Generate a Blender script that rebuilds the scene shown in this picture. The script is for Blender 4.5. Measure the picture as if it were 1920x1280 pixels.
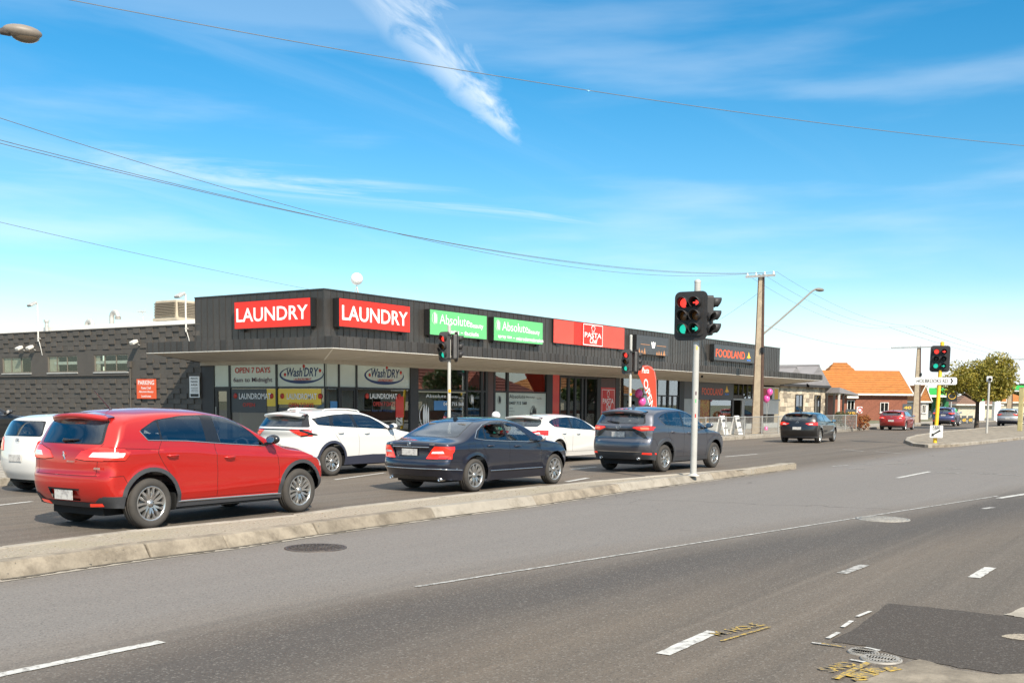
import bpy, bmesh, math, random
import numpy as np
from mathutils import Vector, Matrix
random.seed(7)
R = math.radians
scene = bpy.context.scene
for o in list(bpy.data.objects): bpy.data.objects.remove(o)
COL = scene.collection

# ------------------------------------------------------------------ camera (level solved from the photograph's vanishing points)
F_PX, CX, CY, EYE = 2028.8, 960.0, 932.5, 1.75
PITCH, ROLL, YAW = R(-5.015), R(0.4555), R(33.783)
FWD = Vector((math.cos(YAW)*math.cos(PITCH), math.sin(YAW)*math.cos(PITCH), math.sin(PITCH)))
_r = FWD.cross(Vector((0, 0, 1))).normalized(); _u = _r.cross(FWD)
RIGHT = _r*math.cos(ROLL) + _u*math.sin(ROLL)
UP = -_r*math.sin(ROLL) + _u*math.cos(ROLL)
cd = bpy.data.cameras.new('camera'); cam = bpy.data.objects.new('camera', cd); COL.objects.link(cam)
M = Matrix((RIGHT, UP, -FWD)).transposed().to_4x4(); M.translation = Vector((0, 0, EYE))
cam.matrix_world = M
cd.sensor_width = 36; cd.lens = F_PX/1920*36; cd.shift_y = (CY-640)/1920; cd.clip_end = 3000
scene.camera = cam
def ray(x, y): return RIGHT*((x-CX)/F_PX) - UP*((y-CY)/F_PX) + FWD
CAM = Vector((0, 0, EYE))
def at_z(x, y, z=0.0):
    d = ray(x, y); return CAM + d*((z-EYE)/d.z)
def at_y(x, y, Y):
    d = ray(x, y); return CAM + d*(Y/d.y)
def at_x(x, y, X):
    d = ray(x, y); return CAM + d*(X/d.x)

# ------------------------------------------------------------------ sky, sun, exposure
SUN_DIR = Vector((-0.6, -1.0, 0.98)).normalized()           # towards the sun
SUN_EL = math.asin(SUN_DIR.z); SUN_AZ = math.atan2(SUN_DIR.x, SUN_DIR.y)
w = bpy.data.worlds.new('World'); scene.world = w; w.use_nodes = True
nt = w.node_tree; N = nt.nodes; L = nt.links
for n in list(N): N.remove(n)
out = N.new('ShaderNodeOutputWorld'); bg = N.new('ShaderNodeBackground')
sky = N.new('ShaderNodeTexSky'); sky.sky_type = 'NISHITA'; sky.sun_disc = False
sky.sun_elevation = SUN_EL; sky.sun_rotation = SUN_AZ; sky.air_density = 1.0; sky.dust_density = 0.25; sky.ozone_density = 2.0
hs = N.new('ShaderNodeHueSaturation'); hs.inputs['Saturation'].default_value = 1.48; hs.inputs['Hue'].default_value = 0.490
hs.inputs['Value'].default_value = 1.0
L.new(sky.outputs[0], hs.inputs['Color'])
tc = N.new('ShaderNodeTexCoord')
def vm(op, a, b=None):
    n = N.new('ShaderNodeVectorMath'); n.operation = op
    for i, v in enumerate((a, b)):
        if v is None: continue
        if hasattr(v, 'links'): L.new(v, n.inputs[i])
        else: n.inputs[i].default_value = v
    return n
def mt(op, a, b=None, clamp=False):
    n = N.new('ShaderNodeMath'); n.operation = op; n.use_clamp = clamp
    for i, v in enumerate((a, b)):
        if v is None: continue
        if hasattr(v, 'links'): L.new(v, n.inputs[i])
        else: n.inputs[i].default_value = v
    return n.outputs[0]
def ramp(v, a, b, x0=0.0, x1=1.0):
    n = N.new('ShaderNodeMapRange'); n.interpolation_type = 'SMOOTHSTEP'
    L.new(v, n.inputs[0])
    for i, q in enumerate((a, b, x0, x1)): n.inputs[i+1].default_value = q
    return n.outputs[0]
sep = N.new('ShaderNodeSeparateXYZ'); L.new(tc.outputs['Generated'], sep.inputs[0])
zz = mt('ADD', mt('MAXIMUM', sep.outputs[2], 0.0), 0.06)
cu = mt('DIVIDE', sep.outputs[0], zz); cv = mt('DIVIDE', sep.outputs[1], zz)
def skyuv(px, py):
    d = ray(px, py).normalized(); return d.x/(max(d.z, 0)+0.06), d.y/(max(d.z, 0)+0.06)
def band(p0, p1, width, feather0, feather1, nscale, lo, hi, stretch, seed):
    """a streak of cirrus along the line p0-p1 of the cloud sheet"""
    (u0, v0), (u1, v1) = p0, p1
    dx, dy = u1-u0, v1-v0; ln = math.hypot(dx, dy); dx /= ln; dy /= ln
    a = mt('ADD', mt('MULTIPLY', mt('SUBTRACT', cu, u0), dx), mt('MULTIPLY', mt('SUBTRACT', cv, v0), dy))
    b = mt('ADD', mt('MULTIPLY', mt('SUBTRACT', cu, u0), -dy), mt('MULTIPLY', mt('SUBTRACT', cv, v0), dx))
    cx = N.new('ShaderNodeCombineXYZ'); L.new(mt('MULTIPLY', a, stretch[0]), cx.inputs[0]); L.new(mt('MULTIPLY', b, stretch[1]), cx.inputs[1]); cx.inputs[2].default_value = seed
    nz = N.new('ShaderNodeTexNoise'); nz.inputs['Scale'].default_value = nscale; nz.inputs['Detail'].default_value = 9; nz.inputs['Roughness'].default_value = 0.62; nz.inputs['Distortion'].default_value = 1.0
    L.new(cx.outputs[0], nz.inputs['Vector'])
    wob = mt('MULTIPLY', mt('SUBTRACT', nz.outputs[0], 0.5), width*1.0)
    t = mt('DIVIDE', a, ln)
    wd = mt('MULTIPLY', mt('SUBTRACT', 1.12, t), width)
    core = ramp(mt('DIVIDE', mt('ABSOLUTE', mt('ADD', b, wob)), mt('MAXIMUM', wd, width*0.10)), 1.0, 0.0)
    fade = mt('MULTIPLY', ramp(t, feather0[0], feather0[1]), ramp(t, feather1[0], feather1[1], 1.0, 0.0))
    tex = ramp(nz.outputs[0], lo, hi)
    return mt('MULTIPLY', mt('MULTIPLY', core, fade), tex)
c1 = band(skyuv(735, 0), skyuv(968, 275), 0.15, (-0.45, 0.15), (0.72, 1.06), 2.2, 0.12, 0.78, (1.4, 4.5), 3.1)
c2 = band(skyuv(120, 300), skyuv(1300, 440), 0.42, (-0.3, 0.35), (0.7, 1.1), 1.0, 0.40, 0.66, (0.55, 2.2), 9.4)
def sheet(scale, st, rot, lo, hi, seed, amt):
    cx = N.new('ShaderNodeCombineXYZ'); L.new(cu, cx.inputs[0]); L.new(cv, cx.inputs[1]); cx.inputs[2].default_value = seed
    mp = N.new('ShaderNodeMapping'); mp.inputs['Rotation'].default_value[2] = rot; mp.inputs['Scale'].default_value = (st[0], st[1], 1)
    L.new(cx.outputs[0], mp.inputs['Vector'])
    nz = N.new('ShaderNodeTexNoise'); nz.inputs['Scale'].default_value = scale; nz.inputs['Detail'].default_value = 8; nz.inputs['Roughness'].default_value = 0.58; nz.inputs['Distortion'].default_value = 0.7
    L.new(mp.outputs[0], nz.inputs['Vector'])
    return mt('MULTIPLY', ramp(nz.outputs[0], lo, hi), amt)
c3 = sheet(0.55, (0.35, 1.3), 0.55, 0.50, 0.80, 4.7, 0.55)
c5 = mt('MULTIPLY', sheet(0.9, (0.6, 1.3), 0.35, 0.24, 0.50, 7.9, 0.9), ramp(sep.outputs[2], 0.42, 0.58))     # broken cloud higher up, as the car windows reflect
c4 = sheet(0.23, (0.25, 1.0), -0.15, 0.47, 0.72, 12.3, 0.75)
low = ramp(sep.outputs[2], 0.02, 0.19, 1.0, 0.0)
cloud = mt('MAXIMUM', mt('MAXIMUM', mt('MULTIPLY', c1, 0.78), mt('MULTIPLY', c2, 0.72)), mt('MAXIMUM', mt('MAXIMUM', mt('MULTIPLY', c3, 0.5), c5), mt('MULTIPLY', c4, low)))
haze_low = ramp(sep.outputs[2], 0.0, 0.12, 0.26, 0.0)
# bank of bright low cloud towards the far end of the road
along = mt('ADD', mt('MULTIPLY', sep.outputs[0], 0.995), mt('MULTIPLY', sep.outputs[1], -0.10))
bank = mt('MULTIPLY', ramp(along, 0.80, 0.965), ramp(sep.outputs[2], 0.035, 0.115, 0.95, 0.0))
bn = N.new('ShaderNodeTexNoise'); bn.inputs['Scale'].default_value = 2.2; bn.inputs['Detail'].default_value = 8
bmp = N.new('ShaderNodeMapping'); bmp.inputs['Scale'].default_value = (1.2, 1.2, 9.0); L.new(tc.outputs['Generated'], bmp.inputs['Vector']); L.new(bmp.outputs[0], bn.inputs['Vector'])
bank = mt('MULTIPLY', bank, ramp(bn.outputs[0], 0.25, 0.55, 0.45, 1.0))
veil = mt('MULTIPLY', ramp(bn.outputs[0], 0.46, 0.72), ramp(sep.outputs[2], 0.10, 0.42, 0.75, 0.30))
haze_low = mt('MAXIMUM', mt('MAXIMUM', haze_low, bank), mt('MULTIPLY', veil, 0.42))
cloud = mt('MAXIMUM', cloud, haze_low, clamp=True)
mixc = N.new('ShaderNodeMix'); mixc.data_type = 'RGBA'
L.new(cloud, mixc.inputs[0]); L.new(hs.outputs[0], mixc.inputs[6]); mixc.inputs[7].default_value = (6.8, 7.3, 7.7, 1)
L.new(mixc.outputs[2], bg.inputs[0]); bg.inputs[1].default_value = 0.10
L.new(bg.outputs[0], out.inputs[0])
sd = bpy.data.lights.new('sun', 'SUN'); sd.energy = 4.5; sd.angle = R(0.6); sd.color = (1, 0.91, 0.77)
so = bpy.data.objects.new('sun', sd); COL.objects.link(so); so.rotation_euler = SUN_DIR.to_track_quat('Z', 'Y').to_euler(); so.location = (0, -20, 40)
scene.view_settings.view_transform = 'Standard'; scene.view_settings.look = 'None'
scene.view_settings.exposure = 0.66; scene.view_settings.gamma = 1
scene.render.engine = 'CYCLES'
scene.cycles.max_bounces = 8; scene.cycles.transparent_max_bounces = 12

# ------------------------------------------------------------------ materials
MAT = {}
def P(name, col, rough=0.6, metal=0.0, var=None, bump=None, coat=0.0, emis=None, spec=0.5, rand=0.0, backdark=False, stain=None):
    """principled material; var=(scale, amount), bump=(scale, strength), rand=per object lightness, stain=(scale, lo, hi, colour)"""
    m = bpy.data.materials.new(name); m.use_nodes = True; MAT[name] = m
    n = m.node_tree.nodes; l = m.node_tree.links; b = n['Principled BSDF']
    b.inputs['Base Color'].default_value = (*col, 1); b.inputs['Roughness'].default_value = rough; b.inputs['Metallic'].default_value = metal
    b.inputs['Specular IOR Level'].default_value = spec
    if coat: b.inputs['Coat Weight'].default_value = coat; b.inputs['Coat Roughness'].default_value = 0.04
    if emis: b.inputs['Emission Color'].default_value = (*emis[0], 1); b.inputs['Emission Strength'].default_value = emis[1]
    tcn = n.new('ShaderNodeTexCoord'); src = tcn.outputs['Object']
    colsock = None
    if var:
        z = n.new('ShaderNodeTexNoise'); z.inputs['Scale'].default_value = var[0]; z.inputs['Detail'].default_value = 8; z.inputs['Roughness'].default_value = 0.6
        l.new(src, z.inputs['Vector'])
        h = n.new('ShaderNodeHueSaturation'); h.inputs['Color'].default_value = (*col, 1)
        mr = n.new('ShaderNodeMapRange'); mr.inputs[1].default_value = 0.25; mr.inputs[2].default_value = 0.75; mr.inputs[3].default_value = 1-var[1]; mr.inputs[4].default_value = 1+var[1]
        l.new(z.outputs[0], mr.inputs[0]); l.new(mr.outputs[0], h.inputs['Value']); colsock = h.outputs[0]
        mr2 = n.new('ShaderNodeMapRange'); mr2.inputs[3].default_value = max(0, rough-0.08); mr2.inputs[4].default_value = min(1, rough+0.08)
        l.new(z.outputs[0], mr2.inputs[0]); l.new(mr2.outputs[0], b.inputs['Roughness'])
    if rand:
        oi = n.new('ShaderNodeObjectInfo'); h2 = n.new('ShaderNodeHueSaturation')
        if colsock: l.new(colsock, h2.inputs['Color'])
        else: h2.inputs['Color'].default_value = (*col, 1)
        mr = n.new('ShaderNodeMapRange'); mr.inputs[3].default_value = 1-rand; mr.inputs[4].default_value = 1+rand
        l.new(oi.outputs['Random'], mr.inputs[0]); l.new(mr.outputs[0], h2.inputs['Value']); colsock = h2.outputs[0]
    if stain:
        z = n.new('ShaderNodeTexNoise'); z.inputs['Scale'].default_value = stain[0]; z.inputs['Detail'].default_value = 10; z.inputs['Roughness'].default_value = 0.7
        l.new(src, z.inputs['Vector'])
        mr = n.new('ShaderNodeMapRange'); mr.inputs[1].default_value = stain[1]; mr.inputs[2].default_value = stain[2]; l.new(z.outputs[0], mr.inputs[0])
        mx = n.new('ShaderNodeMix'); mx.data_type = 'RGBA'; l.new(mr.outputs[0], mx.inputs[0])
        if colsock: l.new(colsock, mx.inputs[6])
        else: mx.inputs[6].default_value = (*col, 1)
        mx.inputs[7].default_value = (*stain[3], 1); colsock = mx.outputs[2]
    if colsock: l.new(colsock, b.inputs['Base Color'])
    if bump:
        z = n.new('ShaderNodeTexNoise'); z.inputs['Scale'].default_value = bump[0]; z.inputs['Detail'].default_value = 6
        l.new(src, z.inputs['Vector'])
        bp = n.new('ShaderNodeBump'); bp.inputs['Strength'].default_value = bump[1]; bp.inputs['Distance'].default_value = 0.02
        l.new(z.outputs[0], bp.inputs['Height']); l.new(bp.outputs[0], b.inputs['Normal'])
    if backdark:      # sheet metal painted outside, dark lining inside
        g = n.new('ShaderNodeNewGeometry'); d = n.new('ShaderNodeBsdfDiffuse'); d.inputs[0].default_value = (0.02, 0.02, 0.022, 1)
        mx = n.new('ShaderNodeMixShader'); l.new(g.outputs['Backfacing'], mx.inputs[0]); l.new(b.outputs[0], mx.inputs[1]); l.new(d.outputs[0], mx.inputs[2])
        l.new(mx.outputs[0], n['Material Output'].inputs[0])
    return m
def glass(name, tint, refl=1.0, rough=0.0):
    m = bpy.data.materials.new(name); m.use_nodes = True; MAT[name] = m
    n = m.node_tree.nodes; l = m.node_tree.links; n.remove(n['Principled BSDF'])
    t = n.new('ShaderNodeBsdfTransparent'); t.inputs[0].default_value = (*tint, 1)
    g = n.new('ShaderNodeBsdfGlossy'); g.inputs['Roughness'].default_value = rough; g.inputs[0].default_value = (0.9, 0.95, 1, 1)
    ge = n.new('ShaderNodeNewGeometry'); dt = n.new('ShaderNodeVectorMath'); dt.operation = 'DOT_PRODUCT'; l.new(ge.outputs['Incoming'], dt.inputs[0]); l.new(ge.outputs['Normal'], dt.inputs[1])
    ab = n.new('ShaderNodeMath'); ab.operation = 'ABSOLUTE'; l.new(dt.outputs['Value'], ab.inputs[0]); om = n.new('ShaderNodeMath'); om.operation = 'SUBTRACT'; om.inputs[0].default_value = 1; l.new(ab.outputs[0], om.inputs[1])
    pw = n.new('ShaderNodeMath'); pw.operation = 'POWER'; l.new(om.outputs[0], pw.inputs[0]); pw.inputs[1].default_value = 5
    fr = n.new('ShaderNodeMath'); fr.operation = 'MULTIPLY_ADD'; l.new(pw.outputs[0], fr.inputs[0]); fr.inputs[1].default_value = 0.95; fr.inputs[2].default_value = 0.045
    mu = n.new('ShaderNodeMath'); mu.operation = 'MULTIPLY_ADD'; mu.use_clamp = True; mu.inputs[1].default_value = refl; mu.inputs[2].default_value = 0.05*refl
    l.new(fr.outputs[0], mu.inputs[0])
    mx = n.new('ShaderNodeMixShader'); l.new(mu.outputs[0], mx.inputs[0]); l.new(t.outputs[0], mx.inputs[1]); l.new(g.outputs[0], mx.inputs[2])
    l.new(mx.outputs[0], n['Material Output'].inputs[0])
    return m

# ------------------------------------------------------------------ mesh helpers
def world_of(o):
    m = Matrix()
    while o is not None:
        m = o.matrix_basis @ m; o = o.parent
    return m
def link(o, parent=None):
    COL.objects.link(o)
    if parent: o.parent = parent
    return o
def tag(o, label=None, cat=None, group=None, kind=None):
    if label: o['label'] = label
    if cat: o['category'] = cat
    if group: o['group'] = group
    if kind: o['kind'] = kind
    return o
def thing(name, label, cat, loc=(0, 0, 0), rz=0.0, group=None):
    o = bpy.data.objects.new(name, None); o.empty_display_size = 0.2
    o.location = loc; o.rotation_euler = (0, 0, rz); link(o); o.matrix_basis
    return tag(o, label, cat, group)
def copy_tree(o, parent=None):
    c = o.copy(); COL.objects.link(c); c.parent = parent
    for ch in list(o.children): copy_tree(ch, c)
    return c
class MB:
    def __init__(s, world=True): s.v = []; s.f = []; s.mi = []; s.cur = 0; s.sm = []; s.smooth = False; s.T = None
    def add(s, vs, fs, smooth=None):
        k = len(s.v)
        for p in vs:
            p = Vector(p); s.v.append(s.T @ p if s.T else p)
        for f in fs: s.f.append([k+i for i in f]); s.mi.append(s.cur); s.sm.append(s.smooth if smooth is None else smooth)
        return s
    def box(s, a, b):
        (x0, y0, z0), (x1, y1, z1) = a, b
        return s.add([(x0,y0,z0),(x1,y0,z0),(x1,y1,z0),(x0,y1,z0),(x0,y0,z1),(x1,y0,z1),(x1,y1,z1),(x0,y1,z1)],
                     [(3,2,1,0),(4,5,6,7),(0,1,5,4),(1,2,6,5),(2,3,7,6),(3,0,4,7)], False)
    def cbox(s, c, size): return s.box([c[i]-size[i]/2 for i in range(3)], [c[i]+size[i]/2 for i in range(3)])
    def hexa(s, bot, top): return s.add(list(bot)+list(top), [(3,2,1,0),(4,5,6,7),(0,1,5,4),(1,2,6,5),(2,3,7,6),(3,0,4,7)], False)
    def cyl(s, p0, p1, r0, r1=None, n=12, caps=True):
        p0, p1 = Vector(p0), Vector(p1); r1 = r0 if r1 is None else r1
        d = (p1-p0).normalized(); a = d.orthogonal().normalized(); b = d.cross(a)
        vs = [p+(a*math.cos(2*math.pi*i/n)+b*math.sin(2*math.pi*i/n))*r for p, r in ((p0, r0), (p1, r1)) for i in range(n)]
        s.add(vs, [(i, (i+1) % n, n+(i+1) % n, n+i) for i in range(n)], True)
        if caps: s.add(vs, [tuple(range(n-1, -1, -1)), tuple(range(n, 2*n))], False)
        return s
    def tube(s, pts, r, n=8):
        pts = [Vector(p) for p in pts]; rs = r if isinstance(r, (list, tuple)) else [r]*len(pts)
        vs = []; up = None
        for i, p in enumerate(pts):
            d = (pts[min(i+1, len(pts)-1)]-pts[max(i-1, 0)]).normalized()
            a = (up - d*up.dot(d)) if up is not None else d.orthogonal()
            a = a.normalized() if a.length > 1e-6 else d.orthogonal().normalized(); up = a; b = d.cross(a)
            vs += [p+(a*math.cos(2*math.pi*k/n)+b*math.sin(2*math.pi*k/n))*rs[i] for k in range(n)]
        fs = [(i*n+k, i*n+(k+1) % n, (i+1)*n+(k+1) % n, (i+1)*n+k) for i in range(len(pts)-1) for k in range(n)]
        s.add(vs, fs, True); s.add(vs, [tuple(range(n-1, -1, -1)), tuple(range((len(pts)-1)*n, len(pts)*n))], False)
        return s
    def lathe(s, prof, o, axis, n=24, closed=False):
        o = Vector(o); d = Vector(axis).normalized(); a = d.orthogonal().normalized(); b = d.cross(a)
        vs = [o+d*h+(a*math.cos(2*math.pi*k/n)+b*math.sin(2*math.pi*k/n))*r for r, h in prof for k in range(n)]
        m = len(prof); rng = range(m if closed else m-1)
        s.add(vs, [(i*n+k, i*n+(k+1) % n, ((i+1) % m)*n+(k+1) % n, ((i+1) % m)*n+k) for i in rng for k in range(n)], True)
        return s
    def prism(s, poly, o, U, V, d0, d1, smooth=False):
        o, U, V = Vector(o), Vector(U), Vector(V); W = U.cross(V).normalized(); n = len(poly)
        vs = [o+U*p[0]+V*p[1]+W*d for d in (d0, d1) for p in poly]
        s.add(vs, [tuple(range(n-1, -1, -1)), tuple(range(n, 2*n))], False)
        s.add(vs, [(i, (i+1) % n, n+(i+1) % n, n+i) for i in range(n)], smooth); return s
    def sphere(s, c, r, sc=(1, 1, 1), nu=16, nv=10, rot=None):
        c = Vector(c); vs = []
        for j in range(nv+1):
            t = math.pi*j/nv
            for i in range(nu):
                p = 2*math.pi*i/nu; q = Vector((math.sin(t)*math.cos(p)*sc[0], math.sin(t)*math.sin(p)*sc[1], math.cos(t)*sc[2]))*r
                vs.append(c+(rot @ q if rot else q))
        s.add(vs, [(j*nu+i, (j+1)*nu+i, (j+1)*nu+(i+1) % nu, j*nu+(i+1) % nu) for j in range(nv) for i in range(nu)], True); return s
    def quad(s, a, b, c, d): return s.add([a, b, c, d], [(0, 1, 2, 3)], False)
    def build(s, name, mats, parent=None, bevel=0.0, local=False):
        me = bpy.data.meshes.new(name)
        inv = world_of(parent).inverted() if (parent and not local) else None
        me.from_pydata([tuple(inv @ p) if inv else tuple(p) for p in s.v], [], s.f)
        for m in (mats if isinstance(mats, (list, tuple)) else [mats]): me.materials.append(MAT[m] if isinstance(m, str) else m)
        me.polygons.foreach_set('material_index', s.mi); me.polygons.foreach_set('use_smooth', s.sm); me.update()
        if not any(s.sm) and len(s.f) > 6:
            pass
        o = bpy.data.objects.new(name, me); link(o, parent)
        if bevel:
            b = o.modifiers.new('bevel', 'BEVEL'); b.width = bevel; b.segments = 2; b.limit_method = 'ANGLE'; b.angle_limit = R(40)
        return o
def struct(o): o['kind'] = 'structure'; return o
_tc = {}
def text(name, body, o, U, V, width, height, mat, parent, bold=0.0, shear=0.0, thick=0.003, lift=0.004, spacing=1.0):
    """flat lettering fitted to a width x height field whose lower left corner is o (U, V unit vectors)"""
    key = (body, bold, shear, spacing)
    if key not in _tc:
        cu_ = bpy.data.curves.new('t', 'FONT'); cu_.body = body; cu_.size = 1; cu_.offset = bold; cu_.shear = shear; cu_.space_character = spacing
        cu_.resolution_u = 3; cu_.fill_mode = 'BOTH'
        t = bpy.data.objects.new('t', cu_); COL.objects.link(t); bpy.context.view_layer.update()
        me = bpy.data.meshes.new_from_object(t.evaluated_get(bpy.context.evaluated_depsgraph_get()))
        _tc[key] = ([v.co.copy() for v in me.vertices], [list(p.vertices) for p in me.polygons])
        bpy.data.objects.remove(t); bpy.data.curves.remove(cu_); bpy.data.meshes.remove(me)
    vs, fs = _tc[key]
    x0 = min(v.x for v in vs); x1 = max(v.x for v in vs); y0 = min(v.y for v in vs); y1 = max(v.y for v in vs)
    U, V, o = Vector(U), Vector(V), Vector(o); W = U.cross(V).normalized()
    sx = width/(x1-x0); sy = height/(y1-y0)
    mb = MB(); mb.add([o+U*((v.x-x0)*sx)+V*((v.y-y0)*sy)+W*lift for v in vs], fs)
    return mb.build(name, mat, parent)
def rrect(w, h, r, n=5):
    pts = []
    for cx_, cy_, a0 in ((w-r, r, -90), (w-r, h-r, 0), (r, h-r, 90), (r, r, 180)):
        for k in range(n+1):
            a = R(a0+90*k/n); pts.append((cx_+r*math.cos(a), cy_+r*math.sin(a)))
    return pts
# ================================================================== the setting
def asphalt(name, base, warm, streak=True, speck=1.0):
    m = bpy.data.materials.new(name); m.use_nodes = True; MAT[name] = m
    n = m.node_tree.nodes; l = m.node_tree.links; b = n['Principled BSDF']
    tcn = n.new('ShaderNodeTexCoord')
    def noise(scale, sx=1, sy=1, det=6, rough=0.6, seed=0.0):
        mp = n.new('ShaderNodeMapping'); mp.inputs['Scale'].default_value = (sx, sy, 1); mp.inputs['Location'].default_value = (seed, seed*1.7, 0)
        l.new(tcn.outputs['Object'], mp.inputs['Vector'])
        z = n.new('ShaderNodeTexNoise'); z.inputs['Scale'].default_value = scale; z.inputs['Detail'].default_value = det; z.inputs['Roughness'].default_value = rough
        l.new(mp.outputs[0], z.inputs['Vector']); return z.outputs[0]
    def mapr(v, a, b_, c, d):
        r = n.new('ShaderNodeMapRange'); l.new(v, r.inputs[0])
        for i, q in enumerate((a, b_, c, d)): r.inputs[i+1].default_value = q
        return r.outputs[0]
    def mix(f, a, b_, mode='MIX'):
        x = n.new('ShaderNodeMix'); x.data_type = 'RGBA'; x.blend_type = mode
        if hasattr(f, 'links'): l.new(f, x.inputs[0])
        else: x.inputs[0].default_value = f
        for i, q in ((6, a), (7, b_)):
            if hasattr(q, 'links'): l.new(q, x.inputs[i])
            else: x.inputs[i].default_value = (*q, 1)
        return x.outputs[2]
    c = mix(mapr(noise(0.18, 0.35, 1.0, 5), 0.35, 0.65, 0, 1), base, warm)
    if streak:      # polished wheel paths and drip lines run along the road
        c = mix(mapr(noise(0.5, 0.05, 1.6, 6, 0.55, 3.0), 0.42, 0.66, 0, 0.55), c, tuple(v*0.62 for v in base))
        c = mix(mapr(noise(0.6, 0.06, 1.9, 6, 0.55, 11.0), 0.50, 0.72, 0, 0.7), c, tuple(min(1, v*1.5) for v in base))
        c = mix(mapr(noise(1.6, 0.025, 1.7, 5, 0.6, 51.0), 0.46, 0.66, 0, 0.50), c, tuple(v*0.60 for v in base))
        c = mix(mapr(noise(2.0, 0.03, 2.0, 5, 0.6, 61.0), 0.52, 0.70, 0, 0.40), c, tuple(min(1, v*1.55) for v in base))
        c = mix(mapr(noise(2.2, 0.3, 1.0, 8, 0.7, 21.0), 0.60, 0.80, 0, 0.5), c, tuple(v*0.6 for v in warm))
    if streak:      # the lane next to the median is worn pale, the turning lane beyond it darker
        sx_ = n.new('ShaderNodeSeparateXYZ'); l.new(tcn.outputs['Object'], sx_.inputs[0])
        wob = n.new('ShaderNodeMath'); wob.operation = 'MULTIPLY_ADD'; l.new(noise(0.25, 0.25, 1, 4, .6, 41.0), wob.inputs[0]); wob.inputs[1].default_value = 2.4; tl = n.new('ShaderNodeMath'); tl.operation = 'MULTIPLY_ADD'; mxx = n.new('ShaderNodeMath'); mxx.operation = 'MAXIMUM'; sb_ = n.new('ShaderNodeMath'); sb_.operation = 'SUBTRACT'; l.new(sx_.outputs[0], sb_.inputs[0]); sb_.inputs[1].default_value = 7.0; l.new(sb_.outputs[0], mxx.inputs[0]); mxx.inputs[1].default_value = 0; l.new(mxx.outputs[0], tl.inputs[0]); tl.inputs[1].default_value = .17; l.new(sx_.outputs[1], tl.inputs[2]); l.new(tl.outputs[0], wob.inputs[2])
        up_ = mapr(wob.outputs[0], 7.0, 8.6, 0, 1); dn_ = mapr(sx_.outputs[1], 9.3, 10.6, 1, 0)
        mm = n.new('ShaderNodeMath'); mm.operation = 'MULTIPLY'; l.new(up_, mm.inputs[0]); l.new(dn_, mm.inputs[1])
        m3_ = n.new('ShaderNodeMath'); m3_.operation = 'MULTIPLY'; l.new(mm.outputs[0], m3_.inputs[0]); m3_.inputs[1].default_value = .80
        c = mix(m3_.outputs[0], c, (0.205, 0.190, 0.178))
        tr_ = mapr(wob.outputs[0], 5.2, 6.4, 0, 1); tr2 = mapr(wob.outputs[0], 6.9, 7.9, 1, 0); m4_ = n.new('ShaderNodeMath'); m4_.operation = 'MULTIPLY'; l.new(tr_, m4_.inputs[0]); l.new(tr2, m4_.inputs[1])
        m5_ = n.new('ShaderNodeMath'); m5_.operation = 'MULTIPLY'; l.new(m4_.outputs[0], m5_.inputs[0]); m5_.inputs[1].default_value = .80
        c = mix(m5_.outputs[0], c, (0.058, 0.052, 0.049))
    # aggregate
    vo = n.new('ShaderNodeTexVoronoi'); vo.inputs['Scale'].default_value = 75; l.new(tcn.outputs['Object'], vo.inputs['Vector'])
    sp = n.new('ShaderNodeSeparateColor'); l.new(vo.outputs['Color'], sp.inputs[0])
    c = mix(mapr(sp.outputs[0], 0.82, 0.97, 0, 0.55*speck), c, (0.30, 0.28, 0.25))
    c = mix(mapr(sp.outputs[1], 0.80, 0.97, 0, 0.6*speck), c, (0.022, 0.021, 0.02))
    c = mix(mapr(noise(35, 1, 1, 6, 0.75, 5.0), 0.35, 0.75, 0, 0.4), c, tuple(v*0.7 for v in base))
    # fine cracks
    v2 = n.new('ShaderNodeTexVoronoi'); v2.feature = 'DISTANCE_TO_EDGE'; v2.inputs['Scale'].default_value = 0.22
    mp = n.new('ShaderNodeMapping'); l.new(tcn.outputs['Object'], mp.inputs['Vector'])
    zz_ = n.new('ShaderNodeTexNoise'); zz_.inputs['Scale'].default_value = 1.4; zz_.inputs['Detail'].default_value = 6; l.new(tcn.outputs['Object'], zz_.inputs['Vector'])
    ad = n.new('ShaderNodeVectorMath'); ad.operation = 'MULTIPLY_ADD'; l.new(zz_.outputs['Color'], ad.inputs[0]); ad.inputs[1].default_value = (0.9, 0.9, 0); l.new(mp.outputs[0], ad.inputs[2]); l.new(ad.outputs[0], v2.inputs['Vector'])
    gate = mapr(noise(0.11, 1, 1, 3, 0.5, 31.0), 0.5, 0.56, 0, 1)
    ck = n.new('ShaderNodeMath'); ck.operation = 'MULTIPLY'; l.new(mapr(v2.outputs['Distance'], 0.0, 0.0035, 1, 0), ck.inputs[0]); l.new(gate, ck.inputs[1])
    c = mix(ck.outputs[0], c, tuple(v*0.35 for v in base))
    l.new(c, b.inputs['Base Color']); b.inputs['Roughness'].default_value = 0.82; b.inputs['Specular IOR Level'].default_value = 0.35
    bp = n.new('ShaderNodeBump'); bp.inputs['Strength'].default_value = 0.5; bp.inputs['Distance'].default_value = 0.006
    l.new(vo.outputs['Distance'], bp.inputs['Height']); l.new(bp.outputs[0], b.inputs['Normal'])
    return m
asphalt('asphalt', (0.128, 0.108, 0.088), (0.150, 0.115, 0.083), True, 0.7)
asphalt('asphalt_new', (0.058, 0.047, 0.038), (0.066, 0.053, 0.042), False, 0.45)
asphalt('asphalt_grey', (0.15, 0.14, 0.125), (0.17, 0.155, 0.135), False, 0.8)
P('concrete', (0.272, 0.230, 0.175), 0.85, var=(2.2, 0.22), bump=(40, 0.25), rand=0.10, stain=(2.6, 0.42, 0.64, (0.14, 0.115, 0.085)))
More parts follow.
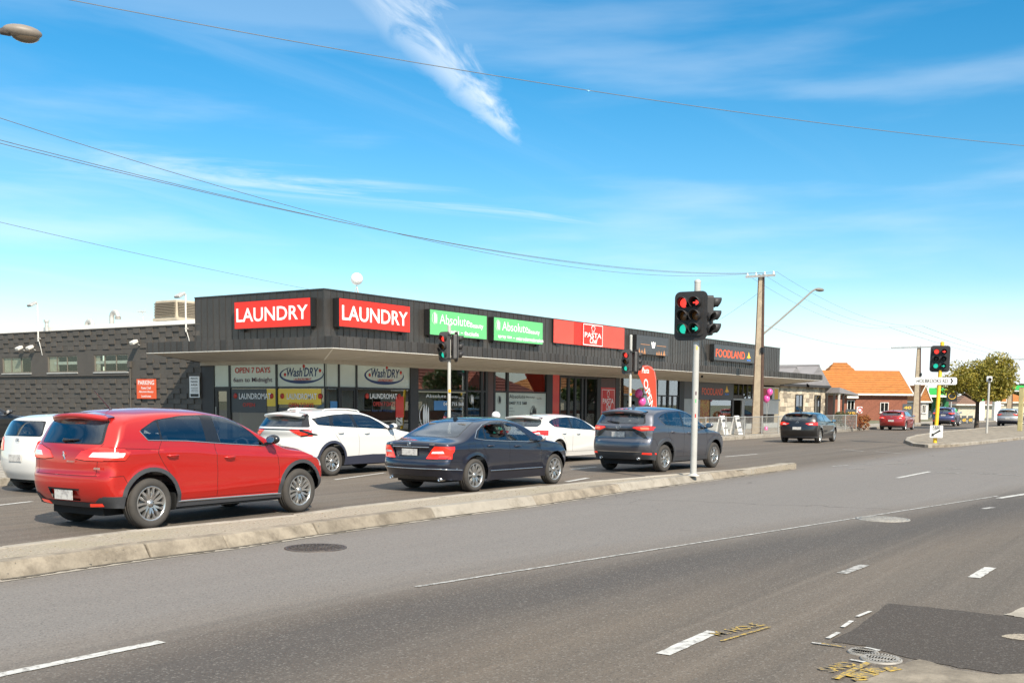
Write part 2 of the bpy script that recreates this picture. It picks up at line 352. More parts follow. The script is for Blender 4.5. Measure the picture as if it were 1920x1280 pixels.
P('concrete_pale', (0.32, 0.285, 0.235), 0.85, var=(3, 0.2), bump=(40, 0.25), rand=0.10, stain=(1.9, 0.50, 0.68, (0.17, 0.145, 0.11)))
P('gravel', (0.31, 0.265, 0.205), 0.95, var=(28, 0.45), bump=(60, 0.8), stain=(0.9, 0.5, 0.7, (0.30, 0.26, 0.18)))
P('dirt', (0.18, 0.15, 0.10), 0.95, var=(0.3, 0.4), stain=(0.6, 0.45, 0.6, (0.09, 0.11, 0.04)))
P('joint', (0.07, 0.062, 0.052), 0.95)
P('line_white', (0.50, 0.49, 0.46), 0.75, var=(9, 0.2), stain=(14, 0.50, 0.66, (0.17, 0.155, 0.14)))
P('line_worn', (0.40, 0.39, 0.37), 0.8, var=(9, 0.2), stain=(12, 0.44, 0.60, (0.15, 0.14, 0.125)))
P('spray_yellow', (0.52, 0.34, 0.04), 0.8, stain=(34, 0.40, 0.54, (0.14, 0.12, 0.09)))
P('iron', (0.085, 0.07, 0.062), 0.6, metal=0.4, var=(20, 0.3), stain=(6, 0.5, 0.7, (0.16, 0.14, 0.12)))
P('iron_grey', (0.30, 0.28, 0.25), 0.6, metal=0.2, var=(14, 0.35))

ground = struct(MB().add([(-1500, -1500, -0.05), (1500, -1500, -0.05), (1500, 1500, -0.05), (-1500, 1500, -0.05)], [(0, 1, 2, 3)]).build('ground', 'dirt'))
road = struct(MB().add([(-80, -2.6, 0), (400, -2.6, 0), (400, 26, 0), (-80, 26, 0)], [(0, 1, 2, 3)]).build('road', 'asphalt'))
struct(MB().add([(-80, -60, -0.01), (400, -60, -0.01), (400, -2.6, -0.01), (-80, -2.6, -0.01)], [(0, 1, 2, 3)]).build('verge', 'dirt'))
# far footpath and the car park beside the shops
fp = MB()
def slab(poly, z0, z1): return MB().prism(poly, (0, 0, 0), (1, 0, 0), (0, 1, 0), z0, z1)
kerb_line = [(-80, 20.6), (44, 20.6), (60, 20.9), (74, 21.8), (92, 23.2), (120, 23.6), (400, 23.6)]
foot = struct(slab([(x, y+0.15) for x, y in kerb_line]+[(400, 26.7), (-80, 26.7)], -0.04, 0.15).build('footpath', 'concrete_pale'))
struct(slab([(-80, 26.7), (28.0, 26.7), (28.0, 140), (-80, 140)], -0.04, 0.146).build('car_park', 'asphalt_grey'))
struct(slab([(28.0, 26.7), (400, 26.7), (400, 140), (28.0, 140)], -0.04, 0.142).build('yard', 'dirt'))
# joints of the footpath slabs and its kerb stones
kb = struct(MB().box((-80, 20.44, -0.04), (-20, 20.75, 0.152)).build('kerb', 'concrete_pale'))
def kerb_run(parent, pts, width, top, step, mat='concrete_pale', slope=0.0, side=1, name='kerb_stone'):
    """kerb stones one by one along a polyline; the street face lies on the line, side=+1 puts the body to the left of travel"""
    seg = []
    for (x0, y0), (x1, y1) in zip(pts, pts[1:]):
        ln = math.hypot(x1-x0, y1-y0); n = max(1, round(ln/step)); dx, dy = (x1-x0)/ln, (y1-y0)/ln; nx, ny = -dy*side, dx*side
        for k in range(n):
            a, b = ln*k/n+0.005, ln*(k+1)/n-0.005; j = random.uniform(-0.008, 0.008); h = top+random.uniform(-0.006, 0.006)
            def q(t, wd, z): return (x0+dx*t+nx*(wd+j), y0+dy*t+ny*(wd+j), z)
            bot = [q(a, 0, -0.04), q(b, 0, -0.04), q(b, width, -0.04), q(a, width, -0.04)]
            tp = [q(a, slope, h), q(b, slope, h), q(b, width, h), q(a, width, h)]
            if side < 0: bot = [bot[i] for i in (1, 0, 3, 2)]; tp = [tp[i] for i in (1, 0, 3, 2)]
            m = MB(); m.hexa(bot, tp); seg.append(m.build(name, mat, parent, bevel=0.02))
    return seg
kerb_run(kb, [(-20, 20.6)]+kerb_line[1:5]+[(150, 23.6)], 0.16, 0.158, 2.4)
jn = MB()
for k in range(70): jn.box((2+k*1.5, 20.8, 0.1505), (2.014+k*1.5, 26.2, 0.153))
for y in (22.3, 24.1): jn.box((2, y, 0.1505), (107, y+0.014, 0.153))
jn.build('slab_joint', 'joint', foot)

# near median: sloped concrete kerb stones, gravel top, narrow kerb on the far side
def gp(px, py, z=0.0): p = at_z(px, py, z); return (p.x, p.y)
near_pts = [gp(*q) for q in ((0, 1088), (287, 1046), (432, 1028), (601, 1002), (820, 971), (1010, 947), (1170, 922), (1343, 899), (1480, 880))]
near_top = [gp(*q, .15) for q in ((0, 1060), (273, 1026), (430, 1002), (583, 985), (640, 968), (902, 935), (1160, 908), (1330, 888))]
far_top = [gp(*q, .15) for q in ((0, 1024), (255, 992), (547, 964), (640, 951), (902, 922), (1109, 901), (1296, 885.5), (1400, 878))]
def ext(pts, x):
    (x0, y0), (x1, y1) = pts[0], pts[3]; return [(x, y0+(y1-y0)/(x1-x0)*(x-x0)*0.3)]+pts
near_pts, far_top = ext(near_pts, -30), ext(far_top, -30)
body = [(x, y+.30) for x, y in near_pts[:-1]]+[(29.0, 10.02)]+[(x, y-.14) for x, y in far_top[::-1]]
med = struct(slab(body, -0.04, 0.142).build('median', 'gravel'))
st = kerb_run(med, near_pts, 0.34, 0.156, 2.45, 'concrete', slope=0.13)
for o in st:
    x = sum((v.co.x for v in o.data.vertices), 0)/8
    if 13.4 < x < 15.9 or 19.5 < x < 24.5: o.data.materials[0] = MAT['concrete_pale']
kerb_run(med, far_top+[(29.2, 10.25)], 0.15, 0.156, 2.45, 'concrete_pale', side=-1)
nose = MB(); pr = []
for k in range(9):
    a = R(-95+200*k/8); pr.append((near_pts[-1][0]+.05+0.5*math.cos(a), near_pts[-1][1]+.20+0.20*math.sin(a)))
nose.prism(pr, (0, 0, 0), (1, 0, 0), (0, 1, 0), -0.04, 0.15); nose.build('kerb_nose', 'concrete_pale', med, bevel=0.05)
# concrete gutter strip at the foot of the kerb
gm = MB(); gv = []
for x, y in near_pts: gv += [(x, y-.10, .005), (x, y+.01, .009)]
gm.add(gv, [(2*i, 2*i+2, 2*i+3, 2*i+1) for i in range(len(near_pts)-1)]); struct(gm.build('gutter', 'concrete_pale'))
# grit and dirt that gathers along the kerb
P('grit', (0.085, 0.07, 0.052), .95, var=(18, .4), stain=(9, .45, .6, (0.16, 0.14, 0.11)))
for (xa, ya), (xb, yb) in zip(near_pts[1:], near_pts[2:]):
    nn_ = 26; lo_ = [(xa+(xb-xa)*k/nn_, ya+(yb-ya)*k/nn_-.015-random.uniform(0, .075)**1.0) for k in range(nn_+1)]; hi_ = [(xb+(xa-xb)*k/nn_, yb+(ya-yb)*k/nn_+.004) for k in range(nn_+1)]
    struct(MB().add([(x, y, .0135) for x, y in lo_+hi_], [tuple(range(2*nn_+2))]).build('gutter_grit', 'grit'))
# leaf litter and pebbles on the median
lit = MB()
for k in range(420):
    x = random.uniform(5.5, 24); y = random.uniform(np.interp(x, [q[0] for q in near_top], [q[1] for q in near_top]), np.interp(x, [q[0] for q in far_top], [q[1] for q in far_top])-.2); r = random.uniform(0.005, 0.02); z = 0.141
    a = random.uniform(0, 6.28); h = r*random.uniform(0.25, 0.6)
    lit.add([(x+r*math.cos(a), y+r*math.sin(a), z), (x+r*math.cos(a+2), y+r*math.sin(a+2)*.8, z), (x+r*math.cos(a+4), y+r*math.sin(a+4), z), (x, y, z+h)], [(0, 1, 3), (1, 2, 3), (2, 0, 3)])
P('litter', (0.16, 0.12, 0.07), 0.9, var=(5, 0.5))
tag(lit.build('leaf_litter', 'litter'), 'scattered pebbles and dry leaves on the gravel median', 'litter', kind='stuff')

# far island with the yellow signal post
isl_pts = [gp(1920, 823), gp(1850, 831), gp(1780, 838), gp(1740, 839), gp(1712, 836), gp(1697, 830), gp(1700, 824), gp(1720, 818.5), gp(1775, 811), gp(1850, 804)]
ex = Vector(isl_pts[0]); isl_pts = [(isl_pts[0][0]+60, isl_pts[0][1]-1.5)]+isl_pts+[(isl_pts[-1][0]+60, isl_pts[-1][1])]
isl = struct(slab(isl_pts[::-1], -0.04, 0.10).build('island', 'concrete'))
kerb_run(isl, isl_pts, 0.18, 0.135, 1.6, 'concrete_pale', side=-1)

# near corner: concrete gutter, dark patch, painted marks
def flat(name, pts, z, mat, kind='structure', parent=None):
    o = MB().add([(x, y, z) for x, y in pts], [tuple(range(len(pts)))]).build(name, mat, parent)
    if kind: o['kind'] = kind
    return o
def ccw(pts):
    a = sum(pts[i][0]*pts[(i+1) % len(pts)][1]-pts[(i+1) % len(pts)][0]*pts[i][1] for i in range(len(pts)))
    return pts if a > 0 else pts[::-1]
def pxpoly(lst): return ccw([gp(*p) for p in lst])
def rough_edge(pts, amp=0.02, n=6):
    o = []
    for i in range(len(pts)):
        a, b = Vector(pts[i]), Vector(pts[(i+1) % len(pts)])
        for k in range(n):
            p = a.lerp(b, k/n); o.append((p.x+random.uniform(-amp, amp), p.y+random.uniform(-amp, amp)))
    return o
flat('corner_gutter', rough_edge(pxpoly([(1560, 1300), (1640, 1262), (1722, 1236), (1790, 1256), (1860, 1266), (1990, 1262), (1990, 1330), (1560, 1330)]), 0.012), 0.008, 'concrete')
flat('corner_kerb_apron', rough_edge(pxpoly([(1884, 1153), (1925, 1137), (1990, 1120), (1990, 1170), (1925, 1160)]), 0.012), 0.008, 'concrete_pale')
flat('asphalt_patch', rough_edge(pxpoly([(1556, 1203), (1600, 1180), (1622, 1165), (1664, 1131), (1760, 1140), (1850, 1151), (1990, 1165), (1990, 1266), (1890, 1265), (1800, 1252), (1700, 1232), (1620, 1210)]), 0.012, 5), 0.004, 'asphalt_new')
flat('patch_hole', rough_edge(pxpoly([(1876, 1193), (1896, 1189), (1925, 1190), (1925, 1202), (1890, 1198)]), 0.02), 0.008, 'gravel')
def stripe(name, a, b, wd, z=0.006, mat='line_white', n=10):
    a, b = Vector(gp(*a)), Vector(gp(*b)); d = (b-a).normalized(); nn = Vector((-d.y, d.x))*wd/2
    pts = [a.lerp(b, k/n)-nn*random.uniform(0.9, 1.08) for k in range(n+1)]+[a.lerp(b, k/n)+nn*random.uniform(0.9, 1.08) for k in range(n, -1, -1)]
    return flat(name, [(p.x, p.y) for p in pts], z, mat)
stripe('lane_line', (-60, 1278), (303, 1203), 0.10)
stripe('lane_line', (1243, 1227), (1338, 1184), 0.115)
stripe('lane_line', (1578, 1075), (1622, 1059), 0.11, mat='line_worn')
stripe('lane_line', (1826, 1083), (1857, 1064), 0.12)
stripe('lane_line', (1872, 934), (1960, 920), 0.13)
stripe('lane_line', (780, 1100), (1872, 929.5), 0.055, mat='line_worn', n=30)
stripe('lane_line', (1682, 896), (1743, 884), 0.12)
stripe('lane_line', (1843, 954), (1862, 951), 0.11, mat='line_worn')
stripe('lane_line', (1062, 903), (1102, 896), 0.13)
stripe('lane_line', (1360, 856), (1420, 851), 0.11)
stripe('lane_line', (-20, 949), (60, 940), 0.10)
stripe('lane_line', (628, 899), (722, 886), 0.10)
stripe('lane_line', (1070, 880), (1118, 875), 0.10)
for a, b in (((1600, 869), (1630, 870)), ((1655, 868), (1700, 870)), ((1560, 874), (1590, 872)), ((1590, 878), (1620, 879)), ((1755, 885), (1800, 887)), ((1835, 887), (1912, 891)), ((1580, 842), (1620, 846)), ((1640, 846), (1690, 850)), ((1762, 877), (1812, 879)), ((1800, 844), (1850, 846))):
    stripe('turn_line', a, b, 0.10, mat='line_worn', n=4)
# pavement marks by utility crews
def ground_text(body, a, b, up, z=0.010, mat='spray_yellow', h=None):
    A, B, Up = (Vector((*gp(*q), z)) for q in (a, b, up)); U = (B-A); V = (Up-A); V = V-U.normalized()*V.dot(U.normalized())
    return struct(text('survey_mark', body, A, U.normalized(), V.normalized(), U.length, V.length, mat, None, bold=0.02, lift=0))
ground_text('M. HOLE', (1352, 1193), (1436, 1173), (1344, 1184))
stripe('survey_mark', (1352, 1203), (1443, 1176), 0.03, 0.010, 'spray_yellow')
ground_text('SAND', (1562, 1262), (1612, 1248), (1548, 1250))
stripe('survey_mark', (1566, 1274), (1628, 1244), 0.05, 0.011, 'spray_yellow')
for a, b, wd in (((1602, 1272), (1632, 1262), 0.13), ((1625, 1262), (1650, 1255), 0.12), ((1658, 1258), (1682, 1254), 0.10), ((1600, 1276), (1625, 1275), 0.06)): stripe('survey_mark', a, b, wd, 0.012, 'spray_yellow', 5)
for a, b in (((1522, 1206), (1560, 1211)), ((1552, 1198), (1572, 1187)), ((1580, 1177), (1597, 1165)), ((1607, 1157), (1632, 1147)), ((1622, 1215), (1650, 1221)), ((1594, 1238), (1622, 1243))): stripe('survey_mark', a, b, 0.035, 0.011, 'line_white', 4)
stripe('survey_mark', (1540, 1208), (1585, 1215), 0.025, 0.0125, 'spray_yellow', 4)

def manhole(px, py, r, mat, label, ribs=True):
    c = at_z(px, py, 0); t = thing('manhole_cover', label, 'manhole cover', (c.x, c.y, 0))
    MB().lathe([(r*1.12, -0.02), (r*1.12, 0.010), (r*1.02, 0.012), (r*1.02, -0.02)], (c.x, c.y, 0), (0, 0, 1), 32).build('frame', mat, t)
    MB().lathe([(r, -0.02), (r, 0.010), (0.001, 0.011)], (c.x, c.y, 0), (0, 0, 1), 32).build('lid', mat, t)
    m = MB()
    for k in range(-5, 6):
        y = k*r/6; hw = math.sqrt(max(0, (r*0.9)**2-y*y))
        nb = max(1, int(hw/0.06))
        for i in range(-nb, nb+1): m.cbox((c.x+i*hw/nb*0.95, c.y+y, 0.013), (0.035, 0.03, 0.008))
    tag(m.build('tread', mat, t), kind='stuff')
manhole(592, 1027, 0.33, 'iron', 'round dark iron manhole cover in the lane beside the median kerb')
manhole(1655, 973, 0.36, 'iron_grey', 'large pale grey manhole cover flush in the middle of the near lanes')
manhole(1652, 1236, 0.125, 'iron_grey', 'small perforated manhole cover beside yellow spray marks at the asphalt patch')
manhole(1618, 1223, 0.095, 'iron_grey', 'small rusty valve cover at the white marked corner of the asphalt patch')
# ================================================================== the corner shop building
XW, YF = 28.04, 26.70            # planes of the side wall and of the shop front
CXo, CYo = 25.56, 24.00          # outer edges of the canopy
P('cladding', (0.050, 0.045, 0.041), 0.34, metal=0.15, var=(3, 0.2), rand=0.14, spec=0.5)
P('cladding_canopy', (0.056, 0.050, 0.046), 0.34, metal=0.15, var=(3, 0.25), rand=0.28, spec=0.5)
P('black', (0.012, 0.012, 0.012), 0.45)
P('dark_frame', (0.018, 0.016, 0.016), 0.35, spec=0.5)
P('soffit', (0.42, 0.38, 0.32), 0.75, var=(1.3, 0.10), stain=(0.7, 0.55, 0.75, (0.36, 0.31, 0.25)))
P('trim_white', (0.66, 0.63, 0.57), 0.5, var=(4, 0.1))
P('block_wall', (0.086, 0.075, 0.064), 0.62, var=(5, 0.15), bump=(55, 0.35), rand=0.12)
P('render_wall', (0.082, 0.072, 0.061), 0.62, var=(2, 0.14), bump=(55, 0.25))
P('roof_white', (0.72, 0.70, 0.66), 0.45, var=(0.8, 0.12))
P('sign_red', (0.66, 0.028, 0.016), 0.42, var=(1.2, 0.06)); P('sign_red2', (0.72, 0.075, 0.05), 0.45, var=(1.0, 0.10))
P('sign_green', (0.12, 0.46, 0.17), 0.45, var=(1, 0.06)); P('sign_white', (0.80, 0.79, 0.76), 0.45)
P('sign_dark', (0.055, 0.058, 0.062), 0.4, var=(1, 0.15)); P('sign_orange', (0.80, 0.11, 0.03), 0.45)
P('flame_yellow', (0.85, 0.50, 0.04), 0.45); P('flame_blue', (0.05, 0.16, 0.50), 0.45)
P('pane_pale', (0.50, 0.56, 0.50), 0.18, var=(0.9, 0.10), coat=0.6); P('print_navy', (0.012, 0.03, 0.11), 0.4); P('print_red', (0.52, 0.035, 0.02), 0.4)
P('print_plum', (0.10, 0.04, 0.06), 0.4); P('poster_yellow', (0.80, 0.54, 0.03), 0.4, coat=0.5); P('poster_blue', (0.05, 0.20, 0.42), 0.4, coat=0.4)
P('panel_red', (0.60, 0.022, 0.015), 0.35, var=(1, 0.15), coat=0.4); P('pillar_dark', (0.035, 0.031, 0.031), 0.5, var=(3, 0.2)); P('pillar_brown', (0.085, 0.05, 0.045), 0.5, var=(3, 0.2))
P('panel_grey', (0.38, 0.39, 0.37), 0.5, var=(2, 0.1)); P('interior_cream', (0.66, 0.60, 0.46), 0.8, var=(1, 0.15)); P('interior_dark', (0.10, 0.09, 0.08), 0.8, var=(1, 0.3))
P('tile_cream', (0.50, 0.47, 0.34), 0.4, var=(2, 0.12)); P('steel', (0.45, 0.44, 0.42), 0.4, metal=0.7, var=(4, 0.2)); P('galv', (0.50, 0.49, 0.46), 0.5, metal=0.35, var=(5, 0.2))
P('curtain', (0.55, 0.48, 0.38), 0.85, var=(6, 0.2)); P('fruit', (0.42, 0.24, 0.05), 0.5, var=(9, 0.6), stain=(7, 0.5, 0.55, (0.35, 0.05, 0.02)))
glass('shop_glass', (0.62, 0.66, 0.63), 2.0); glass('clear_glass', (0.80, 0.84, 0.82), 0.6)
bld = thing('shop_building', 'long single storey shop building clad in dark vertical boards with a wrap around canopy', 'building', (XW, YF, 0.15))
XE = at_y(1463, 653, YF).x; XC = at_y(1542, 712, CYo).x; ZP = 5.65; YL = at_x(365, 557, XW).y; YT = 33.14
# ---- parapet backing and cladding boards
MB().box((XW+0.06, YF+0.06, 3.1), (XE, YF+0.30, ZP-0.03)).box((XW+0.06, YF+0.30, 3.1), (XW+0.30, YL, ZP-0.03)).box((XE-0.3, YF+0.3, 3.1), (XE-0.004, YF+16, ZP-0.04)).build('parapet', 'black', bld)
MB().box((XW-0.02, YF-0.02, ZP-0.03), (XE+0.01, YF+0.34, ZP+0.012)).box((XW-0.02, YF+0.34, ZP-0.03), (XW+0.34, YL+0.01, ZP+0.012)).build('parapet_capping', 'cladding', bld)
def board_mesh(name, w_, h_, mat):
    m = MB(); m.box((0.004, 0.012, 0), (w_-0.004, 0.055, h_)); m.box((0, -0.004, 0.002), (0.018, 0.05, h_-0.002))
    o = m.build(name, mat); me = o.data; bpy.data.objects.remove(o); return me
BW = 0.33
def boards(name, n, w_, h_, mat, origin, du, rz):
    me = board_mesh(name, w_, h_, mat)
    for k in range(n):
        o = bpy.data.objects.new(name, me); o.location = Vector(origin)+Vector(du)*(k*w_)-bld.location+Vector((0, 0, random.uniform(-0.006, 0.006)))
        o.location += Vector((math.sin(rz), -math.cos(rz), 0))*random.uniform(0, 0.010)
        o.rotation_euler = (0, 0, rz+random.uniform(-0.004, 0.004)); link(o, bld)
nf = round((XE-XW)/BW); boards('parapet_board', nf, (XE-XW)/nf, ZP-0.03-3.6, 'cladding', (XW, YF, 3.6), (1, 0, 0), 0)
nl = round((YL-YF)/BW); boards('parapet_board', nl, (YL-YF)/nl, ZP-0.03-3.6, 'cladding', (XW, YL, 3.6), (0, -1, 0), -math.pi/2)
MB().box((XW-0.006, YF-0.006, 3.6), (XW+0.06, YF+0.06, ZP-0.032)).build('corner_flashing', 'cladding', bld)
nc = round((XC-CXo)/BW); boards('canopy_board', nc, (XC-CXo)/nc, 0.37, 'cladding_canopy', (CXo, CYo, 3.44), (1, 0, 0), 0)
ncl = round((YT-CYo)/BW); boards('canopy_board', ncl, (YT-CYo)/ncl, 0.37, 'cladding_canopy', (CXo, YT, 3.44), (0, -1, 0), -math.pi/2)
MB().box((CXo-0.01, CYo-0.01, 3.44), (CXo+0.055, CYo+0.055, 3.81)).build('corner_flashing', 'cladding_canopy', bld)
# ---- canopy deck and sloping soffit
zi = 3.17
MB().add([(CXo+.06, CYo+.06, 3.80), (XC, CYo+.06, 3.80), (XC, YF, 3.86), (XW, YF, 3.86), (XW, YT, 3.86), (CXo+.06, YT, 3.80)], [(0, 1, 2, 3), (0, 3, 4, 5)]).build('canopy_roof', 'roof_white', bld)
MB().add([(CXo+.05, CYo+.05, 3.43), (XC, CYo+.05, 3.43), (XC, YF+.3, zi), (XW+.3, YF+.3, zi), (XW+.3, YT, zi), (CXo+.05, YT, 3.43)], [(0, 3, 2, 1), (0, 5, 4, 3)]).build('soffit', 'soffit', bld)
MB().box((CXo-.012, CYo-.012, 3.418), (XC, CYo+.06, 3.440)).box((CXo-.012, CYo+.06, 3.418), (CXo+.06, YT, 3.440)).build('drip_edge', 'trim_white', bld)
MB().add([(CXo+.05, YT, 3.43), (XW, YT, zi), (XW, YT, 3.80), (CXo, YT, 3.80)], [(0, 1, 2, 3)]).add([(XC, CYo, 3.43), (XC, YF, zi), (XC, YF, 3.8), (XC, CYo, 3.8)], [(3, 2, 1, 0)]).build('canopy_end', 'cladding_canopy', bld)
sj = MB()
for k in range(1, 16):
    x = CXo+k*3.05; sj.hexa([(x, CYo+.06, 3.424), (x+.02, CYo+.06, 3.424), (x+.02, YF, zi+.02), (x, YF, zi+.02)], [(x, CYo+.06, 3.434), (x+.02, CYo+.06, 3.434), (x+.02, YF, zi+.03), (x, YF, zi+.03)])
sj.hexa([(CXo+.06, CYo+.04, 3.424), (CXo+.10, CYo+.02, 3.424), (XW+.02, YF-.02, zi+.02), (XW-.02, YF+.02, zi+.02)], [(CXo+.06, CYo+.04, 3.434), (CXo+.10, CYo+.02, 3.434), (XW+.02, YF-.02, zi+.03), (XW-.02, YF+.02, zi+.03)])
sj.build('soffit_joint', 'trim_white', bld)
MB().box((XW-0.05, YF-0.05, 3.06), (XE, YF+0.12, 3.20)).box((XW-0.05, YF+0.12, 3.06), (XW+0.12, YT, 3.20)).build('header_beam', 'soffit', bld)
MB().box((XE, YF+0.3, 0.1), (XE-0.28, YF+16, 3.1)).build('end_wall', 'render_wall', bld)

# ---- shop front: every pane, post, panel one by one (pixel columns of the photograph on the known planes)
def fx(px): return at_y(px, 715, YF+0.06).x
def ly(px): return at_x(px, 700, XW+0.06).y
ZT, Z0, ZTR = 3.06, 0.16, 2.23
def front(name, p0, p1, z0, z1, mat, d=0.05, off=0.0, parent=bld):
    return MB().box((fx(p0), YF+0.05+off, z0), (fx(p1), YF+0.05+off+d, z1)).build(name, mat, parent)
def side(name, p0, p1, z0, z1, mat, d=0.05, off=0.0, parent=bld):
    return MB().box((XW+0.05+off, ly(p1), z0), (XW+0.05+off+d, ly(p0), z1)).build(name, mat, parent)
U1, V1 = Vector((1, 0, 0)), Vector((0, 0, 1)); U2 = Vector((0, -1, 0))
def ftext(body, p0, p1, z0, z1, mat, parent, off=0.0, **k): return text('lettering', body, (fx(p0), YF+0.05+off, z0), U1, V1, fx(p1)-fx(p0), z1-z0, mat, parent, lift=0.004, **k)
def stext(body, p0, p1, z0, z1, mat, parent, off=0.0, **k): return text('lettering', body, (XW+0.05+off, ly(p0), z0), U2, V1, ly(p0)-ly(p1), z1-z0, mat, parent, lift=0.004, **k)
# side face of the laundromat
side('pillar', 377, 399, Z0, ZT, 'pillar_dark', 0.3)
for p in (399.5, 429.5, 517.5): side('mullion', p, p+2.8, Z0, ZT, 'dark_frame', 0.08, -0.03)
MB().box((XW+.03, YF+.03, Z0), (XW+.07, YF+.07, ZT)).build('mullion', 'dark_frame', bld)
side('transom', 402, 611, ZTR-0.03, ZTR+0.03, 'dark_frame', 0.07, -0.022)
side('window_pane', 402.5, 429.5, ZTR+.03, ZT, 'pane_pale', 0.012, 0.01)
pn = side('window_pane', 432.5, 517.5, ZTR+.03, ZT, 'pane_pale', 0.012, 0.01)
stext('OPEN 7 DAYS', 441, 507, 2.76, 2.97, 'print_red', pn, bold=0.016); stext('6am to Midnight', 438, 511, 2.38, 2.60, 'print_plum', pn, bold=0.008)
pw = side('window_pane', 520.5, 611, ZTR+.03, ZT, 'pane_pale', 0.012, 0.01)
def swoosh(o, U, w_, parent):
    """oval swoosh logo with lettering and two dots"""
    W = U.cross(V1)
    m = MB(); pts = []
    n = 34; h_ = w_*0.29
    for k in range(n+1):
        a = R(118+(382-118)*k/n); t = k/n; th = 0.055*w_*math.sin(math.pi*min(1, t*1.0))**0.8+0.002
        pts.append((w_/2+(w_*0.5)*math.cos(a), h_/2+(h_*0.5)*math.sin(a), th))
    vs = []
    for (x, y, th) in pts:
        d = Vector((x-w_/2, (y-h_/2)*1.8)).normalized()
        vs += [Vector(o)+U*(x-d.x*th)+V1*(y-d.y*th)+W*0.006, Vector(o)+U*x+V1*y+W*0.006]
    m.add(vs, [(2*i, 2*i+1, 2*i+3, 2*i+2) for i in range(n)]); m.build('logo', 'print_navy', parent)
    text('lettering', "Wash'DRY", Vector(o)+U*(w_*0.17)+V1*(h_*0.40), U, (V1+U*0.0).normalized(), w_*0.72, h_*0.52, 'print_navy', parent, bold=0.016, shear=0.2, lift=0.007)
    text('lettering', 'LAUNDROMAT', Vector(o)+U*(w_*0.33)+V1*(h_*0.18), U, V1, w_*0.40, h_*0.15, 'print_red', parent, bold=0.016, shear=0.1, lift=0.007)
    d = MB()
    for x, y in ((0.13, 0.52), (0.92, 0.72), (0.56, 0.98)): d.lathe([(w_*0.028, 0.004), (w_*0.028, 0.008), (0.0005, 0.008)], Vector(o)+U*(x*w_)+V1*(y*h_), W, 14)
    d.build('logo_dot', 'print_red', parent)
swoosh((XW+0.06, ly(524), 2.36), U2, ly(524)-ly(607), pw)
side('door_frame', 402.5, 408, Z0, ZTR-.03, 'dark_frame', 0.05, -0.005); side('door_frame', 425, 429.5, Z0, ZTR-.03, 'dark_frame', 0.05, -0.005); side('door_rail', 402.5, 429.5, ZTR-.14, ZTR-.03, 'dark_frame', 0.05, -0.01)
MB().cyl((XW, ly(406), 1.0), (XW, ly(406), 1.5), 0.015, n=8).build('door_handle', 'steel', bld)
side('door_glass', 408, 425, Z0, ZTR-.14, 'shop_glass', 0.01, 0.02)
g1 = side('window_pane', 432.5, 517.5, 0.35, ZTR-.03, 'shop_glass', 0.01, 0.02); g2 = side('window_pane', 520.5, 611, 0.35, ZTR-.03, 'shop_glass', 0.01, 0.02)
side('sill', 432.5, 611, Z0, 0.35, 'dark_frame', 0.2, 0.0)
side('poster', 433, 499.5, 1.30, 2.18, 'sign_dark', 0.006, 0.008); side('poster', 500, 517, 1.55, 2.18, 'poster_yellow', 0.006, 0.008); py_ = side('poster', 521, 602, 1.62, 2.18, 'poster_yellow', 0.006, 0.008)
side('poster', 521, 611, 0.9, 1.50, 'sign_dark', 0.006, 0.010)
for a, b in ((448, 508), (538, 594)): stext('LAUNDROMAT', a, b, 1.80, 2.02, 'sign_white', bld, off=-0.002, bold=0.016)
stext('OPEN 7 DAYS', 541, 588, 1.52, 1.68, 'print_red', bld, off=-0.002, bold=0.016); stext('OPEN', 455, 478, 1.52, 1.66, 'print_red', bld, off=-0.002, bold=0.016)
dd = MB()
for p in (441, 509, 529, 600): dd.lathe([(0.10, 0.0), (0.10, 0.006), (0.001, 0.006)], (XW+0.052, ly(p), 1.92), (-1, 0, 0), 16)
dd.build('logo_dot', 'print_red', bld)
# front of the laundromat
for p in (633.5, 666.5): front('mullion', p, p+2.6, Z0, ZT, 'dark_frame', 0.08, -0.03)
front('transom', 613, 768, ZTR-0.03, ZTR+0.03, 'dark_frame', 0.07, -0.022)
front('window_pane', 612.5, 633.5, ZTR+.03, ZT, 'pane_pale', 0.012, 0.01); front('window_pane', 636.5, 666.5, ZTR+.03, ZT, 'pane_pale', 0.012, 0.01)
pw2 = front('window_pane', 669.5, 768, ZTR+.03, ZT, 'pane_pale', 0.012, 0.01)
swoosh((fx(683), YF+0.06, 2.38), U1, fx(757)-fx(683), pw2)
front('window_pane', 612.5, 633.5, 0.35, ZTR-.03, 'shop_glass', 0.01, 0.02); front('door_glass', 640, 663, Z0, ZTR-.10, 'shop_glass', 0.01, 0.02)
front('door_frame', 636.5, 640, Z0, ZTR-.03, 'dark_frame', 0.05, -0.005); front('door_frame', 663, 666.5, Z0, ZTR-.03, 'dark_frame', 0.05, -0.005); front('door_rail', 640, 663, ZTR-.10, ZTR-.03, 'dark_frame', 0.05, -0.01)
front('window_pane', 669.5, 768, 0.35, ZTR-.03, 'shop_glass', 0.01, 0.02); front('sill', 613, 633, Z0, 0.35, 'dark_frame', 0.2); front('sill', 669.5, 768, Z0, 0.35, 'dark_frame', 0.2)
ftext('LAUNDROMAT', 693, 744, 1.85, 2.05, 'sign_white', bld, off=-0.002, bold=0.016); ftext('OPEN 7 DAYS', 699, 740, 1.58, 1.74, 'print_red', bld, off=-0.002, bold=0.016); ftext('6am to Midnight', 697, 740, 1.34, 1.47, 'print_navy', bld, off=-0.002, bold=0.016)
dd = MB()
for p in (688, 748): dd.lathe([(0.10, 0.0), (0.10, 0.006), (0.001, 0.006)], (fx(p), YF+0.048, 1.95), (0, -1, 0), 16)
dd.build('logo_dot', 'print_red', bld)
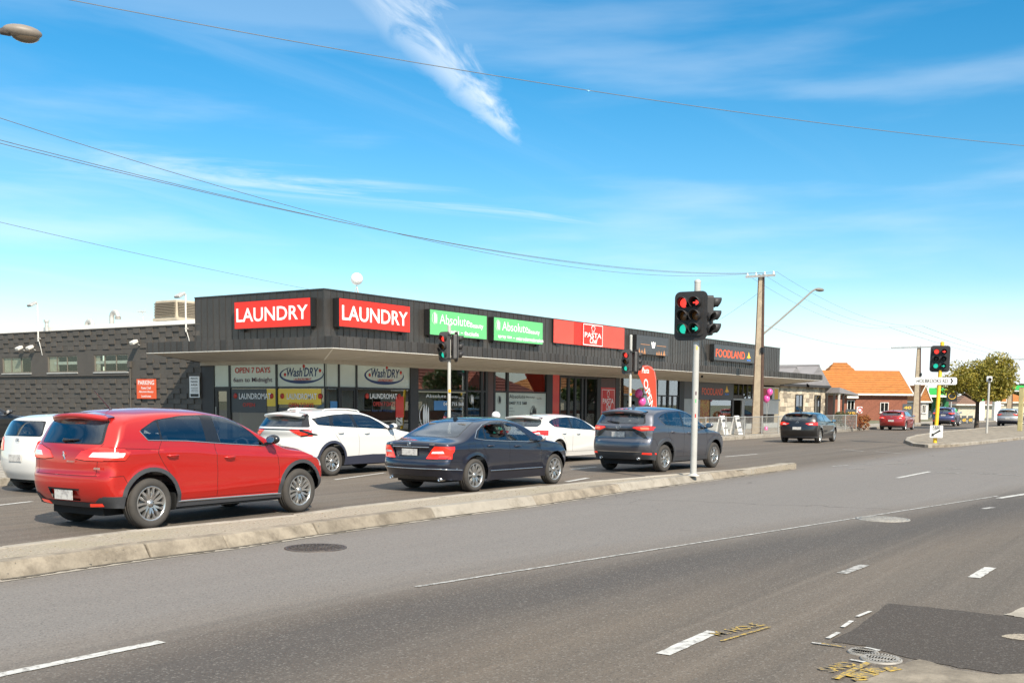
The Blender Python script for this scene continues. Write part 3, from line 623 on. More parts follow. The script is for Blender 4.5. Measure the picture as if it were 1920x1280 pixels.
front('poster', 742, 757, 1.15, 1.95, 'panel_red', 0.006, 0.008); front('poster', 619, 632, 1.3, 1.75, 'poster_blue', 0.006, 0.008)
front('pillar', 768, 783, Z0, ZT+.05, 'pillar_dark', 0.35, -0.04)
# beauty salon
for p0, p1 in ((873, 876), (901, 905), (909.5, 913.5), (925, 928), (949.5, 953)): front('mullion', p0, p1, Z0, ZT, 'dark_frame', 0.08, -0.03)
front('pillar', 914, 924, Z0, ZT, 'pillar_brown', 0.2, -0.03)
front('transom', 783, 1024, ZTR-0.05, ZTR+0.02, 'pillar_dark', 0.07, -0.022)
front('window_band', 783, 873, ZTR-0.10, ZTR-0.06, 'tile_cream', 0.012, 0.0)
for p0, p1 in ((783, 873), (876, 901), (905, 909.5), (928, 949.5), (953, 1024)): front('window_pane', p0, p1, ZTR+.02, ZT, 'shop_glass', 0.01, 0.02)
ga = front('window_pane', 783, 873, 0.35, ZTR-.10, 'shop_glass', 0.01, 0.02); front('door_glass', 876, 901, Z0, ZTR-.05, 'shop_glass', 0.01, 0.02); front('window_pane', 905, 909.5, Z0, ZTR-.05, 'shop_glass', 0.01, 0.02)
gd = front('door_glass', 928, 949.5, Z0, ZTR-.05, 'pane_pale', 0.012, 0.02); gb = front('window_pane', 953, 1024, 0.35, ZTR-.05, 'pane_pale', 0.012, 0.02)
front('sill', 783, 873, Z0, 0.35, 'dark_frame', 0.2); front('sill', 953, 1024, Z0, 0.35, 'dark_frame', 0.2)
ftext('Absolute', 798, 836, 1.92, 2.06, 'sign_white', ga, bold=0.0); ftext('Beauty', 841, 858, 1.90, 2.02, 'sign_white', ga); ftext('by Hy', 860, 870, 1.88, 1.97, 'sign_white', ga)
front('poster', 814, 840, 1.42, 1.80, 'poster_blue', 0.006, 0.010); ftext('0407 715 568', 831, 869, 1.60, 1.75, 'sign_white', ga, bold=0.016)
ftext('Absolute', 955, 985, 1.94, 2.10, 'black', gb, bold=0.0, off=0.012); ftext('Beauty', 987, 1003, 1.94, 2.05, 'black', gb, off=0.012); ftext('by Hy', 1007, 1016, 1.90, 1.98, 'black', gb, off=0.012)
ftext('0407 715 568', 955, 988, 1.66, 1.80, 'black', gb, bold=0.016, off=0.012)
for i, s_ in enumerate(('waxing', 'spray tan', 'tinting', 'massage', 'facials')): ftext(s_, 955.5, 962+i % 2*3, 1.48-i*0.14, 1.53-i*0.14, 'black', gb, off=0.012)
def leaf_logo(o, U, h_, mat, parent, arc=True):
    W = U.cross(V1); o = Vector(o); m = MB()
    def outline(cx_, cy_, a, b, n=14, tip=1.0): return [(cx_+a*math.sin(math.pi*k/n)*(1 if k <= n else -1), cy_-b+2*b*k/n) for k in range(n+1)]
    for cx_, a, s0 in ((0.36, 0.10, 0.0), (0.50, 0.10, 0.0), (0.64, 0.09, -0.12)):
        L1 = [(cx_-0.02-a*math.sin(math.pi*k/12)*0.75, 0.04+0.94*k/12*(1+s0)) for k in range(13)]; R1 = [(cx_+a*math.sin(math.pi*k/12)*0.35, 0.04+0.94*k/12*(1+s0)) for k in range(11, 0, -1)]
        m.add([o+U*(x*h_)+V1*(y*h_)+W*0.006 for x, y in R1[::-1]+L1[::-1]], [tuple(range(len(L1)+len(R1)))])
    if arc:
        vs = []
        for k in range(15):
            a = R(100+165*k/14); t = 0.035*math.sin(math.pi*k/14)+0.006
            vs += [o+U*(h_*(0.48+(0.46-t)*math.cos(a)))+V1*(h_*(0.48+(0.5-t)*math.sin(a)))+W*0.006, o+U*(h_*(0.48+0.46*math.cos(a)))+V1*(h_*(0.48+0.5*math.sin(a)))+W*0.006]
        m.add(vs, [(2*i+2, 2*i+3, 2*i+1, 2*i) for i in range(14)])
    m.build('logo', mat, parent)
leaf_logo((fx(785), YF+0.05, 0.75), U1, 0.95, 'sign_white', ga); leaf_logo((fx(880), YF+0.05, 1.66), U1, 0.42, 'sign_white', bld); leaf_logo((fx(933), YF+0.06, 1.68), U1, 0.38, 'black', gd); leaf_logo((fx(994), YF+0.06, 0.85), U1, 0.8, 'black', gb)
front('pillar', 1024, 1035, Z0, ZT+.05, 'black', 0.3, -0.04)
# pasta shop
front('side_panel', 1035, 1048, Z0, ZT, 'panel_red', 0.06, -0.02)
for p0, p1 in ((1048, 1050.5), (1064, 1068), (1077, 1080), (1090, 1093), (1096.5, 1099.5), (1119, 1126)): front('mullion', p0, p1, Z0, ZT, 'black', 0.08, -0.03)
front('transom', 1048, 1126, ZT-.12, ZT, 'black', 0.07, -0.02)
for p0, p1 in ((1050.5, 1064), (1068, 1077), (1080, 1090), (1093, 1096.5)): front('door_glass', p0, p1, Z0, ZT-.12, 'shop_glass', 0.01, 0.02)
front('window_pane', 1099.5, 1119, Z0, ZT-.12, 'clear_glass', 0.01, 0.05)
pp = front('side_panel', 1126, 1153, Z0, ZT-.04, 'panel_red', 0.06, -0.02); front('panel_cap', 1126, 1153, 2.55, ZT-.04, 'pillar_brown', 0.01, -0.028, pp)
def pasta_logo(o, U, w_, h_, parent):
    W = U.cross(V1); o = Vector(o); m = MB(); t = w_*0.02
    for (x0, y0, x1, y1) in ((0, 0, w_, t), (0, h_-t, w_, h_), (0, t, t, h_-t), (w_-t, t, w_, h_-t)): m.prism([(x0, y0), (x1, y0), (x1, y1), (x0, y1)], o, U, V1, 0.002, 0.006)
    m.build('logo_border', 'sign_white', parent)
    text('lettering', 'PASTA', o+U*(w_*0.07)+V1*(h_*0.37), U, V1, w_*0.86, h_*0.24, 'sign_white', parent, bold=0.015, lift=0.007)
    text('lettering', 'Chef', o+U*(w_*0.33)+V1*(h_*0.10), U, V1, w_*0.40, h_*0.27, 'sign_white', parent, bold=0.016, shear=0.15, lift=0.008)
    hat = [(0.44, .66), (0.56, .66), (0.57, .76), (0.61, .80), (0.59, .90), (0.53, .95), (0.46, .94), (0.41, .89), (0.40, .81), (0.43, .76)]
    hb = MB(); n = len(hat); c = Vector((0.5, 0.8))
    vs = []
    for x, y in hat: vs += [o+U*(x*w_)+V1*(y*h_)+W*0.007, o+U*((x+(c.x-x)*.22)*w_)+V1*((y+(c.y-y)*.22)*h_)+W*0.007]
    hb.add(vs, [(2*i, 2*((i+1) % n), 2*((i+1) % n)+1, 2*i+1) for i in range(n)]); hb.build('logo', 'sign_white', parent)
pasta_logo((fx(1128), YF+0.03, 1.30), U1, fx(1151.5)-fx(1128), 1.15, pp)
front('pillar', 1153, 1161, Z0, ZT+.02, 'pillar_dark', 0.3, -0.04)
for p0, p1 in ((1229, 1233), (1251, 1254)): front('mullion', p0, p1, Z0, ZT, 'black', 0.08, -0.03)
front('window_pane', 1161, 1229, 0.3, ZT, 'shop_glass', 0.01, 0.02); front('window_pane', 1233, 1251, ZTR, ZT, 'shop_glass', 0.01, 0.02); front('window_pane', 1254, 1273, ZTR, ZT, 'shop_glass', 0.01, 0.02)
front('transom', 1229, 1273, ZTR-.07, ZTR, 'pillar_dark', 0.07, -0.02)
for k in range(4): front('door_glass', 1233+k*10, 1240+k*10, Z0, ZTR-.07, 'shop_glass', 0.01, 0.02); front('mullion', 1240+k*10, 1243+k*10, Z0, ZTR-.07, 'black', 0.05, 0.0)
front('pillar', 1273, 1282, Z0, ZT+.04, 'black', 0.35, -0.05)
# supermarket
front('wall_panel', 1282, 1313, Z0, 2.05, 'panel_grey', 0.2, -0.01); front('wall_panel', 1282, 1308, 2.05, ZT, 'sign_dark', 0.2, -0.02)
hd = front('header_sign', 1308, 1374, 2.02, ZT-.02, 'sign_dark', 0.12, -0.06)
def flame(o, U, h_, parent):
    W = U.cross(V1); o = Vector(o); m = MB()
    for pts in ([(0, .25), (.32, .55), (.55, 1.0), (.78, .6), (1.15, .3), (.8, .34), (.58, .2), (.36, .36)],): m.add([o+U*(x*h_)+V1*(y*h_)+W*0.006 for x, y in pts][::-1] if False else [o+U*(x*h_)+V1*(y*h_)+W*0.006 for x, y in pts], [tuple(range(len(pts)-1, -1, -1))])
    m.build('logo', 'flame_yellow', parent)
    m = MB(); m.add([o+U*(x*h_)+V1*(y*h_)+W*0.006 for x, y in ((.05, .02), (1.1, .02), (.95, .2), (.6, .1), (.2, .2))], [(0, 1, 2, 3, 4)]); m.build('logo', 'flame_blue', parent)
text('lettering', 'FOODLAND', (fx(1314.5), YF-0.01, 2.30), U1, V1, fx(1354)-fx(1314.5), 0.42, 'sign_orange', hd, bold=0.016, lift=0.006)
flame((fx(1357), YF-0.01, 2.32), U1, 0.62, hd)
front('poster', 1313.5, 1331, 0.65, 2.0, 'fruit', 0.02, 0.0); front('window_pane', 1332, 1372, 0.65, 2.0, 'shop_glass', 0.01, 0.02); front('mullion', 1331, 1332.5, 0.65, 2.02, 'dark_frame', 0.06, -0.02); front('stall_wall', 1313, 1373, Z0, 0.65, 'panel_grey', 0.2, 0.0)
front('door_frame', 1373, 1376, Z0, 2.05, 'dark_frame', 0.08, -0.03); front('door_frame', 1391, 1396, Z0, 2.05, 'steel', 0.08, -0.03)
front('wall_panel', 1376, 1396, 2.05, 2.35, 'interior_dark', 0.1, 0.0); front('transom', 1374, 1463, 2.02, 2.12, 'panel_grey', 0.07, -0.02)
for k in range(6): front('window_pane', 1377+k*8.5, 1384+k*8.5, 2.14, 2.95, 'shop_glass', 0.01, 0.02); front('mullion', 1384+k*8.5, 1385.5+k*8.5, 2.12, ZT, 'pillar_dark', 0.06, -0.02)
front('window_pane', 1396, 1428, 0.5, 2.02, 'clear_glass', 0.01, 0.02); front('stall_wall', 1396, 1463, Z0, 0.5, 'panel_grey', 0.2, 0.0)
pb = front('poster_panel', 1428, 1461, 1.1, 2.95, 'trim_white', 0.03, 0.0)
for p, m_ in ((1434, 'print_red'), (1445, 'black'), (1456, 'flame_yellow')):
    front('poster', p-3.4, p+3.4, 2.05, 2.85, m_, 0.006, -0.008, pb)
# ---- rooms behind the glass
rm = MB(); rm.box((XW+.3, YF+4.5, 0.15), (XE-.3, YF+4.7, 3.4)).build('back_wall', 'interior_cream', bld)
MB().box((XW+.1, YF+.2, 0.10), (XE-.3, YF+4.5, 0.165)).build('floor', 'tile_cream', bld)
MB().box((XW+.1, YF+.36, 3.22), (XE-.3, YF+16, 3.34)).build('ceiling', 'trim_white', bld)
for p in (776, 1030, 1157, 1278):
    MB().box((fx(p)-.06, YF+.3, .165), (fx(p)+.06, YF+4.5, 3.22)).build('party_wall', 'interior_dark', bld)
MB().box((XW+.4, YL-.35, .165), (XW+8, YL-.2, 3.22)).build('party_wall', 'interior_cream', bld)
for k in range(7):
    wm = thing('washing_machine', 'white washing machine in the row inside the laundromat', 'washing machine', (XW+2.0+k*0.72, YF+4.15, 0.165), 0, 'washing machines in the laundromat')
    a = MB(); a.box((XW+1.67+k*.72, YF+3.85, .165), (XW+2.33+k*.72, YF+4.48, 1.15)); a.build('cabinet', 'sign_white', wm, bevel=0.02)
    MB().lathe([(.22, 0), (.22, .03), (.17, .04), (.0005, .03)], (XW+2.0+k*.72, YF+3.85, .62), (0, -1, 0), 20).build('door', 'steel', wm)
for k in range(5):
    sh = thing('shelf_unit', 'dark display shelf unit standing inside the pasta shop', 'shelf', (fx(1050)+k*1.0, YF+3.6, .165), 0, 'shelf units in the pasta shop')
    a = MB()
    for z in (.2, .7, 1.2, 1.7, 2.1): a.box((fx(1050)+k-.42, YF+3.3, z), (fx(1050)+k+.42, YF+3.75, z+.04))
    a.build('shelf', 'steel', sh)
    a = MB()
    for z in (.24, .74, 1.24, 1.74):
        for j in range(5): hh = random.uniform(.15, .33); a.box((fx(1050)+k-.38+j*.155, YF+3.35, z), (fx(1050)+k-.26+j*.155, YF+3.6, z+hh))
    a.build('goods', random.choice(['interior_cream', 'fruit', 'panel_red']), sh)
# ---- wall boxes of the parapet signs
def sign_box(o, U, w_, h_, d, face, label, name='wall_sign'):
    W = U.cross(V1); o = Vector(o); t = thing(name, label, 'sign', o)
    e = o+U*w_+V1*h_-W*d
    MB().prism([(0, 0), (w_, 0), (w_, h_), (0, h_)], o, U, V1, -d, -0.012).build('box', 'black', t, bevel=0.01)
    MB().prism([(.02, .02), (w_-.02, .02), (w_-.02, h_-.02), (.02, h_-.02)], o, U, V1, -0.012, 0.0).build('face', face, t)
    MB().prism([(w_*.04, -.09), (w_*.09, -.09), (w_*.09, 0), (w_*.04, 0)], o, U, V1, -d*.9, -d*.5).prism([(w_*.92, -.09), (w_*.97, -.09), (w_*.97, 0), (w_*.92, 0)], o, U, V1, -d*.9, -d*.5).build('bracket', 'black', t)
    return t
D = 0.30
yl0, yl1 = at_x(439, 590, XW-D).y, at_x(582, 590, XW-D).y
s1 = sign_box((XW-D, yl0, 4.35), U2, yl0-yl1, 1.0, D-.02, 'sign_red', 'red LAUNDRY sign on the parapet above the car park side of the corner')
text('lettering', 'LAUNDRY', (XW-D, yl0-.12, 4.60), U2, V1, yl0-yl1-.24, .50, 'sign_white', s1, bold=0.016)
def fbox(p0, p1, z0, z1, face, label, d=D):
    x0, x1 = at_y(p0, 620, YF-d).x, at_y(p1, 620, YF-d).x
    return sign_box((x0, YF-d, z0), U1, x1-x0, z1-z0, d-.02, face, label), x0, x1-x0
s2, x0, w_ = fbox(636, 769, 4.36, 5.36, 'sign_red', 'red LAUNDRY sign on the street parapet next to the green signs')
text('lettering', 'LAUNDRY', (x0+.15, YF-D, 4.60), U1, V1, w_-.30, .52, 'sign_white', s2, bold=0.016)
for (p0, p1), sub, lab in (((806, 913), ('waxing', '-', 'facials'), 'green beauty salon sign listing facials, beside the red LAUNDRY sign'), ((926, 1018), ('spray tan', '-', 'microdermabrasion'), 'green beauty salon sign listing spray tan, beside the red pasta sign')):
    s_, x0, w_ = fbox(p0, p1, 4.36, 5.36, 'sign_green', lab)
    leaf_logo((x0+.12, YF-D, 4.78), U1, .50, 'sign_white', s_)
    text('lettering', 'Absolute', (x0+.62, YF-D, 4.82), U1, V1, w_*.52, .38, 'sign_white', s_, bold=0.0); text('lettering', 'Beauty', (x0+.66+w_*.52, YF-D, 4.74), U1, V1, w_*.24, .26, 'sign_white', s_, bold=0.01)
    xs = x0+w_*(.30 if sub[0] == 'waxing' else .08); ws = (.75, 1.0) if sub[0] == 'waxing' else (1.05, 2.2)
    text('lettering', sub[0], (xs, YF-D, 4.46), U1, V1, ws[0], .17, 'sign_white', s_, bold=0.016); text('lettering', '-', (xs+ws[0]+.12, YF-D, 4.53), U1, V1, .12, .03, 'sign_white', s_); text('lettering', sub[2], (xs+ws[0]+.36, YF-D, 4.46), U1, V1, ws[1], .17, 'sign_white', s_, bold=0.016)
s3, x0, w_ = fbox(1038, 1171, 4.52, 5.63, 'sign_red2', 'long red pasta shop sign on the parapet with white framed logo', 0.10)
xp0, xp1 = at_y(1092, 620, YF-.12).x, at_y(1130, 620, YF-.12).x
MB().box((xp0, YF-.145, 4.535), (xp1, YF-.102, 5.615)).build('logo_panel', 'sign_red', s3); pasta_logo((xp0+.04, YF-.146, 4.56), U1, xp1-xp0-.08, 1.02, s3)
MB().box((xp0-.75, YF-.112, 4.54), (xp0-.01, YF-.101, 5.61)).build('red_strip', 'sign_red', s3)
s4, x0, w_ = fbox(1194, 1254, 4.36, 5.36, 'sign_dark', 'dark charcoal shop sign with small orange drawings on the parapet')
P('print_tan', (0.42, 0.20, 0.09), 0.5)
MB().box((x0+w_*.12, YF-D-.006, 4.86), (x0+w_*.40, YF-D, 4.89)).box((x0+w_*.62, YF-D-.006, 4.86), (x0+w_*.92, YF-D, 4.89)).build('print', 'print_tan', s4)
m = MB(); m.prism([(0, .22), (.12, 0), (.36, 0), (.48, .22), (.48, .34), (.36, .28), (.24, .36), (.12, .28), (0, .34)], (x0+w_*.45, YF-D, 4.72), U1, V1, .001, .006); m.build('print', 'sign_white', s4)
m = MB()
for i, (a, b, h) in enumerate(((.05, .12, .3), (.13, .2, .22), (.21, .28, .34), (.6, .66, .2), (.67, .72, .28), (.74, .8, .22), (.82, .9, .3))): m.prism([(a*w_, 0), (b*w_, 0), ((a+b)/2*w_, h)], (x0, YF-D, 4.38), U1, V1, .001, .006)
m.build('print', 'print_tan', s4)
s5, x0, w_ = fbox(1340, 1421, 4.40, 5.36, 'sign_dark', 'dark grey supermarket sign on the parapet with orange lettering and flame')
text('lettering', 'FOODLAND', (x0+.25, YF-D, 4.60), U1, V1, w_*.66, .48, 'sign_orange', s5, bold=0.016); flame((x0+w_*.74, YF-D, 4.52), U1, .62, s5)
for x in (fx(800), fx(860), fx(1000), fx(1108), fx(1205), fx(1325)):
    pass
MB().sphere((fx(1262), CYo+1.0, 3.28), .07, nu=10, nv=6).build('canopy_camera', 'black', bld)

# ---- painted block wall of the wing beside the car park
wing = thing('block_wing', 'charcoal painted concrete block wing with three small windows beside the car park', 'building', (XW, 44, 0.15))
Y0, Y1, ZW = YL-0.25, 62.0, 4.62
Wn = [(ly_a, ly_b) for ly_a, ly_b in ((at_x(239, 690, XW).y, at_x(175, 690, XW).y), (at_x(144, 690, XW).y, at_x(88, 690, XW).y), (at_x(57, 690, XW).y, at_x(3, 690, XW).y))]
zs, zh = 2.88, 3.60
wl = MB(); wl.box((XW+.04, Y0, .1), (XW+.24, Y1, zs)).box((XW+.04, Y0, zh), (XW+.24, Y1, ZW))
ys = [Y0]+[v for a, b in Wn for v in (a, b)]+[Y1]
for a, b in zip(ys[0::2], ys[1::2]): wl.box((XW+.04, a, zs), (XW+.24, b, zh))
wall = wl.build('wall', 'render_wall', wing)
MB().box((XW-.03, Wn[0][0]-.1, zs-.16), (XW+.04, Y1, zs-.10)).build('sill_band', 'render_wall', wing)
MB().box((XW+.0, Y0, ZW), (XW+.30, Y1, ZW+.05)).build('coping', 'render_wall', wing)
bm_ = MB(); bm_.box((-.045, -.194, -.093), (.05, .194, .093)); bo = bm_.build('block', 'block_wall'); bme = bo.data; bpy.data.objects.remove(bo)
cnt = 0; rest = MB()
for j in range(22):
    z = .30+j*.2
    for i in range(72):
        y = Y0+.2+i*.4
        if y > Y1-.3 or (i+j) % 2 or random.random() < .05: continue
        if y > 36.6 and 2.62 < z < 3.9 : continue
        if any(a-.35 < y < b+.35 for a, b in Wn) and 2.6 < z < 3.75: continue
        if z > ZW-.12: continue
        dxx = random.uniform(-.012, .018)
        if y < 47.5 and z > 1.0 and cnt < 300:
            o = bpy.data.objects.new('block', bme); o.location = Vector((XW+.045+dxx, y, z))-wing.location; link(o, wing); cnt += 1
        else: rest.box((XW+dxx, y-.194, z-.093), (XW+.09+dxx, y+.194, z+.093))
tag(rest.build('block_rest', 'block_wall', wing), kind='stuff')
# mortar relief of the flush blocks
fl = MB()
for j in range(23):
    z = .20+j*.2
    if z < ZW-.05 and not (2.72 < z < 3.7): fl.box((XW+.034, Y0, z-.004), (XW+.042, Y1, z+.004))
fl.build('mortar_joint', 'joint', wing)
for k, (a, b) in enumerate(Wn):
    P('win_frame', (0.16, 0.14, 0.11), .6) if 'win_frame' not in MAT else None
    wn = MB().box((XW+.06, a, zs), (XW+.10, a+.05, zh)).box((XW+.06, b-.05, zs), (XW+.10, b, zh)).box((XW+.06, a+.05, zs), (XW+.10, b-.05, zs+.05)).box((XW+.06, a+.05, zh-.05), (XW+.10, b-.05, zh)).build('window', 'win_frame', wing)
    for t in (.36, .70): MB().box((XW+.065, a+(b-a)*t-.02, zs+.05), (XW+.105, a+(b-a)*t+.02, zh-.05)).build('frame', 'win_frame', wn)
    for t0, t1 in ((.03, .35), (.37, .69), (.71, .97)): MB().box((XW+.085, a+(b-a)*t0, zs+.05), (XW+.091, a+(b-a)*t1, zh-.05)).build('pane', 'clear_glass', wn)
    MB().box((XW+.9, a-.5, zs-.5), (XW+.92, b+.5, zh+.5)).build('room_dark_board', 'black', wn)  # thin black board: the shade inside the room is put into its colour
    MB().box((XW+.112, b-(b-a)*(.14, .33, .66)[k], zs+.04), (XW+.125, b-.05, zh-.04)).build('curtain', 'curtain', wn)
    MB().box((XW-.01, a-.02, zs-.05), (XW+.09, b+.02, zs-.003)).build('sill', 'galv', wn)
dp = MB(); dp.tube([(XW-.01, at_x(244, 690, XW).y, .2), (XW-.01, at_x(244, 690, XW).y, 3.2)], .03); dp.build('conduit', 'render_wall', wing)
MB().box((XW-.07, at_x(246, 690, XW).y, 3.05), (XW+.03, at_x(241, 690, XW).y, 3.3)).build('meter_box', 'render_wall', wing)
XR = XW+1.6; zl_, zr_ = at_x(0, 617.5, XR).z, at_x(362, 599, XR).z; yl_, yr_ = at_x(0, 617.5, XR).y, at_x(362, 599, XR).y
def zroof(y): return zr_+(zl_-zr_)*(y-yr_)/(yl_-yr_)
MB().hexa([(XR, Y0, ZW-.1), (XR+12, Y0, ZW-.1), (XR+12, Y1, ZW-.1), (XR, Y1, ZW-.1)], [(XR, Y0, zroof(Y0)), (XR+12, Y0, zroof(Y0)+.1), (XR+12, Y1, zroof(Y1)+.1), (XR, Y1, zroof(Y1))]).build('roof', 'roof_white', wing)
MB().add([(XW+.25, Y0, ZW-.02), (XR, Y0, ZW-.02), (XR, Y1, ZW-.02), (XW+.25, Y1, ZW-.02)], [(0, 1, 2, 3)]).build('roof_gutter', 'galv', wing)
MB().box((XW+.24, Y1-.2, .1), (XW+14, Y1, ZW)).build('end_wall', 'render_wall', wing)
# signs on the wing
a0, a1 = at_x(257, 728, XW-.03).y, at_x(293, 728, XW-.03).y
ps = thing('parking_sign', 'orange red PARKING sign with white lettering fixed to the block wall', 'sign', (XW-.03, a0, 1.80))
P('sign_parking', (0.70, 0.10, 0.03), 0.45)
MB().box((XW-.05, a1, 1.79), (XW-.03, a0, 2.57)).build('plate', 'sign_parking', ps)
stx = lambda b_, y0, y1, z0, z1, m_, p_, x=XW-.05, **k: text('lettering', b_, (x, y0, z0), U2, V1, y0-y1, z1-z0, m_, p_, **k)
wS = a0-a1
stx('PARKING', a0-.08*wS, a1+.08*wS, 2.34, 2.52, 'sign_white', ps, bold=0.016); stx('Pasta Chef', a0-.25*wS, a1+.25*wS, 2.17, 2.27, 'sign_white', ps, bold=0.016); stx('Absolute Beauty', a0-.12*wS, a1+.12*wS, 2.01, 2.11, 'sign_white', ps, bold=0.016); stx('Laundromat', a0-.25*wS, a1+.25*wS, 1.85, 1.94, 'sign_white', ps, bold=0.016)
b0, b1 = at_x(356, 726, XW-.03).y, at_x(374.5, 726, XW-.03).y
p2s = thing('notice_sign', 'white PRIVATE PARKING AREA notice on the wall next to the laundromat door', 'sign', (XW-.03, b0, 1.86))
MB().box((XW-.05, b1, 1.85), (XW-.03, b0, 2.66)).build('plate', 'sign_white', p2s); wS = b0-b1
for s_, z, h in (('PRIVATE', 2.54, .07), ('PARKING', 2.42, .07), ('AREA', 2.30, .07), ('unauthorised', 2.20, .04), ('vehicles', 2.13, .04), ('will be towed', 2.06, .04)): stx(s_, b0-.15*wS, b1+.15*wS, z, z+h, 'black', p2s, bold=0.02)
MB().box((XW-.053, b1+.05, 1.88), (XW-.050, b0-.05, 1.99)).build('print', 'black', p2s)
# ---- things on the roof and wall of the wing
def floodlight_pole(px, ytop, ybase, label):
    p0 = at_x(px, ybase, XW-.05); p1 = at_x(px, ytop, XW-.05)
    t = thing('floodlight_pole', label, 'floodlight', (XW-.05, p0.y, p0.z))
    MB().cyl((XW-.05, p0.y, p0.z), (XW-.05, p0.y, p1.z), .035, n=10).build('post', 'trim_white', t)
    m = MB(); m.T = Matrix.Translation((XW-.22, p0.y+.12, p1.z-.05)) @ Matrix.Rotation(R(-30), 4, 'Y'); m.box((-.18, -.16, -.05), (.18, .16, .05)); m.build('lamp_head', 'galv', t, bevel=.02)
    m = MB(); m.T = Matrix.Translation((XW-.22, p0.y+.12, p1.z-.05)) @ Matrix.Rotation(R(-30), 4, 'Y'); m.box((-.16, -.14, -.056), (.16, .14, -.051)); m.build('lens', 'iron', t)
    MB().tube([(XW-.02, p0.y, p0.z), (XW-.03, p0.y-.12, p0.z-.25), (XW+.02, p0.y-.15, p0.z-.6)], .02, 6).build('cable', 'galv', t)
    MB().box((XW-.07, p0.y-.06, p0.z+.1), (XW+.04, p0.y+.06, p0.z+.16)).build('bracket', 'galv', t)
floodlight_pole(72, 568, 640, 'floodlight on a white pole fixed to the block wall between the windows'); floodlight_pole(349, 551, 622, 'floodlight on a white pole by the rooftop cooler')
def wall_flood(px, py, label):
    p = at_x(px, py, XW-.25); t = thing('wall_floodlight', label, 'floodlight', (XW, p.y, p.z))
    m = MB(); m.T = Matrix.Translation((XW-.25, p.y, p.z)) @ Matrix.Rotation(R(-25), 4, 'Y'); m.box((-.15, -.12, -.07), (.13, .12, .06)); m.build('lamp_head', 'trim_white', t, bevel=.03)
    MB().cyl((XW-.2, p.y, p.z-.02), (XW+.03, p.y, p.z-.12), .025).build('bracket', 'galv', t)
wall_flood(36, 652, 'white wall floodlight above the curtained window, left one of a pair'); wall_flood(56, 651, 'white wall floodlight of the pair next to the pole conduit'); wall_flood(251, 641, 'single white wall floodlight above the meter box')
def hook_vent(px, ytop, ybase, X, hook, label):
    p0 = at_x(px, ybase, X); p1 = at_x(px, ytop, X); t = thing('vent_pipe', label, 'vent', p0)
    r = .11; m = MB(); zt = p1.z-r
    base = min(p0.z, ZW+.3)-.05
    if hook:
        pts = [(X, p0.y, base), (X, p0.y, zt-.15)]+[(X-.0, p0.y-.22+.22*math.cos(R(a)), zt-.15+.22*math.sin(R(a))) for a in (30, 60, 90, 120, 150)]+[(X, p0.y-.44, zt-.16)]
        m.tube(pts, r, 12); m.build('pipe', 'galv', t); MB().cyl((X, p0.y-.44, zt-.15), (X, p0.y-.44, zt-.26), r*1.15, n=12).build('cowl', 'iron_grey', t)
    else:
        m.cyl((X, p0.y, base), (X, p0.y, p1.z), r*.8); m.build('pipe', 'galv', t); MB().cyl((X, p0.y, p1.z-.04), (X, p0.y, p1.z+.06), r*1.2).build('cap', 'galv', t)
hook_vent(88, 602, 622, 29.5, False, 'straight galvanised vent pipe with cap on the white roof'); hook_vent(163, 600, 618, 30, True, 'short hooked galvanised vent pipe in the middle of the white roof'); hook_vent(210, 583, 616, 30, True, 'tall hooked galvanised vent pipe on the white roof'); hook_vent(130, 612, 620, 30, True, 'lowest hooked vent pipe, barely above the roof edge')
# evaporative cooler
p = at_x(336, 583, 31.0); ac = thing('rooftop_cooler', 'beige louvred evaporative cooler on the white roof beside the dark parapet', 'air conditioner', (31.0, p.y, ZW+.2))
P('beige', (0.42, 0.36, 0.27), 0.6, var=(3, 0.15))
m = MB(); bw, bh = .78, .98; z0 = at_x(336, 600, 31).z; z1 = at_x(336, 565, 31).z
m.hexa([(31-bw+.04, p.y-bw+.04, z0), (31+bw-.04, p.y-bw+.04, z0), (31+bw-.04, p.y+bw-.04, z0), (31-bw+.04, p.y+bw-.04, z0)], [(31-bw+.08, p.y-bw+.08, z1), (31+bw-.08, p.y-bw+.08, z1), (31+bw-.08, p.y+bw-.08, z1), (31-bw+.08, p.y+bw-.08, z1)]); m.build('cabinet', 'beige', ac, bevel=.05)
P('louvre', (0.20, 0.165, 0.12), 0.7)
for k in range(9):
    z = z0+.12+k*(z1-z0-.2)/9
    MB().box((31-bw-.02, p.y-bw+.12, z), (31-bw+.10, p.y+bw-.12, z+.035)).box((31-bw+.12, p.y-bw-.02, z), (31+bw-.12, p.y-bw+.10, z+.035)).build('louvre', 'louvre', ac)
MB().box((31-.45, p.y-.45, ZW+.05), (31+.45, p.y+.45, z0+.02)).build('duct', 'trim_white', ac); MB().box((31-bw, p.y-bw, z0-.07), (31+bw, p.y+bw, z0+.04)).build('base_tray', 'beige', ac)
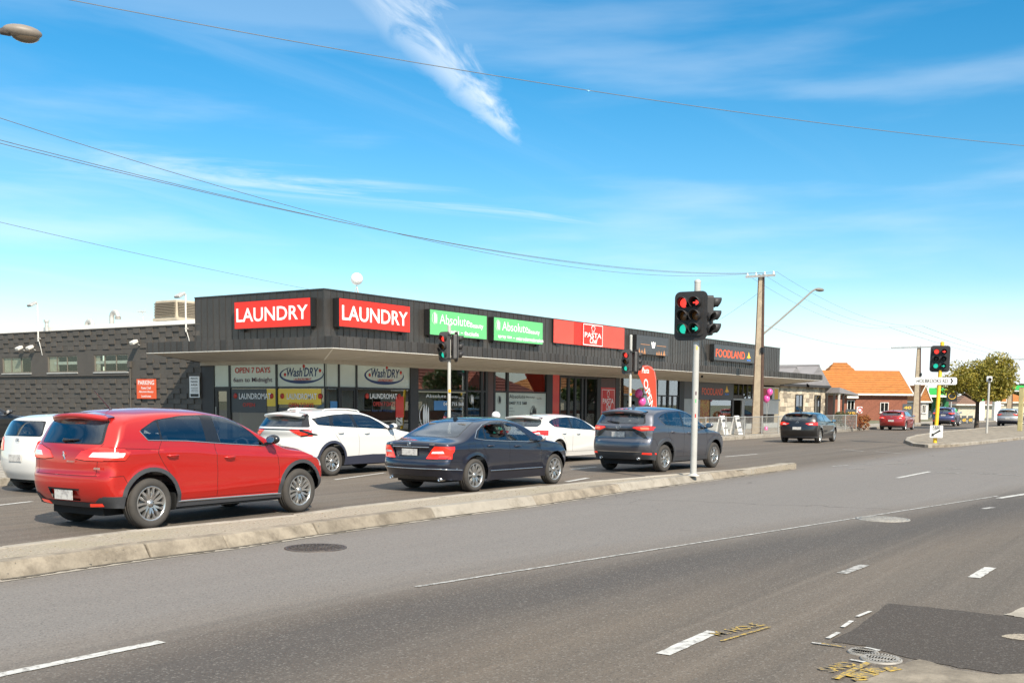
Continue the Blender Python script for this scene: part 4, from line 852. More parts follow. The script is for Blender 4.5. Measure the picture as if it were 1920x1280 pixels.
# dome vent, antenna, weather ball
p = at_x(289, 605, 30.5); dv = thing('roof_vent', 'small domed metal roof vent next to the cooler', 'vent', (30.5, p.y, ZW+.15)); MB().cyl((30.5, p.y, ZW+.1), (30.5, p.y, p.z-.1), .16).build('neck', 'galv', dv); MB().sphere((30.5, p.y, p.z-.1), .24, (1, 1, .6)).build('dome', 'trim_white', dv)
p0, p1 = at_x(270, 606, 33), at_x(267, 584, 33); an = thing('tv_antenna', 'thin television antenna standing on the white roof', 'antenna', (33, p0.y, ZW+.3)); MB().cyl((33, p0.y, ZW+.25), (33, p1.y, p1.z), .022, n=6).build('mast', 'galv', an)
m = MB(); m.cyl((33, p1.y-.25, p1.z), (33, p1.y+.35, p1.z), .015, n=6)
for k in range(5): m.cyl((32.75, p1.y-.2+k*.13, p1.z), (33.25, p1.y-.2+k*.13, p1.z), .010, n=5); m.cyl((33, p1.y-.2+k*.13, p1.z-.12), (33, p1.y-.2+k*.13, p1.z+.12), .010, n=5)
m.build('element', 'galv', an)
p = at_y(669, 523, YF+1.2); wb = thing('roof_globe', 'white globe on a small tripod above the street parapet', 'globe', (p.x, p.y, 5.3)); MB().sphere(p, .23, nu=20, nv=14).build('globe', 'sign_white', wb)
m = MB()
for a in (20, 140, 260): m.cyl(p+Vector((0, 0, -.25)), (p.x+.28*math.cos(R(a)), p.y+.28*math.sin(R(a)), 5.15), .02, n=6)
m.build('tripod', 'galv', wb)
MB().box((XW+.3, YF+.3, 5.05), (XE-.3, YL-.02, 5.15)).build('main_roof', 'roof_white', bld)
# ================================================================== vehicles
def paint(name, col, metal=0.25, rough=0.38): return P(name, col, rough, metal, coat=1.0, backdark=True)
paint('paint_red', (0.58, 0.020, 0.014), 0.45, 0.30); paint('paint_white', (0.66, 0.65, 0.62), 0.0, 0.4); paint('paint_navy', (0.026, 0.029, 0.046), 0.55, 0.28)
paint('paint_grey', (0.135, 0.138, 0.160), 0.75, 0.33); paint('paint_black', (0.012, 0.012, 0.013), 0.2, 0.35); paint('paint_darkred', (0.30, 0.02, 0.018), 0.2); paint('paint_blue', (0.06, 0.075, 0.17), 0.4); paint('paint_silver', (0.45, 0.45, 0.45), 0.6)
P('gap', (0.006, 0.006, 0.006), 0.8); P('trim_black', (0.012, 0.012, 0.013), 0.25, coat=0.5); P('plastic_grey', (0.045, 0.046, 0.05), 0.6, bump=(200, 0.05)); P('plastic_blue', (0.030, 0.034, 0.055), 0.5)
P('tyre', (0.050, 0.045, 0.040), 0.85, var=(6, 0.25), bump=(60, 0.1)); P('alloy', (0.55, 0.54, 0.52), 0.28, metal=0.85); P('alloy_dark', (0.05, 0.05, 0.052), 0.35, metal=0.6); P('disc', (0.14, 0.135, 0.13), 0.45, metal=0.7)
P('chrome', (0.75, 0.75, 0.75), 0.12, metal=1.0); P('lamp_red', (0.62, 0.012, 0.010), 0.10, coat=1.0, emis=((1.0, 0.05, 0.015), 0.42)); P('lamp_white', (0.72, 0.72, 0.70), 0.10, coat=1.0); P('lamp_amber', (0.75, 0.25, 0.04), 0.15, coat=1.0, emis=((1, 0.35, 0.05), 0.25))
P('lamp_lit', (0.8, 0.10, 0.06), 0.15, coat=1.0, emis=((1, 0.16, 0.06), 0.9)); P('headlamp', (0.55, 0.57, 0.60), 0.08, coat=1.0, metal=0.3); P('seat', (0.11, 0.105, 0.10), 0.85, var=(8, 0.15)); P('plate', (0.55, 0.53, 0.50), 0.4, stain=(14, 0.48, 0.60, (0.33, 0.31, 0.30)))
glass('car_glass', (0.74, 0.77, 0.76), 1.7); glass('car_glass_dark', (0.30, 0.305, 0.30), 1.7)

def cr(pts, t):
    """smooth curve through (t, v...) control points, evaluated at t"""
    pts = np.array(pts, float); k = pts[:, 0]; out_ = []
    for c in range(1, pts.shape[1]):
        v = pts[:, c]; d = np.gradient(v, k) if len(k) > 2 else np.full(2, (v[1]-v[0])/(k[1]-k[0]))
        s = np.diff(v)/np.diff(k)
        for i in range(1, len(k)-1):       # keep the curve from overshooting
            if s[i-1]*s[i] <= 0: d[i] = 0
            else: d[i] = 2*s[i-1]*s[i]/(s[i-1]+s[i])
        j = np.clip(np.searchsorted(k, t)-1, 0, len(k)-2); h = k[j+1]-k[j]; u = np.clip((t-k[j])/h, 0, 1)
        out_.append((2*u**3-3*u**2+1)*v[j]+(u**3-2*u**2+u)*h*d[j]+(-2*u**3+3*u**2)*v[j+1]+(u**3-u**2)*h*d[j+1])
    return out_[0] if len(out_) == 1 else np.array(out_)
def inside(poly, x, y):
    c = False; n = len(poly)
    for i in range(n):
        x0, y0 = poly[i]; x1, y1 = poly[i-1]
        if (y0 > y) != (y1 > y) and x < (x1-x0)*(y-y0)/(y1-y0)+x0: c = not c
    return c
def roundpoly(pts, r=0.04, n=3):
    o = []; N_ = len(pts)
    for i in range(N_):
        p = Vector(pts[i]); a = Vector(pts[i-1]); b = Vector(pts[(i+1) % N_])
        da, db = (a-p), (b-p); ra = min(r, da.length*.45); rb = min(r, db.length*.45)
        A = p+da.normalized()*ra; B = p+db.normalized()*rb
        for k in range(n+1):
            t = k/n; q = A*(1-t)**2+p*2*t*(1-t)+B*t*t; o.append((q.x, q.y))
    return o

class Shell:
    """a car body skin: rounded box lattice bent to the profile curves, then cut into panels"""
    def __init__(s, S, res=1.0):
        s.S = S
        Nx, Ny, Nz = int(84*res), 2*int(13*res), int(32*res)
        idx = {}; P_ = []
        def vid(i, j, k):
            key = (i, j, k)
            if key not in idx: idx[key] = len(P_); P_.append(key)
            return idx[key]
        faces = []
        for i in range(Nx):
            for k in range(Nz):
                faces.append((vid(i, 0, k), vid(i+1, 0, k), vid(i+1, 0, k+1), vid(i, 0, k+1)))
                faces.append((vid(i, Ny, k+1), vid(i+1, Ny, k+1), vid(i+1, Ny, k), vid(i, Ny, k)))
            for j in range(Ny): faces.append((vid(i, j, Nz), vid(i+1, j, Nz), vid(i+1, j+1, Nz), vid(i, j+1, Nz)))
        for j in range(Ny):
            for k in range(Nz):
                faces.append((vid(0, j, k), vid(0, j, k+1), vid(0, j+1, k+1), vid(0, j+1, k)))
                faces.append((vid(Nx, j, k), vid(Nx, j+1, k), vid(Nx, j+1, k+1), vid(Nx, j, k+1)))
        L_ = np.array(P_, float); xi = L_[:, 0]/Nx; eta = -1+2*L_[:, 1]/Ny; ze = L_[:, 2]/Nz
        T, B, Rr, Fr = S['top'], S['bot'], S['rear'], S['front']
        def curveT(C, u):      # C = [(x,z)...] parametrised by x
            C = np.array(C, float); x = C[0, 0]+(C[-1, 0]-C[0, 0])*u; return np.stack([x, cr(C, x)])
        def curveZ(C, u):      # C = [(x,z)...] parametrised by z
            C = np.array(C, float)[:, ::-1]; z = C[0, 0]+(C[-1, 0]-C[0, 0])*u; return np.stack([cr(C, z), z])
        Bx, Tx, Rx, Fx = curveT(B, xi), curveT(T, xi), curveZ(Rr, ze), curveZ(Fr, ze)
        c00, c10, c01, c11 = (np.array(q)[:, None] for q in (B[0], B[-1], T[0], T[-1]))
        Q = (1-ze)*Bx+ze*Tx+(1-xi)*Rx+xi*Fx-((1-xi)*(1-ze)*c00+xi*(1-ze)*c10+(1-xi)*ze*c01+xi*ze*c11)
        ae = np.abs(eta)
        bow = S.get('bow', (0.17, 0.24)); crown = S.get('crown', 0.07)
        x = Q[0]+bow[0]*(1-xi)**9*ae**2.6-bow[1]*xi**7*ae**2.4
        z = Q[1]-crown*ze**10*ae**2.6
        y = eta*s.W(x, z)
        V = np.stack([x, y, z], 1)
        # soften the lattice edges
        E = set()
        for f in faces:
            for a, b in zip(f, f[1:]+f[:1]): E.add((min(a, b), max(a, b)))
        E = np.array(list(E)); n = len(V)
        deg = np.zeros(n); np.add.at(deg, E[:, 0], 1); np.add.at(deg, E[:, 1], 1)
        dist = np.sort(np.stack([np.minimum(L_[:, 0], Nx-L_[:, 0]), np.minimum(L_[:, 1], Ny-L_[:, 1]), Nz-L_[:, 2]], 1), 1)[:, 1]
        wgt = np.exp(-(dist/1.7)**2)*0.8
        bottom = L_[:, 2] == 0
        for it in range(5):
            acc = np.zeros_like(V); np.add.at(acc, E[:, 0], V[E[:, 1]]); np.add.at(acc, E[:, 1], V[E[:, 0]])
            d = acc/deg[:, None]-V; d[bottom] = 0
            V = V+d*wgt[:, None]
        s.bm = bmesh.new(); vs = [s.bm.verts.new(p) for p in V]
        s.lay = s.bm.faces.layers.int.new('reg')
        for f in faces: s.bm.faces.new([vs[i] for i in f])
        s.bm.normal_update(); s.regs = ['body']; s.offs = [0.0]
    def W(s, x, z):
        S = s.S; b = cr(S['belt'], x); zl = S['zlow']
        t = np.clip((z-zl)/(b-zl), 0, 1); lowf = cr(S.get('sect', [(0, .94), (.3, .985), (.55, 1.0), (.8, .995), (1, .975)]), t)
        up = np.maximum(z-b, 0); f = S['w']*lowf-up*S.get('tum', .30)-up*up*S.get('tumc', .12)
        f = f*cr(S['plan'], x)
        for zc, amp, sg in S.get('crease', []):
            q = z-cr(zc, x); f = f+amp*np.where(q > 0, np.exp(-(q/sg)**2), np.exp(-(q/(sg*2.5))**2))
        for wx in (0, S['wb']):
            d = np.hypot(x-wx, z-S['r']); f = f+S.get('flare', .018)*np.exp(-((d-S['ra'])/.07)**2)*(z < b)
        return np.maximum(f, .05)
    def faces_for(s, view, sgn):
        o = []
        for f in s.bm.faces:
            n = f.normal; c = f.calc_center_median()
            if view == 'side':
                if n.y*sgn > .35 and c.y*sgn > 0: o.append(f)
            elif view == 'rear':
                if n.x < -.22 and c.x < s.S['xmid']: o.append(f)
            elif view == 'front':
                if n.x > .22 and c.x > s.S['xmid']: o.append(f)
            elif view == 'top':
                if n.z > .6: o.append(f)
        return o
    def co(s, view, c): return (c.x, c.z) if view == 'side' else ((c.x, c.y) if view == 'top' else (c.y, c.z))
    def slice(s, view, faces, a, b, m=.07):
        """cut faces near the segment a-b along its line"""
        x0, x1 = min(a[0], b[0])-m, max(a[0], b[0])+m; y0, y1 = min(a[1], b[1])-m, max(a[1], b[1])+m
        loc = []
        for f in faces:
            if not f.is_valid: continue
            q = s.co(view, f.calc_center_median())
            if x0 < q[0] < x1 and y0 < q[1] < y1: loc.append(f)
        if not loc: return faces
        d = (b[0]-a[0], b[1]-a[1]); nrm = (-d[1], d[0])
        if view == 'side': co, no = (a[0], 0, a[1]), (nrm[0], 0, nrm[1])
        elif view == 'top': co, no = (a[0], a[1], 0), (nrm[0], nrm[1], 0)
        else: co, no = (0, a[0], a[1]), (0, nrm[0], nrm[1])
        geom = set(loc)
        for f in loc: geom.update(f.edges); geom.update(f.verts)
        r = bmesh.ops.bisect_plane(s.bm, geom=list(geom), dist=1e-5, plane_co=co, plane_no=no)
        new = [g for g in r['geom'] if isinstance(g, bmesh.types.BMFace) and g.is_valid]
        st = set(f for f in faces if f.is_valid); st.update(new); return list(st)
    def reg(s, name, off=0.0):
        s.regs.append(name); s.offs.append(off); return len(s.regs)-1
    def region(s, name, view, poly, sgn=1, off=0.0, only=None):
        faces = s.faces_for(view, sgn)
        x0 = min(p[0] for p in poly)-.2; x1 = max(p[0] for p in poly)+.2; y0 = min(p[1] for p in poly)-.2; y1 = max(p[1] for p in poly)+.2
        faces = [f for f in faces if x0 < s.co(view, f.calc_center_median())[0] < x1 and y0 < s.co(view, f.calc_center_median())[1] < y1]
        for i in range(len(poly)): faces = s.slice(view, faces, poly[i-1], poly[i])
        rid = s.reg(name, off) if name else -1
        for f in faces:
            if not f.is_valid: continue
            q = s.co(view, f.calc_center_median())
            if inside(poly, *q) and (only is None or f[s.lay] in only): f[s.lay] = rid
        s.bm.normal_update(); return rid
    def both(s, name, poly, off=0.0, only=None): return [s.region(name, 'side', poly, g, off, only) for g in (-1, 1)]
    def seam(s, view, line, sgn=1, wd=.007, skip=()):
        faces = s.faces_for(view, sgn)
        xs = [p[0] for p in line]; ys = [p[1] for p in line]
        faces = [f for f in faces if min(xs)-.2 < s.co(view, f.calc_center_median())[0] < max(xs)+.2 and min(ys)-.2 < s.co(view, f.calc_center_median())[1] < max(ys)+.2]
        rid = s.regs.index('gap') if 'gap' in s.regs else s.reg('gap', -.004)
        for a, b in zip(line, line[1:]):
            d = Vector((b[0]-a[0], b[1]-a[1])); n = Vector((-d.y, d.x)).normalized()*wd/2
            for g in (-1, 1): faces = s.slice(view, faces, (a[0]+n.x*g, a[1]+n.y*g), (b[0]+n.x*g, b[1]+n.y*g), .05)
        for f in faces:
            if not f.is_valid or s.regs[f[s.lay]] in skip: continue
            q = Vector(s.co(view, f.calc_center_median()))
            for a, b in zip(line, line[1:]):
                A, B = Vector(a), Vector(b); d = B-A; t = max(0, min(1, (q-A).dot(d)/d.length_squared))
                if (q-(A+d*t)).length < wd*.62: f[s.lay] = rid; break
    def parts(s, root, mats):
        bm = s.bm; bm.normal_update(); bm.verts.index_update()
        groups = {}
        for f in bm.faces:
            r = f[s.lay]
            if r < 0 or s.regs[r] in ('hole',): continue
            groups.setdefault(r, []).append(f)
        obs = {}
        for r, fs in groups.items():
            name = s.regs[r]; vm_ = {}; vs = []; ns = []; fc = []
            for f in fs:
                q = []
                for v in f.verts:
                    if v.index not in vm_: vm_[v.index] = len(vs); vs.append(v.co+v.normal*s.offs[r]); ns.append(v.normal.copy())
                    q.append(vm_[v.index])
                fc.append(q)
            nm, mat = mats.get(name, (name, 'paint'))
            if s.offs[r] > 0:      # proud panels get an edge so that no slit shows
                cnt = {}
                for q in fc:
                    for a, b in zip(q, q[1:]+q[:1]):
                        k = (min(a, b), max(a, b)); cnt[k] = (cnt.get(k, (0,))[0]+1, a, b)
                inner = {}
                for k, (c, a, b) in cnt.items():
                    if c == 1:
                        for v in (a, b):
                            if v not in inner: inner[v] = len(vs); vs.append(vs[v]-ns[v]*(s.offs[r]+.004)); ns.append(ns[v])
                        fc.append([b, a, inner[a], inner[b]])
            me = bpy.data.meshes.new(nm); me.from_pydata([tuple(v) for v in vs], [], fc); me.materials.append(MAT[mat])
            me.polygons.foreach_set('use_smooth', [True]*len(fc)); me.update()
            try: me.normals_split_custom_set_from_vertices([tuple(n) for n in ns])
            except Exception: pass
            o = bpy.data.objects.new(nm, me); o.parent = root; COL.objects.link(o); obs.setdefault(name, []).append(o)
        s.bvh = None
        return obs
    def hit(s, o, d):
        from mathutils.bvhtree import BVHTree
        if getattr(s, '_bvh', None) is None: s._bvh = BVHTree.FromBMesh(s.bm)
        return s._bvh.ray_cast(Vector(o), Vector(d))[0]
    def side_pt(s, x, z, sgn, off=0.0):
        p = s.hit((x, 2.0*sgn, z), (0, -sgn, 0)); return (p+Vector((0, off*sgn, 0))) if p else Vector((x, .85*sgn, z))
    def rear_pt(s, y, z, off=0.0):
        p = s.hit((-3, y, z), (1, 0, 0)); return (p+Vector((-off, 0, 0))) if p else Vector((-.8, y, z))
    def top_pt(s, x, y, off=0.0):
        p = s.hit((x, y, 3), (0, 0, -1)); return (p+Vector((0, 0, off))) if p else Vector((x, y, 1.5))

def circle(cx_, cz_, r, n=30, a0=0): return [(cx_+r*math.cos(2*math.pi*k/n+a0), cz_+r*math.sin(2*math.pi*k/n+a0)) for k in range(n)]
_wh = {}
def wheel_meshes(key, r, rr, wd, spokes, style, rimmat):
    if key in _wh: return _wh[key]
    res = []
    m = MB(); h = wd/2
    prof = [(rr, -h*.86), (rr+.02, -h*.98), (rr+(r-rr)*.5, -h*1.04), (r-.03, -h*.96), (r-.006, -h*.78), (r, -h*.55), (r, -h*.5), (r-.010, -h*.48), (r-.010, -h*.44), (r, -h*.42), (r, -h*.04), (r-.010, -h*.03), (r-.010, h*.03), (r, h*.04), (r, h*.42), (r-.010, h*.44), (r-.010, h*.48), (r, h*.5), (r, h*.55), (r-.006, h*.78), (r-.03, h*.96), (rr+(r-rr)*.5, h*1.04), (rr+.02, h*.98), (rr, h*.86)]
    m.lathe(prof, (0, 0, 0), (0, 1, 0), 44); res.append(('tyre', m, 'tyre'))
    m = MB()     # outer side is -y
    m.lathe([(rr+.004, -h*.90), (rr-.008, -h*.93), (rr-.020, -h*.82), (rr-.03, -h*.3), (rr-.03, h*.8)], (0, 0, 0), (0, 1, 0), 40)
    hub = .062
    for k in range(spokes):
        a0 = 2*math.pi*k/spokes+math.pi/2
        offs = (-1, 1) if style in ('double', 'vee', 'twist') else (0,)
        for g in offs:
            da_out = {'double': .16, 'vee': .30, 'twist': .22}.get(style, 0)*g*(5/spokes if style != 'double' else 10/spokes*.8)
            da_in = {'double': .30, 'vee': .16, 'twist': .42}.get(style, 0)*g*(5/spokes if style != 'double' else 10/spokes*.8)
            wi = {'double': .015, 'vee': .019, 'twist': .016}.get(style, .035); wo = {'double': .018, 'vee': .024, 'twist': .030}.get(style, .026)
            R0, R1 = hub*.8, rr-.012
            def pt(rad, ang, lat, y): return (rad*math.cos(ang)-lat*math.sin(ang), y, rad*math.sin(ang)+lat*math.cos(ang))
            y0o, y1o = -h*.70, -h*.84; th = .035
            b = [pt(R0, a0+da_in, -wi, y0o), pt(R1, a0+da_out, -wo, y1o), pt(R1, a0+da_out, wo, y1o), pt(R0, a0+da_in, wi, y0o)]
            mid = [pt((R0+R1)/2, a0+(da_in+da_out)/2, -(wi+wo)/2*.8, (y0o+y1o)/2-.008), pt((R0+R1)/2, a0+(da_in+da_out)/2, (wi+wo)/2*.8, (y0o+y1o)/2-.008)]
            t = [(q[0], q[1]+th, q[2]) for q in b]
            vs = [b[0], mid[0], b[1], b[2], mid[1], b[3], t[0], t[1], t[2], t[3]]
            m.add(vs, [(0, 1, 4, 5), (1, 2, 3, 4), (0, 6, 7, 2, 1), (3, 8, 9, 5, 4)][:], False)
    m.lathe([(.0005, -h*.80), (hub*.55, -h*.79), (hub*.6, -h*.72), (hub, -h*.70), (hub*1.05, -h*.45)], (0, 0, 0), (0, 1, 0), 20)
    res.append(('rim', m, rimmat))
    m = MB(); m.lathe([(rr-.025, -h*.1), (rr-.03, -h*.12), (.04, -h*.12)], (0, 0, 0), (0, 1, 0), 24); res.append(('inner_barrel', m, 'gap'))
    m = MB(); m.lathe([(rr*.70, -h*.22), (rr*.70, -h*.34), (rr*.36, -h*.34), (rr*.34, -h*.44), (.02, -h*.44)], (0, 0, 0), (0, 1, 0), 28); res.append(('brake_disc', m, 'disc'))
    m = MB()
    for k in range(5): a = 2*math.pi*k/5+.3; m.cyl((.040*math.cos(a), -h*.74, .040*math.sin(a)), (.040*math.cos(a), -h*.66, .040*math.sin(a)), .008, n=6)
    res.append(('wheel_nut', m, 'alloy_dark'))
    out_ = []
    for nm, mb, mt_ in res:
        o = mb.build(nm, mt_); out_.append((nm, o.data)); bpy.data.objects.remove(o)
    _wh[key] = out_; return out_
def add_wheels(root, S, rear_only=False):
    meshes = wheel_meshes((S['r'], S['spokes'], S['style'], S.get('rim', 'alloy')), S['r'], S['rr'], S.get('tw', .215), S['spokes'], S['style'], S.get('rim', 'alloy'))
    yo = S['w']-S.get('tw', .215)/2-.012
    for wx in (0, S['wb']):
        for sg in (-1, 1):
            e = bpy.data.objects.new('wheel', None); e.empty_display_size = .1; e.parent = root; e.location = (wx, yo*sg, S['r']); e.rotation_euler = (0, random.uniform(0, 6.28) if S.get('spin', True) else 0, 0 if sg < 0 else math.pi); COL.objects.link(e)
            for nm, me in meshes:
                o = bpy.data.objects.new(nm, me); o.parent = e; COL.objects.link(o)
def lpart(root, name, mb, mat, bevel=0.0): return mb.build(name, mat, root, bevel, local=True)
def cabin(root, S, res=True):
    """seats, dashboard, floor pan and wheel wells"""
    w, wb = S['w'], S['wb']; zf = S['r']+.02
    m = MB(); m.box((-S['ro']*.7, -w*.62, .20), (wb+S['fo']*.6, w*.62, zf+.12)); m.box((.42, -w*.93, .24), (wb-.42, w*.93, zf+.10)); lpart(root, 'underbody', m, 'gap')
    bz = S['seat']
    def seat(x, y, wd, tilt=.16):
        m = MB(); m.hexa([(x-.05, y-wd, bz), (x+.45, y-wd, bz+.05), (x+.45, y+wd, bz+.05), (x-.05, y+wd, bz)], [(x-.08, y-wd, bz+.14), (x+.47, y-wd, bz+.19), (x+.47, y+wd, bz+.19), (x-.08, y+wd, bz+.14)])
        m.hexa([(x-.10, y-wd, bz+.1), (x+.02, y-wd, bz+.1), (x+.02, y+wd, bz+.1), (x-.10, y+wd, bz+.1)], [(x-.10-tilt, y-wd*.85, bz+.72), (x-.02-tilt, y-wd*.85, bz+.72), (x-.02-tilt, y+wd*.85, bz+.72), (x-.10-tilt, y+wd*.85, bz+.72)])
        for yy in ((y,) if wd < .4 else (y-.38, y+.38)): m.hexa([(x-.12-tilt, yy-.12, bz+.76), (x-.03-tilt, yy-.12, bz+.76), (x-.03-tilt, yy+.12, bz+.76), (x-.12-tilt, yy+.12, bz+.76)], [(x-.15-tilt, yy-.10, bz+.93), (x-.06-tilt, yy-.10, bz+.93), (x-.06-tilt, yy+.10, bz+.93), (x-.15-tilt, yy+.10, bz+.93)])
        lpart(root, 'seat', m, 'seat', .03)
    seat(S['fs'], -.37, .25); seat(S['fs'], .37, .25); seat(S['fs']-.88, 0, .60)
    xd = S['dash']; m = MB(); m.hexa([(xd, -w*.8, zf+.1), (xd+.5, -w*.8, zf+.1), (xd+.5, w*.8, zf+.1), (xd, w*.8, zf+.1)], [(xd+.05, -w*.8, S['dz']), (xd+.5, -w*.78, S['dz']+.02), (xd+.5, w*.78, S['dz']+.02), (xd+.05, w*.8, S['dz'])]); lpart(root, 'dashboard', m, 'trim_black', .03)
    m = MB(); c = Vector((xd-.16, -.37, S['dz']-.02)); ax = Vector((-.85, 0, .45)).normalized(); a = ax.orthogonal().normalized(); b = ax.cross(a)
    m.tube([c+(a*math.cos(t*math.pi/10)+b*math.sin(t*math.pi/10))*.185 for t in range(21)], .016, 6); m.tube([c-a*.18, c+a*.18], .018, 6); lpart(root, 'steering_wheel', m, 'trim_black')
def mirror(root, sh, x, z, mat, sgn):
    b = sh.side_pt(x, z-.04, sgn); m = MB(); s = sgn
    c = Vector((x+.02, b.y+.15*s, z+.03))
    m.sphere(c, 1, (.07, .115, .072), 14, 9); o = lpart(root, 'mirror', m, mat)
    m = MB(); m.prism([(math.cos(2*math.pi*k/16)*.085, math.sin(2*math.pi*k/16)*.052) for k in range(16)], c+Vector((-.058, 0, 0)), (0, -1, 0), (0, 0, 1), .012, .016); m.build('mirror_glass', 'chrome', o, local=True)
    m = MB(); m.hexa([b+Vector((-.03, -.02*s, -.03)), b+Vector((.05, -.02*s, -.03)), b+Vector((.05, .1*s, -.01)), b+Vector((-.03, .1*s, -.01))], [b+Vector((-.03, -.02*s, .02)), b+Vector((.05, -.02*s, .02)), b+Vector((.05, .1*s, .03)), b+Vector((-.03, .1*s, .03))]); m.build('mirror_arm', 'trim_black', o, local=True)
def handle(root, sh, x, z, sgn, mat, ln=.19):
    a, b = sh.side_pt(x-ln/2, z, sgn, .0), sh.side_pt(x+ln/2, z, sgn, .0); d = Vector((0, sgn, 0))
    m = MB(); m.tube([a, a+(b-a)*.12+d*.034, a+(b-a)*.5+d*.042, a+(b-a)*.88+d*.034, b], [.010, .014, .015, .014, .010], 8); lpart(root, 'door_handle', m, mat)
def surf_strip(root, sh, name, pts, view, mat, r=.008, sgn=-1, off=.004):
    q = []
    for (u0, v0), (u1, v1) in zip(pts, pts[1:]):
        for k in range(6): t = k/6; q.append((u0+(u1-u0)*t, v0+(v1-v0)*t))
    q.append(pts[-1])
    P3 = [sh.side_pt(u, v, sgn, off) if view == 'side' else (sh.rear_pt(u, v, off) if view == 'rear' else sh.top_pt(u, v, off)) for u, v in q]
    m = MB(); m.tube(P3, r, 6); return lpart(root, name, m, mat)
def emblem(root, sh, y, z, kind, r=.05):
    p = sh.rear_pt(y, z, .006); m = MB(); U, V = Vector((0, -1, 0)), Vector((0, 0, 1)); N_ = Vector((-1, 0, 0))
    ring = [p+U*(math.cos(2*math.pi*k/24)*r*(1.25 if kind == 'oval' else 1))+V*(math.sin(2*math.pi*k/24)*r) for k in range(25)]
    if kind in ('oval', 'star', 'kia'): m.tube(ring, r*.11, 6)
    if kind == 'oval': m.tube([p+U*(-r*1.1)+V*(r*.15), p+U*(-r*.5)+V*(-r*.15), p+V*(-r*.25), p+U*(r*.5)+V*(-r*.15), p+U*(r*1.1)+V*(r*.15)], r*.12, 6); m.tube([p+U*(-r*.5)+V*(-r*.2), p+U*(-r*.2)+V*(r*.5), p+V*(-r*.2), p+U*(r*.2)+V*(r*.5), p+U*(r*.5)+V*(-r*.2)], r*.1, 6)
    if kind == 'star':
        for a in (90, 210, 330): m.cyl(p, p+U*(math.cos(R(a))*r)+V*(math.sin(R(a))*r), r*.16, r*.05, 6)
    if kind == 'lion':     # upright animal figure
        for a, b_, w_ in (((0, -.2), (.1, .5), .28), ((.1, .5), (-.25, .85), .24), ((.05, .4), (-.55, .35), .14), ((.05, .1), (-.5, -.05), .13), ((.05, -.2), (-.25, -.9), .17), ((.15, -.2), (.35, -.9), .17), ((.2, -.3), (.7, .2), .08)): m.cyl(p+U*(a[0]*r)+V*(a[1]*r), p+U*(b_[0]*r)+V*(b_[1]*r), w_*r, w_*r*.7, 7)
    lpart(root, 'emblem', m, 'chrome')
def plate(root, sh, y, z, wd=.37, h=.10, tilt=0):
    p = sh.rear_pt(y, z, .012); m = MB(); m.box((p.x-.006, y-wd/2-.01, z-h/2-.01), (p.x+.004, y+wd/2+.01, z+h/2+.01)); o = lpart(root, 'number_plate', m, 'plate', .004)
def wiper(root, sh, y0, z0, y1, z1):
    a, b = sh.rear_pt(y0, z0, .02), sh.rear_pt(y1, z1, .02); m = MB(); m.tube([a, (a+b)/2+Vector((-.02, 0, 0)), b], [.024, .014, .008], 6); m.sphere(a, .03, nu=8, nv=6); lpart(root, 'wiper', m, 'trim_black')

